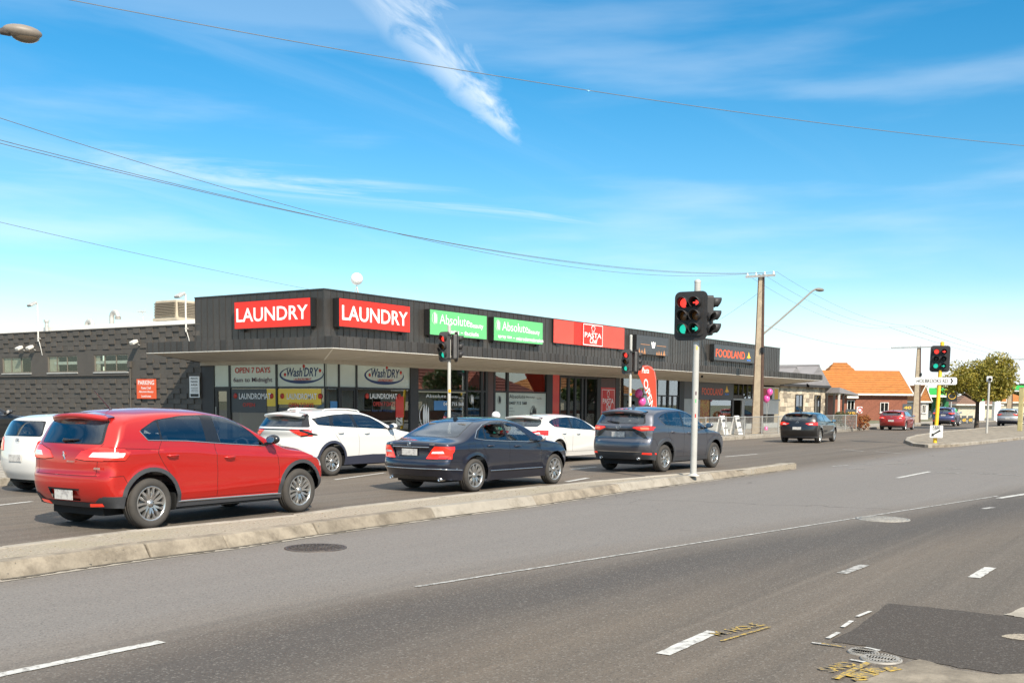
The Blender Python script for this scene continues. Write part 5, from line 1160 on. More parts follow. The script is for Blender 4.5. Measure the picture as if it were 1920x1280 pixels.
def build_car(S, name, label, loc, rz, group=None, res=1.0):
    root = thing(name, label, 'car', (loc[0], loc[1], 0), rz, group)
    sh = Shell(S, res); wb, r, ra = S['wb'], S['r'], S['ra']
    pm = S['paint']
    mats = {'body': ('body', pm), 'gap': ('panel_gap', 'gap'), 'door': ('door', pm), 'tailgate': ('tailgate', pm), 'frame': ('window_trim', S.get('frame', 'trim_black')), 'glass': ('window', 'car_glass'), 'glass_dark': ('window', 'car_glass_dark'), 'rear_window': ('rear_window', 'car_glass_dark' if S.get('dark_rear', 1) else 'car_glass'), 'windshield': ('windscreen', 'car_glass'), 'arch_trim': ('wheel_arch_trim', S.get('clad', 'plastic_grey')), 'sill_trim': ('sill_trim', S.get('clad', 'plastic_grey')), 'bumper_trim': ('bumper_trim', S.get('clad', 'plastic_grey')),
            'lamp_red': ('tail_light', 'lamp_red'), 'lamp_white': ('tail_light_lens', 'lamp_white'), 'lamp_amber': ('tail_light_lens', 'lamp_amber'), 'lamp_lit': ('tail_light_lens', 'lamp_lit'), 'stop': ('high_brake_light', 'lamp_red'), 'reflector': ('reflector', 'lamp_red'), 'headlamp': ('headlight', 'headlamp'), 'rear_frame': ('rear_window_trim', 'trim_black'), 'sunroof': ('sunroof', 'trim_black'), 'recess': ('plate_recess', pm), 'black_panel': ('rear_trim', 'trim_black'), 'bonnet': ('bonnet', pm), 'grille': ('grille', 'trim_black'), 'chrome': ('trim_strip', 'chrome')}
    # side view
    for p in S.get('doors', []): sh.both('door', p)
    if S.get('sill'): sh.both('sill_trim', S['sill'], .008)
    if S.get('arch_w'):
        for wx in (0, wb): sh.both('arch_trim', circle(wx, r+.01, ra+S['arch_w'], 34), .014)
    if S.get('dlo'): sh.both('frame', roundpoly(S['dlo'], .05), 0.002)
    for i, p in enumerate(S['panes']): sh.both('glass_dark' if (S.get('privacy') and i < S['privacy']) else 'glass', roundpoly(p, .035), 0.003)
    grown = []
    for nm, view, poly, off in S.get('regions', []):
        if nm == 'lamp_red':      # dark seam round each lamp
            cx_, cz_ = sum(p[0] for p in poly)/len(poly), sum(p[1] for p in poly)/len(poly)
            grown.append(('gap', view, [(p[0]+math.copysign(.010, p[0]-cx_), p[1]+math.copysign(.009, p[1]-cz_)) for p in poly], -.002))
        grown.append((nm, view, poly, off))
    for nm, view, poly, off in grown:
        if view == 'side': sh.both(nm, poly, off)
        elif view == 'rear2': sh.region(nm, 'rear', poly, 1, off); sh.region(nm, 'rear', [(-y, z) for y, z in poly][::-1], 1, off)
        else: sh.region(nm, view, poly, 1, off)
    for wx in (0, wb): sh.both(None, circle(wx, r+.01, ra, 34))
    skip = ('glass', 'glass_dark', 'rear_window', 'lamp_red', 'lamp_white', 'hole', 'frame')
    for ln in S.get('seams', []):
        for g in (-1, 1): sh.seam('side', ln, g, skip=skip+('arch_trim',))
    for ln in S.get('rear_seams', []): sh.seam('rear', ln, 1, skip=('rear_window', 'lamp_white'))
    for ln in S.get('top_seams', []):
        sh.seam('top', ln, 1); sh.seam('top', [(x, -y) for x, y in ln], 1)
    obs = sh.parts(root, mats)
    cabin(root, S); add_wheels(root, S)
    for g in (-1, 1):
        mirror(root, sh, *S['mirror'], S.get('mirror_mat', pm), g)
        for x, z in S['handles']: handle(root, sh, x, z, g, S.get('handle_mat', pm))
        for pts, rad, mt_ in S.get('strips', []): surf_strip(root, sh, 'trim_strip', pts, 'side', mt_, rad, g)
    if S.get('plate'): plate(root, sh, 0, *S['plate'])
    if S.get('emblem'): emblem(root, sh, 0, S['emblem'][1], S['emblem'][0], S['emblem'][2])
    if S.get('wiper'): wiper(root, sh, *S['wiper'])
    if S.get('spoiler'):
        x0, x1, z, wd, th = S['spoiler']; m = MB(); n = 14; vs = []
        for j in range(n+1):
            t = -1+2*j/n; y = wd*t; c = -.05*t*t; pull = .16*abs(t)**3
            a = sh.top_pt(x1, y*.98, .004)
            vs += [(x1, y, a.z), (x0+pull, y, z+c+.012), (x0+pull+.005, y, z+c-th*.45), (x0+pull+.10, y, z+c-th*.9), tuple(sh.rear_pt(y*.97, z+c-th*1.25, -.01))]
        m.add(vs, [(5*j+i, 5*j+i+1, 5*(j+1)+i+1, 5*(j+1)+i) for j in range(n) for i in range(4)]+[(0, 1, 2, 3, 4), (5*n+4, 5*n+3, 5*n+2, 5*n+1, 5*n)], True); o = lpart(root, 'spoiler', m, pm)
        o.modifiers.new('s', 'SOLIDIFY').thickness = .012
        m = MB(); m.cbox((x0+.035, 0, z-th*.55), (.03, .30, .026)); lpart(root, 'high_brake_light', m, 'lamp_lit', .006)
    if S.get('rails'):
        for g in (-1, 1):
            m = MB(); x0, x1, y = S['rails']; m.tube([sh.top_pt(x0+(x1-x0)*t, y*g*(1-.06*abs(t-.5)), .01 if t in (0, 1) else .035) for t in (0, .06, .3, .5, .7, .94, 1)], .016, 8); lpart(root, 'roof_rail', m, S.get('rail_mat', 'trim_black'))
    if S.get('fin'):
        x = S['fin']; p = sh.top_pt(x, 0); m = MB(); m.prism([(-.09, -.01), (.09, -.01), (-.04, .065), (-.075, .065)], (p.x, 0, p.z), (1, 0, 0), (0, 0, 1), -.014, .014); lpart(root, 'antenna_fin', m, S.get('fin_mat', pm), .006)
    if S.get('aerial'):
        p = sh.top_pt(S['aerial'], 0); m = MB(); m.cyl(p, p+Vector((-.26, 0, .26)), .007, .004, 6); m.sphere(p, .022, nu=8, nv=5); lpart(root, 'aerial', m, 'trim_black')
    for y, z in S.get('exhaust', []):
        p = sh.rear_pt(y, z+.06); m = MB(); m.lathe([(.035, .16), (.035, 0), (.030, 0), (.030, .16)], (p.x-.012, y, z), (1, 0, 0), 14); lpart(root, 'exhaust', m, 'chrome')
    for y, z, wd in S.get('rear_strip', []): surf_strip(root, sh, 'trim_strip', [(-wd, z), (0, z), (wd, z)], 'rear', 'chrome', .010)
    for y, z, t_, w_, h_ in S.get('badges', []):
        p = sh.rear_pt(y-w_/2, z, .012); text('badge', t_, root.matrix_basis @ p, root.matrix_basis.to_3x3() @ Vector((0, -1, 0)), V1, w_, h_, 'chrome', root, bold=.03)
    sh.bm.free()
    return root
ID = lambda p: p
RED = dict(wb=2.84, ro=.76, fo=.82, r=.345, rr=.235, ra=.43, w=.885, zlow=.25, xmid=1.3, paint='paint_red', spokes=7, style='double', spin=False, arch_w=.055, clad='plastic_grey', privacy=2,
    top=[(-.45, 1.545), (-.1, 1.605), (.5, 1.635), (1.0, 1.625), (1.45, 1.57), (1.70, 1.49), (2.45, 1.13), (2.62, 1.08), (3.05, 1.03), (3.45, .92)],
    rear=[(-.64, .32), (-.73, .46), (-.765, .62), (-.76, .74), (-.735, .76), (-.725, .95), (-.70, 1.08), (-.655, 1.16), (-.50, 1.49), (-.45, 1.545)],
    front=[(3.40, .28), (3.60, .42), (3.66, .60), (3.62, .76), (3.45, .92)], bot=[(-.64, .32), (-.3, .30), (.45, .27), (2.4, .27), (3.1, .26), (3.40, .28)],
    belt=[(-.8, 1.20), (0, 1.19), (1, 1.13), (2.1, 1.06), (2.6, 1.02), (3.7, .9)], plan=[(-.8, .955), (-.4, .98), (.2, 1.0), (2.2, 1.0), (2.9, .985), (3.3, .95), (3.7, .90)], tum=.31, crown=.075, bow=(.115, .28),
    crease=[([(-.8, 1.02), (.3, 1.045), (1.4, .965), (2.4, .90), (3.7, .84)], .022, .030), ([(-.8, .5), (.6, .47), (2.4, .52), (3.7, .5)], .012, .03)],
    dlo=[(-.14, 1.335), (-.04, 1.205), (.6, 1.185), (1.2, 1.135), (2.12, 1.07), (1.86, 1.29), (1.62, 1.445), (1.42, 1.505), (1.1, 1.54), (.6, 1.53), (.15, 1.475)],
    panes=[[(-.115, 1.33), (-.025, 1.22), (.17, 1.21), (.17, 1.46), (.10, 1.44)], [(.20, 1.21), (.97, 1.165), (.96, 1.525), (.6, 1.515), (.20, 1.47)], [(1.22, 1.145), (2.06, 1.085), (1.84, 1.275), (1.61, 1.43), (1.41, 1.49), (1.18, 1.52)]],
    doors=[[(.19, 1.195), (.10, 1.03), (.24, .82), (.43, .58), (.47, .37), (1.145, .37), (1.12, 1.14)], [(1.127, 1.14), (1.152, .37), (2.36, .37), (2.37, .74), (2.30, 1.0), (2.14, 1.075)]],
    seams=[[(.19, 1.195), (.10, 1.03), (.24, .82), (.43, .58)], [(1.11, 1.14), (1.125, 1.0), (1.148, .8), (1.148, .37)], [(2.36, .37), (2.37, .74), (2.30, 1.0), (2.2, 1.08)], [(-.5, 1.11), (.12, 1.075)], [(.46, .372), (2.36, .372)], [(2.5, 1.04), (3.0, .98), (3.3, .91)], [(-.62, .74), (-.44, .74), (-.36, .60)]],
    sill=[(.30, .2), (2.6, .2), (2.6, .335), (.30, .355)], strips=[([(.44, .345), (1.4, .338), (2.40, .328)], .016, 'alloy'), ([(-.135, 1.33), (-.035, 1.205), (.6, 1.182), (1.2, 1.132), (2.1, 1.068)], .007, 'chrome')],
    regions=[('rear_frame', 'rear', roundpoly([(-.66, 1.155), (.66, 1.155), (.60, 1.49), (-.60, 1.49)], .05), .002), ('rear_window', 'rear', roundpoly([(-.62, 1.17), (.62, 1.17), (.56, 1.47), (-.56, 1.47)], .06), .004),
        ('lamp_red', 'rear2', [(-.25, .965), (-.45, .945), (-.92, .945), (-.92, 1.115), (-.62, 1.12), (-.36, 1.065)], .012), ('lamp_red', 'side', [(-.92, .945), (-.42, .955), (-.355, 1.04), (-.42, 1.105), (-.92, 1.115)], .012),
        ('lamp_white', 'rear2', [(-.50, .99), (-.92, .985), (-.92, 1.055), (-.56, 1.05)], .015), ('lamp_white', 'side', [(-.92, .985), (-.46, .99), (-.42, 1.04), (-.92, 1.055)], .015),
        ('bumper_trim', 'rear', [(-1, .2), (1, .2), (1, .47), (.66, .46), (.54, .385), (-.54, .385), (-.66, .46), (-1, .47)], .010), ('bumper_trim', 'side', [(-1, .2), (-.30, .2), (-.30, .40), (-.44, .47), (-1, .48)], .010), ('bumper_trim', 'side', [(3.2, .2), (3.8, .2), (3.8, .38), (3.3, .36)], .006),
        ('reflector', 'rear2', [(-.42, .33), (-.66, .345), (-.66, .385), (-.45, .375)], .016), ('recess', 'rear', roundpoly([(-.30, .40), (.30, .40), (.34, .56), (-.34, .56)], .03), -.03), ('gap', 'rear', [(-.33, .545), (.33, .545), (.34, .565), (-.34, .565)], .003),
        ('headlamp', 'side', [(3.12, .87), (3.42, .78), (3.75, .70), (3.75, .80), (3.44, .93), (3.22, .935)], .006), ('headlamp', 'front', [(.45, .72), (1, .72), (1, .92), (.6, .86)], .006), ('headlamp', 'front', [(-.45, .72), (-.6, .86), (-1, .92), (-1, .72)], .006), ('grille', 'front', [(-.42, .35), (.42, .35), (.46, .72), (-.46, .72)], .004),
        ('windshield', 'front', roundpoly([(-.72, 1.14), (.72, 1.14), (.56, 1.50), (-.56, 1.50)], .06), .003)],
    rear_seams=[[(-.62, .745), (.62, .745)], [(-.62, .745), (-.64, .95)], [(.62, .745), (.64, .95)], [(-.63, 1.10), (-.66, 1.16)], [(.63, 1.10), (.66, 1.16)]],
    mirror=(2.12, 1.14), mirror_mat='trim_black', handles=[(.34, .99), (1.36, .93)], plate=(.475, .37, .115), emblem=('lion', 1.00, .058), wiper=(.08, 1.20, -.22, 1.215), spoiler=(-.62, -.36, 1.535, .60, .045), aerial=.02, fs=1.62, seat=.55, dash=2.18, dz=1.02, badges=[(-.52, .83, '4008', .14, .03), (0, .915, 'PEUGEOT', .17, .022)])
MERC = dict(wb=2.80, ro=1.0, fo=.80, r=.325, rr=.235, ra=.385, w=.885, zlow=.2, xmid=1.2, paint='paint_navy', spokes=5, style='vee', frame='trim_black', dark_rear=1, privacy=2, tw=.225,
    top=[(-.98, .995), (-.62, 1.03), (-.44, 1.055), (-.1, 1.21), (.36, 1.385), (.8, 1.44), (1.2, 1.445), (1.55, 1.405), (1.82, 1.32), (2.45, 1.05), (2.65, 1.0), (3.15, .94), (3.45, .82)],
    rear=[(-.88, .26), (-.96, .40), (-1.02, .53), (-1.01, .60), (-.975, .66), (-.965, .80), (-.985, .93), (-.98, .995)], front=[(3.38, .22), (3.54, .38), (3.60, .56), (3.56, .70), (3.45, .82)], bot=[(-.88, .26), (-.35, .24), (.4, .20), (2.4, .20), (3.1, .2), (3.38, .22)],
    belt=[(-1.05, .95), (0, 1.0), (1, .97), (2, .93), (2.6, .9), (3.6, .8)], plan=[(-1.05, .91), (-.6, .955), (0, .99), (.5, 1.0), (2.2, 1.0), (2.9, .98), (3.3, .945), (3.7, .89)], tum=.40, tumc=.12, crown=.055, bow=(.20, .30),
    crease=[([(-1, .84), (0, .86), (1.4, .80), (2.6, .74), (3.7, .70)], .014, .03)],
    dlo=[(.02, 1.045), (.30, 1.015), (1.1, .975), (2.02, .945), (1.85, 1.07), (1.6, 1.235), (1.35, 1.335), (1.05, 1.375), (.70, 1.365), (.38, 1.30), (.15, 1.19)],
    panes=[[(.10, 1.055), (.30, 1.03), (.34, 1.265), (.20, 1.185)], [(.34, 1.03), (1.04, .995), (1.0, 1.355), (.72, 1.35), (.385, 1.275)], [(1.13, .99), (1.94, .96), (1.81, 1.065), (1.58, 1.215), (1.34, 1.315), (1.09, 1.355)]],
    doors=[[(.30, 1.0), (.27, .86), (.42, .6), (.46, .36), (1.10, .36), (1.09, .98)], [(1.10, .98), (1.107, .36), (2.22, .36), (2.25, .7), (2.14, .93)]],
    seams=[[(.16, 1.0), (.24, .86), (.40, .62)], [(1.10, .97), (1.105, .36)], [(2.22, .36), (2.25, .7), (2.14, .93)], [(.42, .36), (2.22, .36)], [(2.3, .93), (3.0, .86), (3.3, .76)], [(-.22, .80), (-.02, .81), (-.01, .95), (-.22, .94), (-.22, .80)], [(-.9, .62), (-.42, .60)]],
    strips=[([(.0, 1.045), (.3, 1.008), (1.1, .967), (2.0, .937)], .008, 'chrome'), ([(.0, 1.05), (.14, 1.20), (.38, 1.31), (.70, 1.375), (1.05, 1.385), (1.36, 1.345)], .007, 'chrome'), ([(.46, .395), (1.4, .39), (2.30, .385)], .010, 'chrome'), ([(-.95, .475), (-.6, .455), (-.42, .445)], .010, 'chrome')],
    regions=[('rear_frame', 'rear', roundpoly([(-.66, 1.065), (.66, 1.065), (.54, 1.385), (-.54, 1.385)], .05), .001), ('rear_window', 'rear', roundpoly([(-.63, 1.078), (.63, 1.078), (.51, 1.37), (-.51, 1.37)], .06), .003),
        ('lamp_red', 'rear2', [(-.39, .665), (-.95, .665), (-.95, .90), (-.56, .895), (-.50, .83)], .008), ('lamp_red', 'side', [(-1.1, .665), (-.80, .67), (-.66, .80), (-.62, .90), (-1.1, .905)], .008), ('lamp_white', 'rear2', [(-.50, .765), (-.74, .77), (-.72, .815), (-.52, .805)], .011),
        ('recess', 'rear', [(-.40, .70), (.40, .70), (.46, .865), (-.46, .865)], -.02), ('black_panel', 'rear', [(-.62, .2), (.62, .2), (.56, .33), (-.56, .33)], .004), ('sunroof', 'top', roundpoly([(.50, -.43), (1.22, -.43), (1.22, .43), (.50, .43)], .06), .006),
        ('windshield', 'front', roundpoly([(-.72, 1.06), (.72, 1.06), (.54, 1.38), (-.54, 1.38)], .06), .003), ('headlamp', 'side', [(3.2, .66), (3.75, .58), (3.75, .74), (3.36, .80)], .005), ('grille', 'front', [(-.4, .4), (.4, .4), (.44, .7), (-.44, .7)], .004)],
    rear_seams=[[(-.60, .64), (.60, .64)], [(-.60, .64), (-.39, .665)], [(.60, .64), (.39, .665)], [(-.56, .90), (-.66, .97)], [(.56, .90), (.66, .97)]], rear_strip=[(0, .885, .46), (0, .475, .84)],
    mirror=(2.03, .985), mirror_mat='paint_silver', handles=[(.46, .895), (1.38, .865)], handle_mat='paint_navy', plate=(.785, .37, .105), emblem=('star', .945, .042), exhaust=[(.62, .27), (-.62, .27)], fin=.45, fin_mat='trim_black', fs=1.32, seat=.40, dash=1.98, dz=.92, badges=[(-.42, .93, 'CDI', .12, .028), (.62, .93, 'C250', .15, .028)])
CX5 = dict(wb=2.70, ro=.93, fo=.90, r=.35, rr=.228, ra=.43, w=.915, zlow=.25, xmid=1.2, paint='paint_grey', spokes=5, style='twist', arch_w=.06, clad='plastic_grey', privacy=2,
    top=[(-.64, 1.565), (-.25, 1.64), (.4, 1.675), (.95, 1.665), (1.35, 1.61), (1.6, 1.53), (2.35, 1.15), (2.55, 1.10), (3.05, 1.05), (3.38, .94)],
    rear=[(-.80, .34), (-.89, .48), (-.93, .66), (-.91, .80), (-.855, .86), (-.85, 1.05), (-.86, 1.16), (-.80, 1.23), (-.66, 1.53), (-.64, 1.565)], front=[(3.33, .30), (3.54, .45), (3.60, .64), (3.56, .80), (3.38, .94)], bot=[(-.80, .34), (-.4, .30), (.4, .26), (2.3, .26), (3.0, .27), (3.33, .30)],
    belt=[(-.95, 1.24), (0, 1.20), (1, 1.15), (2.1, 1.07), (2.6, 1.04), (3.7, .92)], plan=[(-.95, .93), (-.5, .97), (.1, 1.0), (2.2, 1.0), (2.8, .985), (3.2, .95), (3.7, .90)], tum=.33, crown=.07, bow=(.20, .30), crease=[([(-.95, 1.04), (.3, 1.02), (1.5, .97), (2.5, .99), (3.7, .86)], .014, .05)],
    dlo=[(-.28, 1.39), (-.02, 1.205), (.9, 1.155), (2.08, 1.075), (1.82, 1.27), (1.5, 1.46), (1.2, 1.535), (.9, 1.56), (.3, 1.535), (-.05, 1.48)],
    panes=[[(-.24, 1.385), (-.01, 1.222), (.17, 1.212), (.17, 1.505), (-.03, 1.465)], [(.20, 1.21), (.88, 1.172), (.86, 1.545), (.3, 1.52), (.20, 1.505)], [(.98, 1.168), (2.02, 1.09), (1.80, 1.255), (1.48, 1.445), (1.2, 1.52), (.96, 1.545)]],
    doors=[[(.17, 1.2), (.10, 1.02), (.28, .78), (.44, .55), (.47, .38), (.96, .38), (.92, 1.15)], [(.93, 1.15), (.967, .38), (2.2, .38), (2.24, .74), (2.12, 1.06)]],
    seams=[[(.17, 1.2), (.10, 1.02), (.28, .78), (.44, .55)], [(.925, 1.15), (.962, .38)], [(2.2, .38), (2.24, .74), (2.12, 1.06)], [(.46, .378), (2.2, .378)], [(-.75, .86), (-.5, .85), (-.36, .64)]],
    sill=[(.30, .2), (2.5, .2), (2.5, .345), (.30, .36)], strips=[([(-.275, 1.39), (-.015, 1.20), (.9, 1.150), (2.06, 1.07)], .007, 'chrome')],
    regions=[('rear_frame', 'rear', roundpoly([(-.70, 1.235), (.70, 1.235), (.60, 1.53), (-.60, 1.53)], .06), .002), ('rear_window', 'rear', roundpoly([(-.66, 1.25), (.66, 1.25), (.56, 1.515), (-.56, 1.515)], .07), .004),
        ('black_panel', 'rear', [(-.78, .87), (-.70, .87), (-.50, .99), (-.42, 1.055), (.42, 1.055), (.50, .99), (.70, .87), (.78, .87), (.68, 1.02), (.45, 1.10), (-.45, 1.10), (-.68, 1.02)], .002),
        ('lamp_red', 'rear2', [(-.40, 1.135), (-.62, 1.065), (-.95, 1.085), (-.95, 1.185), (-.44, 1.165)], .010), ('lamp_red', 'side', [(-1.0, 1.085), (-.62, 1.10), (-.48, 1.155), (-.66, 1.18), (-1.0, 1.185)], .010), ('lamp_lit', 'rear2', [(-.62, 1.095), (-.80, 1.10), (-.80, 1.145), (-.60, 1.145)], .013),
        ('bumper_trim', 'rear', [(-1, .2), (1, .2), (1, .47), (.72, .47), (.66, .53), (-.66, .53), (-.72, .47), (-1, .47)], .008), ('bumper_trim', 'side', [(-1.1, .2), (-.3, .2), (-.3, .45), (-1.1, .48)], .008), ('reflector', 'rear2', [(-.66, .475), (-.92, .46), (-.92, .50), (-.68, .515)], .013), ('chrome', 'rear', [(-.66, .525), (.66, .525), (.66, .54), (-.66, .54)], .010),
        ('windshield', 'front', roundpoly([(-.74, 1.16), (.74, 1.16), (.56, 1.53), (-.56, 1.53)], .06), .003), ('headlamp', 'side', [(3.1, .86), (3.7, .76), (3.7, .86), (3.3, .93)], .005)],
    rear_seams=[[(-.72, .86), (.72, .86)], [(-.72, .86), (-.76, 1.06)], [(.72, .86), (.76, 1.06)]], mirror=(2.1, 1.15), handles=[(.33, 1.03), (1.22, .995)], plate=(.96, .37, .115), emblem=('oval', 1.155, .055), wiper=(.05, 1.265, .42, 1.30), spoiler=(-.84, -.45, 1.555, .63, .05), fin=-.1, exhaust=[(.56, .36), (-.56, .36)], fs=1.28, seat=.56, dash=1.95, dz=1.04, badges=[(.70, .78, 'CX-5', .14, .035), (-.62, .78, 'SKYACTIV', .15, .022)])
SPO = dict(wb=2.755, ro=.95, fo=.95, r=.345, rr=.23, ra=.42, w=.92, zlow=.25, xmid=1.2, paint='paint_white', spokes=5, style='vee', rim='alloy', arch_w=.06, clad='plastic_blue', privacy=0,
    top=[(-.66, 1.455), (-.25, 1.525), (.4, 1.565), (.95, 1.555), (1.35, 1.49), (1.6, 1.41), (2.35, 1.12), (2.6, 1.07), (3.1, 1.0), (3.45, .86)],
    rear=[(-.82, .34), (-.92, .50), (-.95, .70), (-.90, .92), (-.93, 1.05), (-.92, 1.10), (-.86, 1.15), (-.68, 1.43), (-.66, 1.455)], front=[(3.40, .28), (3.60, .42), (3.68, .60), (3.62, .74), (3.45, .86)], bot=[(-.82, .34), (-.4, .30), (.4, .25), (2.3, .25), (3.0, .26), (3.40, .28)],
    belt=[(-.95, 1.20), (0, 1.165), (1, 1.12), (2.1, 1.06), (2.6, 1.02), (3.7, .88)], plan=[(-.95, .93), (-.5, .97), (.1, 1.0), (2.2, 1.0), (2.8, .985), (3.2, .95), (3.7, .90)], tum=.36, crown=.06, bow=(.20, .30), crease=[([(-.95, 1.02), (.5, .96), (2.5, .94), (3.7, .80)], .012, .05)],
    dlo=[(-.56, 1.345), (-.46, 1.20), (.0, 1.165), (.8, 1.125), (2.0, 1.065), (1.72, 1.235), (1.4, 1.375), (1.1, 1.435), (.6, 1.455), (.1, 1.43), (-.3, 1.385)],
    panes=[[(-.50, 1.335), (-.43, 1.215), (-.08, 1.185), (-.03, 1.40), (-.28, 1.365)], [(.03, 1.18), (.76, 1.145), (.66, 1.44), (.12, 1.415)], [(.88, 1.14), (1.92, 1.085), (1.68, 1.225), (1.38, 1.36), (1.08, 1.42), (.78, 1.435)]],
    doors=[[(.02, 1.165), (.06, 1.0), (.26, .78), (.42, .56), (.45, .42), (.90, .42), (.82, 1.12)], [(.83, 1.12), (.907, .42), (2.2, .42), (2.24, .74), (2.1, 1.05)]], seams=[[(-.02, 1.165), (.06, 1.0), (.26, .78), (.42, .56)], [(.83, 1.12), (.90, .8), (.90, .42)], [(2.2, .42), (2.24, .74), (2.1, 1.05)]], sill=[(.30, .2), (2.5, .2), (2.5, .44), (1.4, .47), (.30, .44)],
    regions=[('rear_frame', 'rear', roundpoly([(-.84, 1.145), (.84, 1.145), (.66, 1.425), (-.66, 1.425)], .04), .002), ('rear_window', 'rear', roundpoly([(-.66, 1.16), (.66, 1.16), (.54, 1.39), (-.54, 1.39)], .06), .004), ('rear_frame', 'side', [(-1.0, 1.15), (-.82, 1.15), (-.58, 1.41), (-.76, 1.43)], .002),
        ('black_panel', 'rear', [(-.95, 1.075), (.95, 1.075), (.95, 1.105), (-.95, 1.105)], .004), ('lamp_red', 'rear2', [(-.42, 1.075), (-.66, .96), (-.95, .94), (-.95, 1.085)], .010), ('black_panel', 'side', [(-1.1, 1.10), (-.80, 1.085), (-.62, 1.01), (-.48, .985), (-.50, .965), (-.70, .965), (-.84, .905), (-1.1, .90)], .006), ('lamp_red', 'side', [(-1.1, 1.075), (-.86, 1.065), (-.72, .99), (-.86, .935), (-1.1, .935)], .012), ('lamp_amber', 'side', [(-.98, 1.02), (-.86, 1.02), (-.80, .985), (-.90, .95), (-.98, .95)], .015),
        ('bumper_trim', 'rear', [(-1, .2), (1, .2), (1, .50), (-1, .50)], .008), ('bumper_trim', 'side', [(-1.1, .2), (-.3, .2), (-.3, .45), (-1.1, .50)], .008), ('windshield', 'front', roundpoly([(-.74, 1.13), (.74, 1.13), (.54, 1.42), (-.54, 1.42)], .06), .003)],
    mirror=(1.98, 1.115), handles=[(.26, 1.01), (1.16, .99)], plate=(.70, .37, .11), emblem=None, spoiler=(-.86, -.5, 1.45, .62, .05), fin=-.2, fin_mat='paint_white', rails=(.0, 1.25, .60), rail_mat='paint_white', fs=1.28, seat=.50, dash=1.95, dz=1.0)
M3 = dict(wb=2.70, ro=.84, fo=.88, r=.32, rr=.225, ra=.385, w=.895, zlow=.2, xmid=1.2, paint='paint_white', spokes=5, style='twist', frame='trim_black', privacy=0,
    top=[(-.60, 1.345), (-.1, 1.405), (.5, 1.425), (.9, 1.415), (1.35, 1.345), (1.6, 1.265), (2.3, .99), (2.6, .94), (3.1, .87), (3.45, .74)], rear=[(-.70, .25), (-.80, .42), (-.845, .58), (-.83, .74), (-.79, .92), (-.76, 1.03), (-.62, 1.32), (-.60, 1.345)], front=[(3.38, .22), (3.54, .36), (3.60, .52), (3.56, .64), (3.45, .74)], bot=[(-.70, .25), (-.35, .23), (.4, .19), (2.3, .19), (3.0, .2), (3.38, .22)],
    belt=[(-.9, 1.06), (0, 1.0), (1, .97), (2, .92), (2.6, .89), (3.6, .75)], plan=[(-.9, .92), (-.5, .965), (.1, 1.0), (2.2, 1.0), (2.8, .985), (3.2, .95), (3.7, .89)], tum=.38, crown=.06, bow=(.22, .30), crease=[([(-.9, .86), (.5, .82), (2.5, .80), (3.7, .68)], .012, .05), ([(-.9, .34), (.5, .36), (2.4, .50), (3.7, .5)], .012, .06)],
    dlo=[(-.42, 1.20), (-.18, 1.055), (.6, 1.0), (2.0, .925), (1.78, 1.07), (1.42, 1.245), (1.1, 1.315), (.6, 1.335), (.1, 1.32), (-.2, 1.275)], panes=[[(-.38, 1.195), (-.17, 1.07), (-.08, 1.06), (-.08, 1.275), (-.20, 1.255)], [(-.05, 1.058), (.66, 1.015), (.62, 1.315), (.1, 1.30), (-.05, 1.28)], [(.76, 1.01), (1.92, .945), (1.74, 1.06), (1.40, 1.23), (1.08, 1.298), (.72, 1.315)]],
    doors=[[(.02, 1.04), (.08, .9), (.28, .7), (.40, .5), (.42, .32), (.72, .32), (.70, 1.0)], [(.71, 1.0), (.727, .32), (2.1, .32), (2.14, .66), (2.04, .91)]], seams=[[(-.06, 1.03), (.08, .9), (.28, .7), (.40, .5)], [(.705, 1.0), (.724, .32)], [(2.1, .32), (2.14, .66), (2.04, .91)], [(.42, .32), (2.1, .32)]],
    regions=[('rear_window', 'rear', roundpoly([(-.58, 1.055), (.58, 1.055), (.66, 1.15), (.60, 1.29), (-.60, 1.29), (-.66, 1.15)], .05), .004), ('lamp_red', 'rear2', [(-.36, .90), (-.52, .83), (-.92, .82), (-.92, .955), (-.70, .95)], .010), ('lamp_red', 'side', [(-1.0, .82), (-.62, .85), (-.50, .95), (-1.0, .955)], .010), ('lamp_white', 'rear2', [(-.50, .855), (-.70, .85), (-.66, .90), (-.54, .885)], .013), ('bumper_trim', 'rear', [(-1, .2), (1, .2), (1, .32), (-1, .32)], .005), ('windshield', 'front', roundpoly([(-.72, 1.0), (.72, 1.0), (.54, 1.31), (-.54, 1.31)], .06), .003)],
    mirror=(2.0, .98), handles=[(.26, .87), (1.0, .845)], plate=(.68, .37, .11), emblem=('oval', .95, .05), spoiler=(-.78, -.45, 1.345, .62, .05), fin=-.15, fin_mat='trim_black', fs=1.28, seat=.38, dash=1.92, dz=.88)
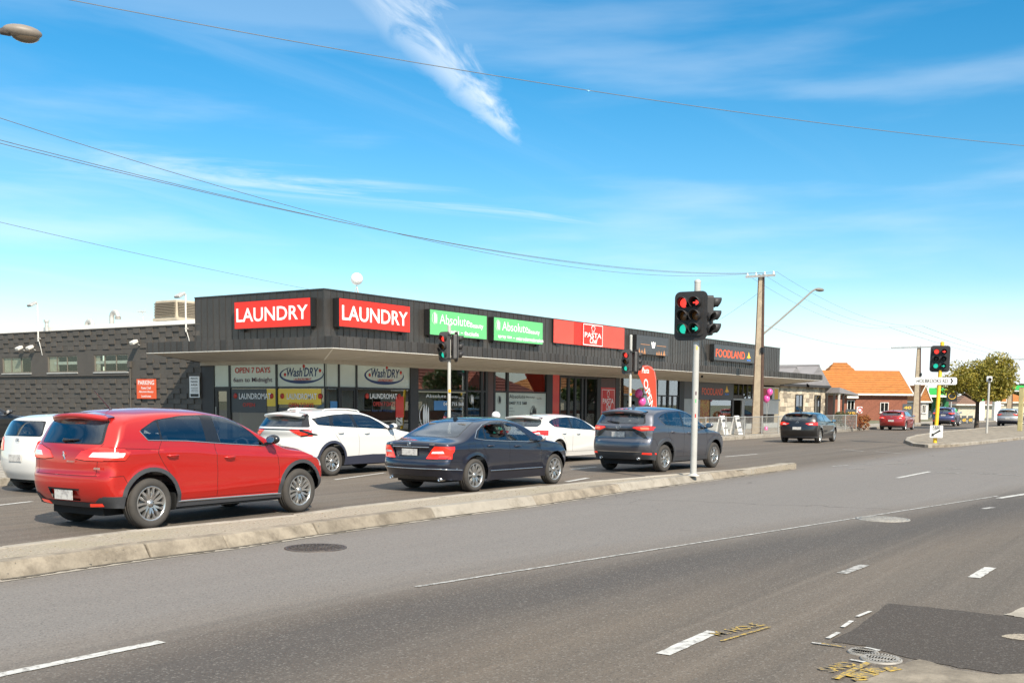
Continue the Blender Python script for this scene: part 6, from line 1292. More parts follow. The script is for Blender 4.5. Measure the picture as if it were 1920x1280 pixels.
YAR = dict(M3); YAR.update(wb=2.46, ro=.66, fo=.72, r=.29, rr=.19, ra=.36, w=.845, paint='paint_white', spokes=7, style='single', xmid=1.0,
    top=[(-.44, 1.395), (-.1, 1.45), (.4, 1.475), (.8, 1.46), (1.2, 1.39), (1.45, 1.30), (2.1, 1.02), (2.4, .95), (2.75, .88), (3.0, .76)], rear=[(-.56, .26), (-.64, .42), (-.665, .60), (-.64, .80), (-.60, 1.0), (-.575, 1.08), (-.46, 1.37), (-.44, 1.395)], front=[(2.95, .22), (3.08, .36), (3.14, .52), (3.10, .66), (3.0, .76)], bot=[(-.56, .26), (-.3, .23), (.35, .19), (2.1, .19), (2.7, .2), (2.95, .22)],
    belt=[(-.7, 1.08), (0, 1.04), (1, 1.0), (1.8, .95), (2.4, .9), (3.2, .75)], plan=[(-.7, .92), (-.4, .965), (.1, 1.0), (1.9, 1.0), (2.5, .97), (2.8, .94), (3.2, .88)], crease=[], tum=.30, bow=(.18, .28),
    dlo=[(-.16, 1.20), (-.10, 1.06), (.6, 1.03), (1.75, .96), (1.55, 1.10), (1.25, 1.28), (1.0, 1.35), (.5, 1.365), (.05, 1.345)], panes=[[(-.13, 1.20), (-.08, 1.075), (.56, 1.045), (.54, 1.35), (.07, 1.33)], [(.64, 1.04), (1.70, .975), (1.52, 1.09), (1.23, 1.265), (.98, 1.335), (.62, 1.35)]],
    doors=[[(-.02, 1.05), (.12, .8), (.36, .55), (.40, .32), (.60, .32), (.58, 1.03)], [(.59, 1.03), (.607, .32), (1.85, .32), (1.88, .66), (1.78, .95)]], seams=[[(-.06, 1.05), (.12, .8), (.36, .55)], [(.60, 1.03), (.60, .32)], [(1.85, .32), (1.88, .66), (1.78, .95)]],
    regions=[('rear_frame', 'rear', roundpoly([(-.60, 1.06), (.60, 1.06), (.56, 1.345), (-.56, 1.345)], .06), .001), ('rear_window', 'rear', roundpoly([(-.57, 1.075), (.57, 1.075), (.53, 1.33), (-.53, 1.33)], .07), .004), ('lamp_red', 'rear2', [(-.50, .79), (-.90, .80), (-.90, 1.03), (-.68, 1.03), (-.54, .96)], .010), ('lamp_red', 'side', [(-.8, .80), (-.46, .82), (-.46, .95), (-.43, 1.035), (-.8, 1.03)], .010), ('lamp_white', 'rear2', [(-.60, .865), (-.80, .875), (-.80, .93), (-.64, .925)], .013), ('windshield', 'front', roundpoly([(-.68, 1.03), (.68, 1.03), (.54, 1.36), (-.54, 1.36)], .06), .003)],
    mirror=(1.75, 1.0), handles=[(.18, .90), (.88, .87)], plate=(.66, .37, .11), emblem=('oval', .98, .045), spoiler=None, fin=None, fs=1.15, seat=.45, dash=1.72, dz=.92)
def place(S, name, label, rr_contact, rz, **k):
    """rear right wheel contact patch -> origin under the rear axle centre"""
    off = Matrix.Rotation(rz, 3, 'Z') @ Vector((0, -(S['w']-.02), 0)); return build_car(S, name, label, (rr_contact[0]-off.x, rr_contact[1]-off.y), rz, **k)
car_red = place(RED, 'red_suv', 'red SUV with grey wheel arch trim waiting beside the median', (9.44, 12.20), R(0.6))
car_merc = place(MERC, 'dark_sedan', 'dark navy sedan with sunroof queued behind the grey SUV', (17.22, 12.38), R(-2.2))
car_cx = place(CX5, 'grey_suv', 'metallic grey SUV first in the queue beside the traffic signal post', (25.35, 12.22), R(-4.2))
car_sp = place(SPO, 'white_suv', 'white SUV with dark lower cladding in the lane beside the shops', (18.75, 17.62), R(-1.0))
car_m3 = place(M3, 'white_hatchback', 'white hatchback with slim red tail lights between the navy sedan and grey SUV', (27.1, 16.5), R(-3.0))
car_ya = place(YAR, 'white_small_hatchback', 'small white hatchback with upright red tail light behind the red SUV', (12.15, 17.9), R(0))
def recolour(root, paint_):
    for o in root.children:
        for sl in o.material_slots:
            if sl.material and sl.material.name.startswith('paint_') and sl.material.name != 'paint_silver': sl.link = 'OBJECT'; sl.material = MAT[paint_]
    return root
def another(src, paint_, label, loc, rz, name):
    c = copy_tree(src); c.name = name; c.location = (loc[0], loc[1], loc[2] if len(loc) > 2 else 0); c.rotation_euler = (0, 0, rz); c['label'] = label; return recolour(c, paint_)
another(car_cx, 'paint_black', 'black SUV parked in the car park by the block wall', (18.1, 34.2, .146), R(0), 'black_suv')
another(car_m3, 'paint_black', 'black hatchback driving out past the pedestrian fence', (49.5, 16.9), R(4), 'black_hatchback')
another(car_m3, 'paint_darkred', 'dark red hatchback driving along the road past the orange roofed house', (80.0, 20.6), R(3), 'red_hatchback')
another(car_cx, 'paint_blue', 'blue grey SUV on the far road in front of the fuel station', (99.5, 21.3), R(4), 'blue_suv')
another(car_sp, 'paint_silver', 'silver SUV at the far road beneath the leafy tree', (106, 17.2), R(2), 'silver_suv')
# ================================================================== signals, poles, wires
P('pole_white', (0.44, 0.43, 0.40), 0.45, var=(3, 0.12), stain=(2.5, 0.58, 0.75, (0.28, 0.26, 0.235))); P('pole_yellow', (0.80, 0.48, 0.02), 0.45, var=(3, 0.1)); P('signal_black', (0.028, 0.026, 0.026), 0.55, var=(6, 0.2)); P('signal_grey', (0.075, 0.072, 0.072), 0.55, var=(6, 0.2))
P('lens_red', (0.5, 0.02, 0.02), 0.3, emis=((1.0, 0.05, 0.035), 1.0)); P('lens_amber', (0.18, 0.075, 0.02), 0.25, coat=.5); P('lens_green', (0.01, 0.30, 0.22), 0.3, emis=((0.02, 0.55, 0.38), 0.75)); P('lens_dark', (0.02, 0.02, 0.02), 0.3); P('lens_pale', (0.55, 0.35, 0.20), 0.3)
P('stobie_concrete', (0.50, 0.40, 0.28), 0.85, var=(2.5, 0.25), bump=(25, .3)); P('stobie_steel', (0.085, 0.045, 0.028), 0.75, var=(4, 0.35)); P('timber', (0.16, 0.11, 0.075), 0.85, var=(5, .3)); P('wire', (0.13, 0.14, 0.15), 0.6); P('timber_pale', (0.42, 0.36, 0.17), 0.8, var=(4, .25))
def head(root, T, cols, rows, lamps, boardmat='signal_black', pitch=.285, r=.105, arrows=True, board=True):
    """a lantern head in its own frame: x right, y up, z towards the viewer"""
    bw, bh = cols*pitch+.20, rows*pitch+.22
    m = MB(); m.T = T
    if board: m.prism([(x-bw/2, y-bh/2) for x, y in rrect(bw, bh, .13)], (0, 0, 0), (1, 0, 0), (0, 1, 0), -.012, 0); m.build('target_board', boardmat, root, bevel=.006)
    m = MB(); m.T = T; m.prism([(x-cols*pitch/2-.01, y-rows*pitch/2-.01) for x, y in rrect(cols*pitch+.02, rows*pitch+.02, .05)], (0, 0, 0), (1, 0, 0), (0, 1, 0), -.14, .035); m.build('housing', boardmat, root, bevel=.012)
    for c in range(cols):
        for q in range(rows):
            x = (c-(cols-1)/2)*pitch; y = ((rows-1)/2-q)*pitch; lm = lamps[c][q]
            arrow = isinstance(lm, tuple); mt_ = lm[0] if arrow else lm
            ln = MB(); ln.T = T; ln.lathe([(r*.96, .036), (r*.8, .045), (r*.45, .052), (.001, .055)], (x, y, 0), (0, 0, 1), 24); lens = ln.build('lens', 'lens_dark' if arrow else mt_, root)
            if arrow:
                a = MB(); a.T = T; a.prism([(-.075, -.016), (.0, -.016), (-.02, -.05), (.012, -.05), (.075, 0), (.012, .05), (-.02, .05), (0, .016), (-.075, .016)], (x, y, 0), (1, 0, 0), (0, 1, 0), .056, .058); a.build('arrow', mt_, lens)
            v = MB(); v.T = T; n = 22; vs = []
            for k in range(n+1):
                ang = R(-52+284*k/n); L0 = .235*(.55+.45*math.sin(math.pi*k/n)) ; cx_, sy_ = math.cos(ang), math.sin(ang)
                vs += [(x+cx_*r*1.06, y+sy_*r*1.06, .03), (x+cx_*r*1.10, y+sy_*r*1.10, .03+L0)]
            v.add(vs, [(2*k, 2*k+1, 2*k+3, 2*k+2) for k in range(n)], True); o = v.build('visor', 'signal_black', root); sm = o.modifiers.new('s', 'SOLIDIFY'); sm.thickness = .006
def frame_T(pos, facing, up=(0, 0, 1)):
    z = Vector(facing).normalized(); x = Vector(up).cross(z).normalized(); y = z.cross(x); M_ = Matrix((x, y, z)).transposed().to_4x4(); M_.translation = Vector(pos); return M_
def post(root, x, y, z0, z1, r, mat, lean=(0, 0)):
    MB().cyl((x, y, z0), (x+lean[0], y+lean[1], z1), r, r*.98, 18).build('post', mat, root); MB().lathe([(r*1.04, -.03), (r*1.02, .01), (r*.5, .04), (.001, .045)], (x+lean[0], y+lean[1], z1), (0, 0, 1), 16).build('cap', mat, root)
RD, AM, GR = 'lens_red', 'lens_amber', 'lens_green'
# near signal on the median
p = at_z(1300, 891, .15); zt = (at_y(1307, 527, p.y)).z; ts = thing('traffic_signal', 'tall white signal post on the gravel median with a six lamp black board', 'traffic light', (p.x, p.y, .142))
post(ts, p.x, p.y, .14, zt, .072, 'pole_white'); MB().lathe([(.14, 0), (.14, .02), (.09, .03), (.08, .06)], (p.x, p.y, .142), (0, 0, 1), 18).build('base_flange', 'pole_white', ts)
zb = at_y(1291, 590, p.y).z; head(ts, frame_T((p.x-.13, p.y+.09, zb), (-1, -.05, 0)), 2, 3, [[RD, AM, GR], [(RD,), AM, (GR,)]])
hx = p.x+.20; hy = p.y-.16; head(ts, frame_T((hx+.02, hy-.04, zb+.02), (.72, -.70, 0)), 1, 3, [['lens_dark', 'lens_dark', 'lens_dark']], board=False)
head(ts, frame_T((p.x+.02, p.y-.20, zb-.16), (-.35, -1, 0)), 1, 2, [['lens_pale', 'lens_dark']], board=False, pitch=.26, r=.085)
m = MB()
for z in (zb-.42, zb+.42): m.box((p.x-.10, p.y-.2, z-.02), (p.x+.12, p.y+.05, z+.02))
m.build('bracket', 'signal_black', ts)
for z, mt_ in ((2.95, 'flame_yellow'), (1.95, 'print_plum'), (1.78, 'sign_green'), (1.45, 'panel_red')):
    MB().lathe([(.0735, 0), (.0735, .09)], (p.x, p.y, z), (0, 0, 1), 18).build('sticker', mt_, ts) if mt_ == 'flame_yellow' and False else MB().hexa([(p.x-.066, p.y-.034, z), (p.x-.05, p.y-.056, z), (p.x-.045, p.y-.05, z), (p.x-.06, p.y-.03, z)], [(p.x-.066, p.y-.034, z+.08), (p.x-.05, p.y-.056, z+.08), (p.x-.045, p.y-.05, z+.08), (p.x-.06, p.y-.03, z+.08)]).build('sticker', mt_, ts)
def street_signal(px, depth, ytop, yboard, label):
    d = ray(px, 760); q = CAM+d*(depth/d.dot(FWD)); x, y = q.x, q.y
    def zz_(py): return at_y(px, py, y).z
    t = thing('traffic_signal', label, 'traffic light', (x, y, .15)); post(t, x, y, .14, zz_(ytop), .062, 'pole_white')
    zc = zz_(yboard); head(t, frame_T((x-.10, y+.14, zc), (-1, -.06, 0)), 1, 3, [[RD, AM, GR]], 'signal_grey')
    head(t, frame_T((x+.16, y-.20, zc), (.80, -.62, 0)), 1, 3, [['lens_dark']*3], 'signal_grey')
    m = MB()
    for z in (zc-.42, zc+.42): m.box((x-.10, y-.2, z-.02), (x+.14, y+.16, z+.02))
    m.build('bracket', 'signal_black', t)
    MB().box((x-.07, y-.10, 2.1), (x-.03, y-.02, 2.2)).build('sticker', 'flame_yellow', t)
street_signal(842, 39.0, 610, 650, 'white post traffic signal on the footpath in front of the green salon sign')
street_signal(1181, 47.5, 629, 678, 'white post traffic signal on the footpath beside the red feather flag')
# yellow signal on the far island, leaning a little
p = at_z(1753, 829, .12); lean = at_y(1767, 642, p.y); t = thing('traffic_signal', 'yellow leaning signal post on the far island with street name and keep left signs', 'traffic light', (p.x, p.y, .10))
lx, lz = lean.x-p.x, lean.z; post(t, p.x, p.y, .09, lz, .085, 'pole_yellow', (lx, 0))
def along(z): return p.x+lx*(z-.1)/(lz-.1)
zc = at_y(1760, 672, p.y).z; head(t, frame_T((along(zc)-.14, p.y+.02, zc), (-1, -.22, 0), (.07, 0, 1)), 2, 3, [[RD, 'lens_dark', GR], [(RD,), 'lens_dark', (GR,)]], 'signal_black', pitch=.32)
zs_ = at_y(1760, 714, p.y).z; U_ = Vector((.35, -.94, 0)).normalized(); c = Vector((along(zs_)-.12, p.y-.04, zs_)); sw, shh = 1.8, .33
sg = MB(); sg.prism([(x-sw*.60, y-shh/2) for x, y in rrect(sw, shh, .08)], c, U_, V1, -.01, .01); so_ = sg.build('street_name_sign', 'sign_white', t)
text('lettering', 'HOLBROOKS RD', c-U_*(sw*.55)-V1*.09, U_, V1, sw*.74, .18, 'black', so_, bold=.02, lift=.012)
m = MB(); m.prism([(0, .12), (.06, 0), (0, -.12), (.06, -.12), (.13, 0), (.06, .12)], c+U_*(sw*.24), U_, V1, .012, .014); m.build('arrow', 'black', so_)
zk0, zk1 = at_y(1755, 820, p.y).z, at_y(1755, 797, p.y).z; c = Vector((along(.6)-.24, p.y+.20, zk0)); U_ = Vector((.12, -1, 0)).normalized()
m = MB(); m.prism(rrect(.55, zk1-zk0, .04), c, U_, V1, -.008, .006); ks = m.build('keep_left_sign', 'sign_white', t)
text('lettering', 'KEEP', c+U_*.12+V1*((zk1-zk0)*.80), U_, V1, .31, .09, 'black', ks, bold=.02, lift=.008); text('lettering', 'LEFT', c+U_*.12+V1*((zk1-zk0)*.63), U_, V1, .31, .09, 'black', ks, bold=.02, lift=.008)
m = MB(); m.prism([(.07, .06), (.20, .08), (.16, .12), (.46, .30), (.42, .36), (.125, .17), (.09, .22)], c, U_, V1, .007, .009); m.build('arrow', 'black', ks)
# slim grey post with camera head, timber post at the right
p = at_z(1850, 811, .12); q = at_y(1855, 712, p.y); t = thing('camera_post', 'slim white post with a small boxed camera at its top on the far island', 'post', (p.x, p.y, .1)); MB().cyl((p.x, p.y, .1), (q.x, p.y, q.z), .07, .06, 12).build('post', 'pole_white', t); MB().cbox((q.x, p.y, q.z+.05), (.28, .30, .34)).build('camera_box', 'sign_white', t, bevel=.04); MB().cyl((q.x-.15, p.y-.05, q.z+.03), (q.x-.22, p.y-.08, q.z+.02), .10, n=14).build('lens', 'black', t)
p = at_z(1912, 807, .12); z1 = at_y(1914, 727, p.y).z; t = thing('timber_post', 'square yellowish timber post standing on the far island', 'post', (p.x, p.y, .1)); m = MB(); m.box((p.x-.14, p.y-.14, .1), (p.x+.14, p.y+.14, z1)); m.build('post', 'timber_pale', t, bevel=.02); MB().box((p.x-.15, p.y-.15, z1), (p.x+.15, p.y+.15, z1+.04)).build('cap', 'timber_pale', t)
# power poles of concrete between steel flanges
def stobie(px, ybase, ytop, depth, label, arm=2.4, lamp=None, wid=1.0):
    d = ray(px, 760); q = CAM+d*(depth/d.dot(FWD)); x, y = q.x, q.y; zt = at_y(px, ytop, y).z; t = thing('power_pole', label, 'power pole', (x, y, .15))
    b, tp = .20*wid, .10*wid
    MB().hexa([(x-b, y-.26*wid, .1), (x+b, y-.26*wid, .1), (x+b, y+.26*wid, .1), (x-b, y+.26*wid, .1)], [(x-tp, y-.10, zt), (x+tp, y-.10, zt), (x+tp, y+.10, zt), (x-tp, y+.10, zt)]).build('concrete_core', 'stobie_concrete', t)
    for s in (-1, 1): MB().hexa([(x-b-.01, y+s*.285*wid-.025, .1), (x+b+.01, y+s*.285*wid-.025, .1), (x+b+.01, y+s*.285*wid+.025, .1), (x-b-.01, y+s*.285*wid+.025, .1)], [(x-tp-.01, y+s*.125-.025, zt+.05), (x+tp+.01, y+s*.125-.025, zt+.05), (x+tp+.01, y+s*.125+.025, zt+.05), (x-tp-.01, y+s*.125+.025, zt+.05)]).build('steel_flange', 'stobie_steel', t)
    MB().box((x-.20, y-arm/2, zt-.12), (x-.12, y+arm/2, zt)).build('crossarm', 'galv', t)
    for k in range(4):
        yy = y-arm/2+.1+k*(arm-.2)/3; MB().lathe([(.05, 0), (.06, .05), (.035, .08), (.055, .12), (.02, .16)], (x-.16, yy, zt), (0, 0, 1), 10).build('insulator', 'sign_white', t)
    MB().box((x-.2, y-b-.12, 4.6), (x+.02, y-b+.05, 4.9)).build('cable_box', 'black', t)
    return t, x, y, zt
sp_, SX, SY, SZ = stobie(1421, 812, 514, 60.5, 'tall concrete and steel power pole with street lamp arm in front of the supermarket', 1.7, wid=.9)
a0 = Vector((SX, SY, at_y(1428, 632, SY).z)); e = at_y(1530, 543, SY-1.4); ap = [a0, a0.lerp(e, .35), a0.lerp(e, .72)+Vector((0, 0, .05)), a0.lerp(e, .92)+Vector((0, 0, .10)), e+Vector((0, 0, .04))]
P('arm_grey', (0.20, 0.185, 0.165), .6); MB().tube(ap, .05, 8).build('lamp_arm', 'arm_grey', sp_); dv_ = (ap[-1]-ap[-2]); dv_.z = 0; dv_.normalize(); m = MB(); m.sphere(e+dv_*.35+Vector((0, 0, .02)), .42, (1, .42, .26), 14, 8, Matrix.Rotation(math.atan2(dv_.y, dv_.x), 3, 'Z')); m.build('lamp_head', 'arm_grey', sp_)
stobie(1719, 800, 649, 105, 'power pole of concrete and steel beside the orange roofed house gable', 5.2, wid=1.2)
stobie(1893, 790, 672, 135, 'distant power pole in front of the fuel station behind the leafy tree', 3.0, wid=1.2)
# street lamp over the top left: pole stands on the footpath outside the view
c = CAM+ray(42, 60)*(27/ray(42, 60).dot(FWD)); lp = thing('street_lamp', 'grey street lamp head on a long arm above the car park', 'street lamp', (10.0, 22.0, .15))
MB().cyl((10.0, 22.0, .14), (10.0, 22.0, c.z-.9), .10, .07, 14).build('post', 'galv', lp); el = c+Vector((-.42, .30, -.06)); MB().tube([(10.0, 22.0, c.z-.95), (10.1, 21.9, c.z-.6), (10.4, 21.6, c.z-.34), el+Vector((-.5, .45, -.10)), el], .035, 8).build('arm', 'galv', lp)
ang = math.atan2(-.55, .83); Rl = Matrix.Rotation(ang, 3, 'Z') @ Matrix.Rotation(R(3), 3, 'Y'); P('lamp_shell', (0.20, 0.17, 0.14), .5, var=(4, .15)); P('lamp_bowl', (0.10, 0.075, 0.05), .25, coat=.5)
m = MB(); m.sphere(c, .46, (1.0, .48, .36), 18, 10, Rl); sh_ = m.build('lamp_head', 'lamp_shell', lp); m = MB(); m.sphere(c+Vector((.06, -.02, -.08)), .34, (1.0, .5, .52), 16, 10, Rl); m.build('lamp_bowl', 'lamp_bowl', lp); MB().cyl(el, c+Vector((-.25, .16, -.02)), .07, .13, 10).build('neck', 'iron', lp)
# wires
def wire(a, b, sag, r, label, n=36):
    r *= .8; a, b = Vector(a), Vector(b); pts = [a.lerp(b, k/n)-Vector((0, 0, 4*sag*(k/n)*(1-k/n))) for k in range(n+1)]
    return tag(MB().tube(pts, r, 5).build('power_line', 'wire'), label, 'cable', 'overhead wires')
wl_ = 'overhead power line running along the shops to the power pole'
PX0 = 3.0
wire((PX0, SY+.3, 9.05), (SX-.16, SY+.35, SZ+.12), 1.95, .010, 'uppermost overhead power line sagging along the shops to the power pole')
wire((PX0, SY-1.0, 7.60), (SX-.16, SY-.35, SZ+.10), 1.35, .010, wl_); wire((PX0, SY-1.15, 7.42), (SX-.16, SY-1.0, SZ+.10), 1.32, .010, wl_)
wire((PX0, SY+3, 7.25), (30.5, SY+5.6, 5.66), .25, .008, 'thin service wire running to the shop parapet')
A, B = CAM+ray(-250, -75)*(19/ray(-250, -75).dot(FWD)), CAM+ray(2300, 302)*(33/ray(2300, 302).dot(FWD)); wire(A, B, .55, .011, 'single overhead wire crossing the whole street high above the near lanes')
for dy, dz in ((-.9, .1), (0, .1), (.9, .1)): wire((SX+.1, SY+dy, SZ+dz), (104+dy, 26+dy*2, 9.0), .9, .009, 'far overhead power line from the power pole towards the orange roofed house')
wire((SX, SY, 6.2), (104, 26, 7.0), .5, .010, 'lower overhead cable between the two power poles'); wire((SX, SY, 8.0), (77, 40, 5.2), .5, .009, 'service wire from the power pole to the stone house')
for dy in (-1.5, 0, 1.5): wire((104, 26+dy, 9.0), (230, 24+dy, 9.5), 1.2, .016, 'distant overhead line beyond the orange roofed house')

# ================================================================== pedestrian fence, flag, boards, balloons
P('fence_steel', (0.40, 0.40, 0.38), .5, metal=.4); P('flag_red', (0.72, 0.06, 0.025), .7, var=(2, .1)); P('balloon', (0.75, 0.09, 0.36), .25, coat=.6)
fy = 21.25; fen = thing('pedestrian_fence', 'grey welded mesh pedestrian fence along the footpath kerb', 'fence', (44, fy, .15)); x = 43.5
while x < 71:
    MB().cyl((x, fy, .15), (x, fy, 1.15), .03, n=8).build('post', 'fence_steel', fen)
    m = MB()
    for k in range(1, 20): m.box((x+k*.1235-.005, fy-.006, .28), (x+k*.1235+.005, fy+.006, 1.08))
    for z in (.3, .55, .8): m.box((x, fy-.010, z-.005), (x+2.47, fy-.006, z+.005))
    m.build('mesh_panel', 'fence_steel', fen); MB().cyl((x, fy, 1.10), (x+2.47, fy, 1.10), .024, n=8).build('rail', 'fence_steel', fen); x += 2.47
MB().cyl((x, fy, .15), (x, fy, 1.15), .03, n=8).build('post', 'fence_steel', fen)
fq = at_z(1222, 812, .15); FY = 23.6; 
fb = at_y(1222, 760, FY); ft = at_y(1212, 684, FY); fl_ = thing('feather_flag', 'red teardrop OPEN flag leaning on the footpath outside the shops', 'flag', (fb.x, FY, .15))
spx = lambda px, py: at_y(px, py, FY)
base_ = spx(1237, 806); pole_pts = [Vector((base_.x, FY, .15)), spx(1231, 762), spx(1230, 715), spx(1226, 694), spx(1214, 685), spx(1201, 690)]
MB().tube(pole_pts, .02, 6).build('flag_pole', 'fence_steel', fl_); MB().lathe([(.28, 0), (.28, .05), (.05, .08)], (base_.x, FY, .15), (0, 0, 1), 16).build('flag_base', 'black', fl_)
outl = [(1196, 700), (1199, 691), (1206, 685.5), (1214, 684.5), (1222, 688), (1228, 697), (1230.5, 712), (1231, 740), (1231.5, 768), (1222, 768), (1214, 742), (1205, 720)]
m = MB(); pv = [spx(*q) for q in outl]; n_ = len(pv); m.add([v+Vector((0, -.008, 0)) for v in pv]+[v+Vector((0, .008, 0)) for v in pv], [tuple(range(n_-1, -1, -1)), tuple(range(n_, 2*n_))]+[(i, (i+1) % n_, n_+(i+1) % n_, n_+i) for i in range(n_)]); m.build('banner', 'flag_red', fl_)
dn = (spx(1227, 768)-spx(1212, 710)); dn.y = 0; lnn = dn.length; dn.normalize(); per = Vector((-dn.z, 0, dn.x)); per = per if per.z > 0 else -per
text('lettering', 'OPEN', spx(1207, 713)+Vector((0, -.012, 0))-per*.12, dn, per, lnn*.98, .44, 'sign_white', fl_, bold=.016, lift=.002)
text('lettering', 'Pasta', spx(1203, 699)+Vector((0, -.012, 0)), (1, 0, 0), V1, .75, .26, 'sign_white', fl_, shear=.2, bold=.02, lift=.002)
def aframe(px, py, label, mat='sign_white'):
    c = at_z(px, py, .15); t = thing('sandwich_board', label, 'sign board', (c.x, c.y, .15), 0, 'sandwich boards outside the supermarket')
    for s in (-1, 1): MB().hexa([(c.x-.3, c.y+s*.28, .15), (c.x+.3, c.y+s*.28, .15), (c.x+.3, c.y+s*.25, .15), (c.x-.3, c.y+s*.25, .15)], [(c.x-.28, c.y+s*.03, 1.15), (c.x+.28, c.y+s*.03, 1.15), (c.x+.28, c.y+s*.01, 1.15), (c.x-.28, c.y+s*.01, 1.15)]).build('board', mat, t)
    MB().box((c.x-.2, c.y-.235, .5), (c.x+.2, c.y-.225, .56)).box((c.x-.2, c.y-.15, .85), (c.x+.2, c.y-.125, .98)).build('print', 'sign_dark', t)
aframe(1353, 815, 'white sandwich board on the footpath outside the supermarket window'); aframe(1380, 814, 'white sandwich board on the footpath outside the supermarket door')
def balloons(px, py, Y, label, n=3):
    c = at_y(px, py, Y); t = thing('balloon_bunch', label, 'balloons', (c.x, c.y, .15))
    for k in range(n):
        q = c+Vector((random.uniform(-.35, .35), random.uniform(-.2, .2), (k-(n-1)/2)*.42)); m = MB(); m.sphere(q, .21, (1, 1, 1.15), 14, 10); m.cyl(q+Vector((0, 0, -.235)), q+Vector((0, 0, -.27)), .02, .05, 6); m.build('balloon', 'balloon', t); MB().tube([q+Vector((0, 0, -.26)), (c.x, c.y, .4)], .006, 4).build('string', 'trim_white', t)
    MB().lathe([(.12, 0), (.12, .2), (.02, .25)], (c.x, c.y, .15), (0, 0, 1), 10).build('weight', 'balloon', t)
balloons(1197, 745, 25.6, 'pink balloons tied outside the dark window near the feather flag', 2); balloons(1438, 741, 24.8, 'pink balloons tied outside the supermarket posters', 2)
MB()
# ================================================================== people
P('skin', (0.52, 0.30, 0.21), .55); P('shirt_blue', (0.07, 0.22, 0.36), .8, var=(6, .15)); P('trousers', (0.03, 0.035, 0.05), .85); P('hair', (0.05, 0.03, 0.02), .6); P('helmet', (0.78, 0.78, 0.77), .3, coat=.8); P('shirt_dark', (0.06, 0.06, 0.07), .8)
def figure(root, joints, edges, mats_by_z=None, name='body', mat='shirt_blue'):
    me = bpy.data.meshes.new(name); keys = list(joints); me.from_pydata([joints[k][0] for k in keys], [(keys.index(a), keys.index(b)) for a, b in edges], []); o = bpy.data.objects.new(name, me); o.parent = root; COL.objects.link(o)
    sk = o.modifiers.new('skin', 'SKIN'); sk.use_smooth_shade = True
    lay = me.skin_vertices[0].data if me.skin_vertices else None
    if lay is None:
        bpy.context.view_layer.objects.active = o
    for i, k in enumerate(keys): me.skin_vertices[0].data[i].radius = (joints[k][1], joints[k][1] if len(joints[k]) < 3 else joints[k][2])
    me.skin_vertices[0].data[0].use_root = True
    o.modifiers.new('sub', 'SUBSURF').levels = 2; o.modifiers['sub'].render_levels = 2; me.materials.append(MAT[mat]); return o
def head_part(root, c, fwd, r=.105, helmet=None, hair='hair'):
    c = Vector(c); f = Vector(fwd).normalized(); rt = f.cross(Vector((0, 0, 1))).normalized(); rot = Matrix((f, -rt, Vector((0, 0, 1)))).transposed()
    m = MB(); m.sphere(c, r, (.98, .80, 1.16), 18, 12, rot); m.sphere(c+f*r*.98-Vector((0, 0, r*.12)), r*.17, (1, .8, 1.3), 8, 6, rot)
    for s in (-1, 1): m.sphere(c+rt*s*r*.80-Vector((0, 0, r*.05)), r*.22, (.7, .4, 1.2), 8, 6, rot)
    m.cyl(c-Vector((0, 0, r*.9))-f*r*.15, c-Vector((0, 0, r*2.0))-f*r*.3, r*.52, r*.58, 10); h = m.build('head', 'skin', root, local=True)
    m = MB()
    for s in (-1, 1): m.sphere(c+f*r*.86+rt*s*r*.34+Vector((0, 0, r*.05)), r*.11, (1, 1, .7), 8, 6)
    m.cyl(c+f*r*.90+rt*r*.25-Vector((0, 0, r*.55)), c+f*r*.90-rt*r*.25-Vector((0, 0, r*.55)), r*.06, n=6); m.build('eyes_and_mouth', 'hair', h, local=True)
    m = MB(); m.sphere(c-f*r*.12+Vector((0, 0, r*.28)), r*1.08, (1.0, .86, 1.0), 16, 10, rot); m.build('hair', hair, h, local=True)
    if helmet:
        m = MB(); m.sphere(c-f*r*.05+Vector((0, 0, r*.42)), r*1.38, (1.08, .92, .92), 20, 12, rot); m.build('helmet', helmet, root, local=True)
    return h
def hand(root, c, d, side_, mat='skin'):
    """palm with four curled fingers and a thumb"""
    c = Vector(c); d = Vector(d).normalized(); s = Vector(side_).normalized(); nrm = d.cross(s); m = MB(); m.sphere(c+d*.045, .045, (1.0, .95, .45), 10, 8, Matrix((d, s, nrm)).transposed())
    for k, ln in enumerate((.062, .075, .070, .055)): b = c+d*.08+s*(.030-k*.020); m.tube([b, b+d*ln*.5-nrm*.012, b+d*ln*.75-nrm*.045, b+d*ln*.45-nrm*.065], [.010, .010, .009, .007], 6)
    b = c+d*.03+s*.045; m.tube([b, b+s*.025+d*.025, b+s*.02+d*.055-nrm*.03], [.012, .011, .008], 6); m.build('hand', mat, root, local=True)
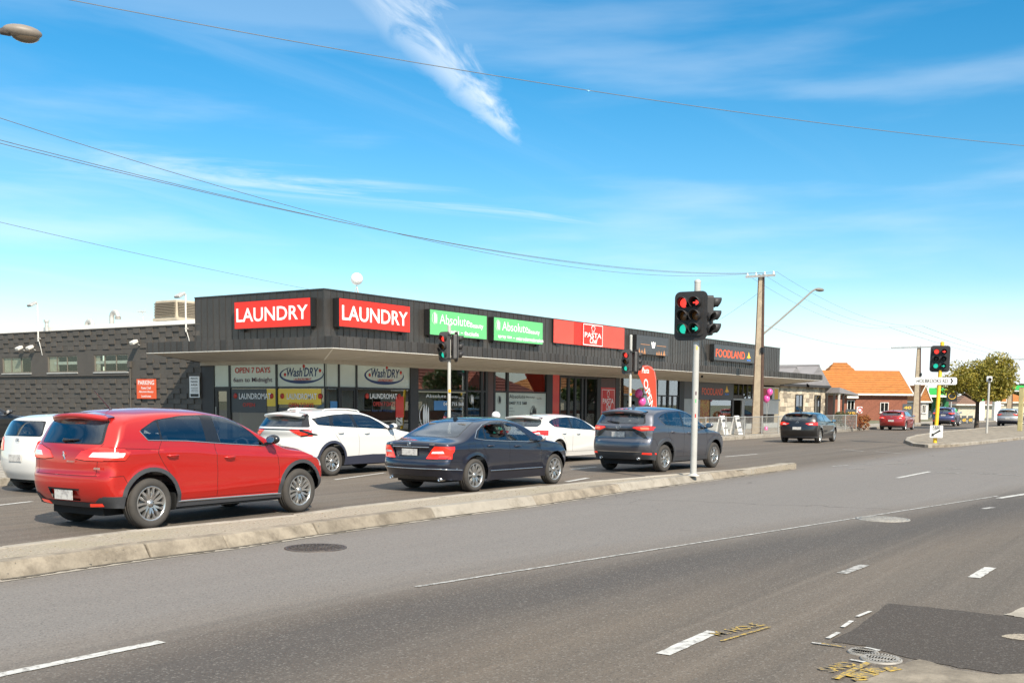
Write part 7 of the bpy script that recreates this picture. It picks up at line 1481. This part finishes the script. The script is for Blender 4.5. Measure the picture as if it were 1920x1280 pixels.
# driver of the red car (sits on the right, hands at the wheel)
wm = car_red.matrix_basis; dl = wm @ Vector((1.58, -.37, .585)); dr = thing('person', 'driver in a blue shirt at the steering wheel of the red SUV', 'person', dl, R(.6))
figure(dr, dict(pel=((0, 0, .06), .14, .17), sp=((-.05, 0, .26), .13, .16), ch=((-.10, 0, .46), .13, .18), nk=((-.10, 0, .60), .055), sr=((-.08, -.19, .50), .062), er=((.12, -.25, .30), .048), wr=((.36, -.14, .36), .034), sl=((-.08, .19, .50), .062), el=((.12, .24, .30), .048), wl=((.36, .14, .36), .034), hr=((.12, -.10, .04), .10), kr=((.48, -.12, .10), .075), ar=((.68, -.12, -.18), .055), hl=((.12, .10, .04), .10), kl=((.48, .12, .10), .075), al=((.68, .12, -.18), .055)),
    [('pel', 'sp'), ('sp', 'ch'), ('ch', 'nk'), ('ch', 'sr'), ('sr', 'er'), ('er', 'wr'), ('ch', 'sl'), ('sl', 'el'), ('el', 'wl'), ('pel', 'hr'), ('hr', 'kr'), ('kr', 'ar'), ('pel', 'hl'), ('hl', 'kl'), ('kl', 'al')])
head_part(dr, (-.06, 0, .74), (1, 0, 0)); hand(dr, (.37, -.14, .36), (.9, .1, .3), (0, 1, 0)); hand(dr, (.37, .14, .36), (.9, -.1, .3), (0, -1, 0))
# cyclist beyond the navy sedan
cp = CAM+ray(926, 775)*(34.5/ray(926, 775).dot(FWD)); bk = thing('bicycle', 'dark bicycle by the kerb between the navy sedan and the shops', 'bicycle', (cp.x, cp.y, 0)); bx, by = cp.x, cp.y
for wx in (-.55, .50):
    e = bpy.data.objects.new('wheel', None); e.parent = bk; e.location = (wx, 0, .34); COL.objects.link(e)
    m = MB(); m.tube([(.325*math.cos(2*math.pi*k/28), 0, .325*math.sin(2*math.pi*k/28)) for k in range(29)], .016, 6); m.build('tyre', 'tyre', e, local=True)
    m = MB()
    for k in range(14): m.cyl((0, .02*(-1)**k, 0), (.315*math.cos(2*math.pi*k/14), 0, .315*math.sin(2*math.pi*k/14)), .002, n=4)
    m.cyl((0, -.04, 0), (0, .04, 0), .02, n=8); m.build('spokes', 'steel', e, local=True)
m = MB()
for a, b in (((-.55, 0, .34), (-.10, 0, .28)), ((-.10, 0, .28), (-.26, 0, .84)), ((-.55, 0, .34), (-.23, 0, .76)), ((-.10, 0, .28), (.36, 0, .78)), ((-.24, 0, .80), (.34, 0, .86)), ((.34, 0, .90), (.50, 0, .34))): m.cyl(a, b, .018, n=8)
m.build('frame', 'paint_black', bk, local=True); m = MB(); m.sphere((-.28, 0, .88), .13, (1.1, .6, .3), 12, 8); m.build('saddle', 'trim_black', bk, local=True); m = MB(); m.tube([(.32, .28, .98), (.36, .1, 1.0), (.36, -.1, 1.0), (.32, -.28, .98)], .014, 6); m.cyl((.34, 0, .88), (.36, 0, 1.0), .015, n=6); m.build('handlebar', 'trim_black', bk, local=True)
m = MB(); m.lathe([(.09, -.01), (.09, .01)], (-.10, -.06, .28), (0, 1, 0), 16); m.cyl((-.10, -.07, .28), (-.02, -.09, .14), .012, n=6); m.cyl((-.10, .07, .28), (-.18, .09, .42), .012, n=6); m.build('crank', 'steel', bk, local=True)
cy_ = thing('person', 'cyclist in a white helmet seen over the roof of the navy sedan', 'person', (bx, by, .0))
hz = cp.z-.05; figure(cy_, dict(pel=((-.26, 0, .98), .12, .15), sp=((-.14, 0, 1.10), .11, .15), ch=((.02, 0, 1.22), .11, .16), nk=((.08, 0, 1.30), .05), sr=((.05, -.18, 1.22), .055), er=((.18, -.24, 1.08), .042), wr=((.32, -.24, 1.01), .032), sl=((.05, .18, 1.22), .055), el=((.18, .24, 1.08), .042), wl=((.32, .24, 1.01), .032), hr=((-.20, -.09, .92), .095), kr=((.10, -.10, .66), .065), ar=((-.03, -.10, .22), .045), fr=((.10, -.10, .14), .04), hl=((-.20, .09, .92), .095), kl=((.12, .10, .80), .065), al=((-.16, .10, .48), .045), fl=((-.04, .10, .42), .04)),
    [('pel', 'sp'), ('sp', 'ch'), ('ch', 'nk'), ('ch', 'sr'), ('sr', 'er'), ('er', 'wr'), ('ch', 'sl'), ('sl', 'el'), ('el', 'wl'), ('pel', 'hr'), ('hr', 'kr'), ('kr', 'ar'), ('ar', 'fr'), ('pel', 'hl'), ('hl', 'kl'), ('kl', 'al'), ('al', 'fl')], mat='shirt_dark')
head_part(cy_, (.13, 0, hz-.06), (1, 0, -.1), helmet='helmet'); hand(cy_, (.31, -.24, 1.01), (.9, 0, 0), (0, 1, 0)); hand(cy_, (.31, .24, 1.01), (.9, 0, 0), (0, -1, 0))
# ================================================================== background: houses, fuel station, trees
P('roof_tile_orange', (0.38, 0.140, 0.030), .75, rand=.12, var=(2, .2)); P('roof_tile_red', (0.30, 0.075, 0.04), .75, rand=.12, var=(2, .25)); P('brick_red', (0.24, 0.085, 0.05), .85, var=(6, .3), bump=(30, .4)); P('stone_cream', (0.55, 0.47, 0.35), .85, rand=.2, var=(4, .25), bump=(30, .3)); P('stone_dark', (0.30, 0.25, 0.19), .9, var=(4, .3))
P('tin_grey', (0.24, 0.225, 0.225), .55, var=(1, .1)); P('timber_dark', (0.035, 0.031, 0.028), .6); P('render_cream', (0.55, 0.49, 0.38), .8, var=(1, .1)); P('fuel_green', (0.03, 0.42, 0.08), .45); P('fuel_green_dark', (0.012, 0.15, 0.05), .5); P('fuel_yellow', (0.75, 0.72, 0.03), .45); P('weatherboard', (0.50, 0.50, 0.49), .7, var=(2, .12))
P('hedge_green', (0.045, 0.075, 0.018), .8, var=(6, .4)); P('plant_rust', (0.25, 0.075, 0.03), .85, var=(6, .4))
glass('house_glass', (0.15, 0.16, 0.17), 1.6)
def hipped(root, x0, x1, y0, y1, z0, z1, mat, over=.5, hip=1.0, tiles=None, fasc='trim_white', axis='x'):
    """hipped or gabled roof (hip=0) over a rectangle, ridge along axis; courses of tiles stepped as real ribs"""
    X0, X1, Y0_, Y1_ = x0-over, x1+over, y0-over, y1+over
    if axis == 'x': h = (Y1_-Y0_)/2*hip; ra_, rb = Vector((X0+h, (Y0_+Y1_)/2, z1)), Vector((X1-h, (Y0_+Y1_)/2, z1)); faces = [((X0, Y0_), (X1, Y0_), rb, ra_), ((X1, Y1_), (X0, Y1_), ra_, rb), ((X0, Y1_), (X0, Y0_), ra_, ra_), ((X1, Y0_), (X1, Y1_), rb, rb)]
    else: h = (X1-X0)/2*hip; ra_, rb = Vector(((X0+X1)/2, Y0_+h, z1)), Vector(((X0+X1)/2, Y1_-h, z1)); faces = [((X0, Y1_), (X0, Y0_), ra_, rb), ((X1, Y0_), (X1, Y1_), rb, ra_), ((X0, Y0_), (X1, Y0_), ra_, ra_), ((X1, Y1_), (X0, Y1_), rb, rb)]
    roof = None
    for a, b, c, d in faces:
        A, B = Vector((*a, z0)), Vector((*b, z0)); n = tiles or 1; m = MB()
        nn = (B-A).cross(Vector(d)-A); 
        if nn.length < 1e-6: continue
        nn.normalize(); nn = nn if nn.z >= 0 else -nn
        for k in range(n):
            t0, t1 = k/n, (k+1)/n
            p0, p1, p2, p3 = A.lerp(d, t0), B.lerp(c, t0), B.lerp(c, t1), A.lerp(d, t1); st = nn*(.05 if tiles else 0)
            m.add([p0+st, p1+st, p2, p3, p0, p1], [(0, 1, 2, 3), (4, 5, 1, 0)])
        o = m.build('roof_slope', mat, root)
    MB().tube([ra_, rb], .10, 6).build('ridge', mat, root)
    m = MB(); t = .06
    m.box((X0, Y0_-t, z0-.16), (X1, Y0_, z0+.03)).box((X0, Y1_, z0-.16), (X1, Y1_+t, z0+.03)).box((X0-t, Y0_, z0-.16), (X0, Y1_, z0+.03)).box((X1, Y0_, z0-.16), (X1+t, Y1_, z0+.03)); m.build('gutter', fasc, root)
def win(root, x0, x1, y, z0, z1, frame='trim_white', axis='x', n=-1):
    """window standing on a wall plane; axis x: wall along x at y, axis y: wall along y at x=y"""
    def bx_(u0, u1, v0, v1, a, b): return ((u0, y+min(a*n, b*n), v0), (u1, y+max(a*n, b*n), v1)) if axis == 'x' else ((y+min(a*n, b*n), u0, v0), (y+max(a*n, b*n), u1, v1))
    o = MB().box(*bx_(x0, x1, z0, z0+.07, .0, .06)).box(*bx_(x0, x1, z1-.07, z1, .0, .06)).box(*bx_(x0, x0+.07, z0+.07, z1-.07, 0, .06)).box(*bx_(x1-.07, x1, z0+.07, z1-.07, 0, .06)).box(*bx_((x0+x1)/2-.03, (x0+x1)/2+.03, z0+.07, z1-.07, 0, .05)).build('window', frame, root)
    MB().box(*bx_(x0+.07, x1-.07, z0+.07, z1-.07, .01, .03)).build('pane', 'car_glass_dark', o); MB().box(*bx_(x0-.05, x1+.05, z0-.08, z0-.003, 0, .10)).build('sill', frame, o)
gx = lambda px, Y: at_y(px, 760, Y).x
# stone house with grey iron roof and verandah next to the shops
HY = 28.5; hx0, hx1 = gx(1462, HY), gx(1546, HY); sh_ = thing('stone_house', 'cream stone house with grey iron roof and dark timber verandah beside the supermarket', 'house', (hx0, HY, .14))
MB().box((hx0, HY, .1), (hx1, HY+9, 3.3)).build('wall', 'stone_cream', sh_)
for j in range(9):
    k = 0; xx = hx0
    while xx < hx1-.2:
        wv = random.uniform(.5, 1.0); x2 = min(xx+wv, hx1)
        if random.random() < .7 and not (gx(1490, HY)-.3 < (xx+x2)/2 < gx(1504, HY)+.3 and j in (2, 3, 4, 5)): MB().box((xx+.015, HY-.03, .3+j*.33), (x2-.015, HY-.002, .3+j*.33+.31)).build('stone', random.choice(['stone_cream', 'stone_cream', 'stone_dark']), sh_)
        xx = x2
for a, b in ((1490, 1504), (1526, 1537)): win(sh_, gx(a, HY), gx(b, HY), HY-.03, 1.0, 2.55, 'timber_dark')
ax1 = (hx0+hx1)/2
for (x0, x1, zr) in ((hx0, ax1-.3, 4.6), (ax1-.2, hx1, 4.9)): hipped(sh_, x0, x1, HY, HY+9, 3.3, zr, 'tin_grey', .35, 0.0, None, 'timber_dark', 'y')
vx1 = gx(1582, HY); MB().hexa([(hx1, HY-1.2, 2.75), (vx1, HY-1.2, 2.60), (vx1, HY+6, 2.60), (hx1, HY+6, 2.75)], [(hx1, HY-1.2, 3.2), (vx1, HY-1.2, 2.72), (vx1, HY+6, 2.72), (hx1, HY+6, 3.2)]).build('verandah_roof', 'tin_grey', sh_)
for px in (1549, 1563, 1572, 1580): xx = gx(px, HY-1); MB().box((xx-.07, HY-1.1, .1), (xx+.07, HY-.96, 2.7)).build('verandah_post', 'timber_dark' if px != 1572 else 'trim_white', sh_)
MB().box((hx1+.1, HY-1.12, .6), (vx1-.2, HY-1.0, 1.0)).build('verandah_rail', 'timber_dark', sh_); MB().box((hx1, HY+2.0, .1), (vx1, HY+2.2, 2.75)).build('porch_wall', 'timber_dark', sh_)
hipped(sh_, hx0+4, hx1+6, HY+10, HY+22, 3.6, 6.3, 'tin_grey', .4, .6, None, 'timber_dark', 'x'); MB().box((hx0+4, HY+10, .1), (hx1+6, HY+22, 3.6)).build('rear_wall', 'render_cream', sh_)
# houses and the fuel station beyond the junction stand square to the line of sight: built in their own frame, then turned
def back_root(name, label, cat, px0, depth):
    t = bpy.data.objects.new(name, None); link(t); tag(t, label, cat); s_ = F_PX/depth
    return t, (lambda px: (px-px0)/s_), (lambda py: EYE+(760.5-py)/s_)
def settle(t, px0, depth):
    d = ray(px0, 760); q = CAM+d*(depth/d.dot(FWD)); t.location = (q.x, q.y, 0); t.rotation_euler = (0, 0, YAW-math.pi/2); return t
oh, lx, lz = back_root('brick_house', 'brick house with a broad orange tiled roof behind the red ringed sign', 'house', 1560, 118)
x0, x1, ze, zr = lx(1556)+.5, lx(1706)-.3, lz(739), lz(703)+.45
MB().box((x0, 0, 0), (x1, 8, ze)).build('wall', 'brick_red', oh)
hipped(oh, x0, x1, 0, 8, ze, zr, 'roof_tile_orange', .45, 0.0, 10, 'trim_white', 'x')
hipped(oh, lx(1566), lx(1640), 4.2, 7.6, zr-.8, lz(692)+.75, 'roof_tile_orange', .1, .8, 5, 'roof_tile_orange', 'x')
m = MB(); m.add([(x1+.02, 0, ze), (x1+.02, 8, ze), (x1+.02, 4, zr-.1), (x1-.2, 0, ze), (x1-.2, 8, ze), (x1-.2, 4, zr-.1)], [(0, 1, 2), (5, 4, 3), (0, 3, 4, 1), (1, 4, 5, 2), (2, 5, 3, 0)]); m.build('gable', 'render_cream', oh)
m = MB(); m.tube([(x1+.5, -.45, ze-.02), (x1+.5, 4, zr+.05)], .09, 6); m.build('barge_board', 'trim_white', oh)
win(oh, lx(1588), lx(1602), -.01, 1.1, 2.3); MB().box((lx(1585), -.6, 2.5), (lx(1606), 0, 2.75)).build('awning', 'trim_white', oh); win(oh, lx(1650), lx(1666), -.01, 1.0, 2.1)
settle(oh, 1560, 118)
gh, lx, lz = back_root('gabled_house', 'small cream house with steep orange gable beside the green canopy', 'house', 1722, 128)
a, b = lx(1724), lx(1741); MB().box((a, 0, 0), (b, 8, lz(752))).build('wall', 'weatherboard', gh); hipped(gh, a, b, 0, 8, lz(752), lz(723), 'roof_tile_orange', .25, 0, 8, 'trim_white', 'y')
m = MB(); m.add([(a, -.02, lz(752)), (b, -.02, lz(752)), ((a+b)/2, -.02, lz(726))], [(0, 1, 2)]); m.build('gable', 'render_cream', gh); m = MB(); m.tube([(a-.3, -.28, lz(753)), ((a+b)/2, -.28, lz(723)), (b+.3, -.28, lz(753))], .10, 6); m.build('barge_board', 'trim_white', gh); win(gh, a+.3, b-.3, -.01, .9, 1.9); settle(gh, 1722, 128)
fs, lx, lz = back_root('fuel_station', 'fuel station with flat green and white canopy and yellow sun emblem', 'fuel station', 1738, 140)
zc0, zc1 = lz(744), lz(722); f0, f1 = lx(1738), lx(1790)
MB().box((f0, 0, zc0), (f1, 10, zc1)).build('canopy', 'sign_white', fs); MB().box((f0+.2, -.06, zc0+.32), (lx(1772), -.003, zc1-.32)).build('canopy_band', 'fuel_green', fs)
cc = Vector((lx(1779), -.06, (zc0+zc1)/2)); m = MB(); m.prism([(math.cos(2*math.pi*k/24)*(.72 if k % 2 else .52), math.sin(2*math.pi*k/24)*(.72 if k % 2 else .52)) for k in range(24)], cc, U1, V1, 0, .06); m.build('sun_logo', 'fuel_yellow', fs); m = MB(); m.prism([(math.cos(2*math.pi*k/16)*.28, math.sin(2*math.pi*k/16)*.28) for k in range(16)], cc, U1, V1, .062, .08); m.build('sun_logo', 'fuel_green', fs)
for px in (1744, 1766, 1786): MB().box((lx(px)-.3, 2, 0), (lx(px)+.3, 2.6, zc0)).build('column', 'fuel_green_dark', fs)
MB().box((f0, 9, 0), (lx(1800), 14, zc0-.3)).build('shop_wall', 'weatherboard', fs); settle(fs, 1738, 140)
es, lx, lz = back_root('electronic_sign', 'black square electronic speed sign with an amber ring on a post', 'sign', 1784, 100)
MB().box((lx(1775), 0, lz(752)), (lx(1794), .15, lz(734))).build('panel', 'black', es); MB().cyl((0, .08, 0), (0, .08, lz(752)), .06).build('post', 'galv', es); m = MB(); m.tube([(.30*math.cos(2*math.pi*k/24)*1.1, -.03, lz(742)+.27*math.sin(2*math.pi*k/24)) for k in range(25)], .03, 6); m.build('ring', 'flame_yellow', es); settle(es, 1784, 100)
fc, lx, lz = back_root('fuel_canopy', 'second green edged fuel canopy on white and green columns', 'canopy', 1860, 125)
MB().box((lx(1840), 0, lz(732)), (lx(1935), 8, lz(729))).build('canopy', 'sign_white', fc); MB().box((lx(1880), -.1, lz(729)), (lx(1935), 8, lz(721))).build('canopy_band', 'fuel_green', fc)
for px in (1848, 1878): MB().box((lx(px)-.35, 1, 0), (lx(px)+.35, 1.7, lz(750))).build('column', 'sign_white', fc); MB().hexa([(lx(px)-.35, 1, lz(750)), (lx(px)+.35, 1, lz(750)), (lx(px)+.35, 1.7, lz(750)), (lx(px)-.35, 1.7, lz(750))], [(lx(px)-.2, 1.1, lz(732)), (lx(px)+.2, 1.1, lz(732)), (lx(px)+.2, 1.6, lz(732)), (lx(px)-.2, 1.6, lz(732))]).build('column_head', 'fuel_green', fc)
settle(fc, 1860, 125)
P('roof_tile_brown', (0.20, 0.115, 0.075), .8, var=(2, .25))
th, lx, lz = back_root('tiled_house', 'low house with brown tiled roof behind the leafy tree', 'house', 1795, 150); MB().box((lx(1797), 0, 0), (lx(1872), 9, lz(757))).build('wall', 'render_cream', th); hipped(th, lx(1797), lx(1872), 0, 9, lz(757), lz(737), 'roof_tile_brown', .5, .7, 6); settle(th, 1795, 150)
th2, lx, lz = back_root('tiled_house', 'far house with orange red roof behind the fuel canopy', 'house', 1868, 165); MB().box((lx(1870), 0, 0), (lx(1935), 9, lz(752))).build('wall', 'render_cream', th2); hipped(th2, lx(1870), lx(1935), 0, 9, lz(752), lz(728), 'roof_tile_orange', .5, .7, 6); settle(th2, 1868, 165)
# small street signs
def small_sign(px, ytop, ybot, Y, wpx, mat, label, txt=None, shape='rect'):
    c0, c1 = at_y(px, ybot, Y), at_y(px, ytop, Y); hw = (at_y(px+wpx/2, ytop, Y).x-at_y(px-wpx/2, ytop, Y).x)/2; t = thing('street_sign', label, 'sign', (c0.x, Y, .14)); MB().cyl((c0.x, Y, .1), (c0.x, Y, c1.z), .04, n=8).build('post', 'galv', t)
    MB().box((c0.x-hw, Y-.06, c0.z), (c0.x+hw, Y-.042, c1.z)).build('plate', mat, t); h = c1.z-c0.z
    if shape == 'ring': m = MB(); m.tube([(c0.x+hw*.75*math.cos(2*math.pi*k/20), Y-.08, (c0.z+c1.z)/2+h*.36*math.sin(2*math.pi*k/20)) for k in range(21)], h*.07, 6); m.build('symbol', 'sign_red', t)
    if txt: text('lettering', txt, (c0.x-hw*.8, Y-.06, c0.z+h*.2), U1, V1, hw*1.6, h*.45, 'flame_yellow' if mat in ('black', 'sign_dark') else 'black', t, bold=.03, lift=.01)
small_sign(1610, 762, 774, 22.4, 10, 'sign_white', 'white square sign with red ring in front of the brick house', shape='ring')
small_sign(1595, 767, 781, 25.5, 22, 'sign_dark', 'dark advertising board with yellow print by the brick house', 'OPEN')
small_sign(1700, 757, 769, 25, 18, 'sign_dark', 'dark board with yellow numerals near the far power pole', '40'); 
small_sign(1806, 779, 793, 22.8, 9, 'sign_dark', 'dark school zone board with yellow numerals nearer the yellow post', '40'); small_sign(1818, 779, 793, 22.8, 9, 'sign_dark', 'dark school zone board with yellow numerals nearer the leafy tree', '40')
small_sign(1890, 740, 752, 24.5, 8, 'sign_white', 'white notice plate on a post under the second fuel canopy', 'P')
# ---- vegetation
def leafmat(name, c1_, c2_, c3_):
    m = bpy.data.materials.new(name); m.use_nodes = True; MAT[name] = m; n = m.node_tree.nodes; l = m.node_tree.links; b = n['Principled BSDF']; b.inputs['Roughness'].default_value = .6
    a = n.new('ShaderNodeAttribute'); a.attribute_name = 'tone'; r = n.new('ShaderNodeValToRGB'); e = r.color_ramp.elements; e[0].color = (*c1_, 1); e[1].color = (*c3_, 1); q = e.new(.5); q.color = (*c2_, 1); l.new(a.outputs['Fac'], r.inputs[0]); l.new(r.outputs[0], b.inputs['Base Color'])
    tr = n.new('ShaderNodeBsdfTranslucent'); l.new(r.outputs[0], tr.inputs[0]); mx = n.new('ShaderNodeMixShader'); mx.inputs[0].default_value = .25; l.new(b.outputs[0], mx.inputs[1]); l.new(tr.outputs[0], mx.inputs[2]); l.new(mx.outputs[0], n['Material Output'].inputs[0])
leafmat('leaf_autumn', (0.12, 0.115, 0.014), (0.26, 0.225, 0.026), (0.38, 0.28, 0.04)); leafmat('leaf_green', (0.03, 0.055, 0.012), (0.06, 0.095, 0.02), (0.11, 0.13, 0.03)); leafmat('leaf_olive', (0.04, 0.05, 0.015), (0.07, 0.075, 0.025), (0.12, 0.11, 0.04))
P('bark', (0.075, 0.058, 0.045), .9, var=(6, .3), bump=(20, .5))
def leaves(root, clumps, n, size, mat, name='crown', seed=1):
    rng = np.random.default_rng(seed); C = np.array([c[:3] for c in clumps]); Rr = np.array([c[3] for c in clumps]); pr_ = Rr**2/np.sum(Rr**2); k = rng.choice(len(C), n, p=pr_)
    d = rng.normal(size=(n, 3)); d /= np.linalg.norm(d, axis=1)[:, None]; rad = Rr[k]*rng.uniform(.45, 1.0, n)**.6; P0 = C[k]+d*rad[:, None]*np.array([1, 1, .8])
    a = rng.normal(size=(n, 3)); a /= np.linalg.norm(a, axis=1)[:, None]; b = np.cross(a, rng.normal(size=(n, 3))); b /= np.linalg.norm(b, axis=1)[:, None]
    s = size*rng.uniform(.6, 1.4, n)[:, None]; V = np.stack([P0-a*s, P0+b*s*.5, P0+a*s, P0-b*s*.5], 1).reshape(-1, 3)
    inv = world_of(root).inverted(); V = V-np.array(root.location)
    me = bpy.data.meshes.new(name); me.from_pydata([tuple(v) for v in V], [], [(4*i, 4*i+1, 4*i+2, 4*i+3) for i in range(n)]); me.materials.append(MAT[mat])
    tone = np.repeat(np.clip(rng.normal(.5, .22, n)+(rng.random(len(C))[k]-.5)*.4, 0, 1), 4); at = me.attributes.new('tone', 'FLOAT', 'POINT'); at.data.foreach_set('value', tone.astype(np.float32)); o = bpy.data.objects.new(name, me); link(o, root); return o
def tree(x, y, h, spread, label, mat, n, leaf, trunk_h=.3, seed=3, lean=0, group=None, blobs=26):
    rnd = random.Random(seed); t = thing('tree', label, 'tree', (x, y, .1), 0, group); base = Vector((x, y, .05)); top = Vector((x+lean, y, h*trunk_h)); m = MB(); m.tube([base, base.lerp(top, .5)+Vector((rnd.uniform(-.1, .1), 0, 0)), top], [h*.032, h*.026, h*.022], 10); cl = []
    for k in range(blobs):
        a = rnd.uniform(0, 6.28); el = rnd.uniform(-.1, 1.0); rr_ = spread*math.sqrt(max(.05, 1-el*el*.8))*rnd.uniform(.45, .95); c = Vector((x+lean+rr_*math.cos(a), y+rr_*math.sin(a), h*trunk_h+(h*(1-trunk_h)-spread*.2)*(.18+.78*max(0, el)*rnd.uniform(.7, 1))))
        mid = top.lerp(c, .5)+Vector((rnd.uniform(-.2, .2), rnd.uniform(-.2, .2), rnd.uniform(-.1, .3))); m.tube([top.lerp(base, rnd.uniform(0, .15)), mid, c], [h*.014, h*.008, h*.003], 6); cl.append((*c, spread*rnd.uniform(.20, .36)))
    m.build('trunk', 'bark', t); leaves(t, cl, n, leaf, mat, seed=seed); return t
tp = at_z(1840, 797, .1); dT = tp.dot(FWD); tree(90, 90*.1875, at_y(1826, 653, 90*.1875).z, 3.0, 'broad leafy tree turning yellow green beside the fuel station', 'leaf_autumn', 15000, .10, .38, 5, 0, blobs=46)
for i, (px, Y, hy, sp, mt_, lab) in enumerate(((1733, 36, 728, 2.2, 'leaf_green', 'small green tree behind the gabled house'), (1915, 38, 712, 3.6, 'leaf_olive', 'olive green tree beyond the second fuel canopy'), (1800, 60, 735, 5, 'leaf_olive', 'far grey green tree above the brown tiled roof'), (1875, 70, 725, 5, 'leaf_green', 'far dark green tree on the skyline behind the fuel station'))):
    x = gx(px, Y); tree(x, Y, at_y(px, hy, Y).z, sp, lab, mt_, 5000, .30, .25, 20+i, blobs=20)
# rust coloured shrub and low planting at the corner, hedge behind the fence
def shrub(px, py, w_, h, mat, label, seed, n=1400, leaf=.08):
    c = at_z(px, py, .15); t = thing('shrub', label, 'shrub', (c.x, c.y, .15)); rnd = random.Random(seed); leaves(t, [(c.x+rnd.uniform(-w_, w_), c.y+rnd.uniform(-.3, .5), .15+rnd.uniform(.2, h*.8), h*rnd.uniform(.25, .4)) for k in range(10)], n, leaf, mat, 'foliage', seed); m = MB()
    for k in range(5): m.cyl((c.x+rnd.uniform(-.2, .2), c.y, .1), (c.x+rnd.uniform(-w_, w_)*.7, c.y+.1, h*.6), .02, .008, 5)
    m.build('stem', 'bark', t)
leafmat('leaf_rust', (0.16, 0.04, 0.015), (0.30, 0.09, 0.03), (0.38, 0.20, 0.05)); shrub(1612, 803, 2.2, 1.0, 'leaf_rust', 'rust red groundcover shrub at the footpath corner', 5); shrub(1590, 800, 1.6, 1.2, 'leaf_olive', 'olive shrub beside the rust red groundcover', 6)
shrub(1500, 795, 3.0, .9, 'leaf_olive', 'low grey green shrub in front of the stone house', 8)
# distant tree line closing the horizon
cl = []; rnd = random.Random(4); bl = thing('tree_line', 'distant belt of trees along the horizon', 'trees', (330, 60, 0)); bl['kind'] = 'stuff'
for k in range(90): a = R(rnd.uniform(3, 70)); dd_ = rnd.uniform(260, 320); cl.append((dd_*math.cos(a), dd_*math.sin(a), rnd.uniform(1, 4.5), rnd.uniform(2.5, 5)))
leaves(bl, cl, 14000, .9, 'leaf_olive', 'foliage', 9)
# ---- houses across the street (behind the viewer): they show in the shop windows
def far_side_house(x0, x1, y1, label, roof, seed):
    t = thing('brick_bungalow', label, 'house', (x0, y1, 0)); MB().box((x0, y1-10, -.05), (x1, y1, 3.0)).build('wall', 'render_cream', t); hipped(t, x0, x1, y1-10, y1, 3.0, 5.8, roof, .6, .9, 8)
    gxm = x0+(x1-x0)*.3; MB().box((gxm-2, y1, -.05), (gxm+2, y1+2, 2.9)).build('porch', 'render_cream', t); hipped(t, gxm-2, gxm+2, y1-2, y1+2, 2.9, 4.8, roof, .4, 0, 6, 'trim_white', 'y'); m = MB(); m.add([(gxm-2.2, y1+2.03, 2.9), (gxm+2.2, y1+2.03, 2.9), (gxm, y1+2.03, 4.6)], [(2, 1, 0)]); m.build('gable', 'sign_white', t)
    win(t, gxm-1.2, gxm+1.2, y1+2.0, .9, 2.2, n=1); win(t, x1-4, x1-1.5, y1, .9, 2.2, n=1)
far_side_house(62, 80, -14, 'red tiled bungalow across the street facing the laundromat', 'roof_tile_red', 1); far_side_house(86, 106, -15, 'red tiled bungalow across the street facing the salon', 'roof_tile_red', 2); far_side_house(112, 132, -14, 'orange tiled bungalow across the street facing the supermarket', 'roof_tile_orange', 3)
far_side_house(24, 46, -16, 'red tiled bungalow across the street near the corner', 'roof_tile_red', 4)
for i, (x, y, h) in enumerate(((83, -9.5, 6.5), (109, -9, 6.5), (54, -10, 6))): tree(x, y, h, 2.8, ('street tree on the opposite footpath between two bungalows', 'street tree on the opposite footpath by the orange roof', 'street tree on the opposite footpath near the corner bungalow')[i], 'leaf_green', 4000, .16, .28, 40+i)
struct(MB().box((-80, -7.5, -.04), (200, -3.0, .13)).build('near_footpath', 'concrete'))
# stone kerb of the opposite verge is the slab edge; the fence along the bungalows
fw = thing('brick_fence', 'low brick front fence across the street', 'wall', (20, -9.5, 0)); MB().box((20, -9.7, -.05), (140, -9.5, .9)).build('brickwork', 'brick_red', fw); MB().box((20, -9.74, .9), (140, -9.46, .98)).build('capping', 'concrete', fw)
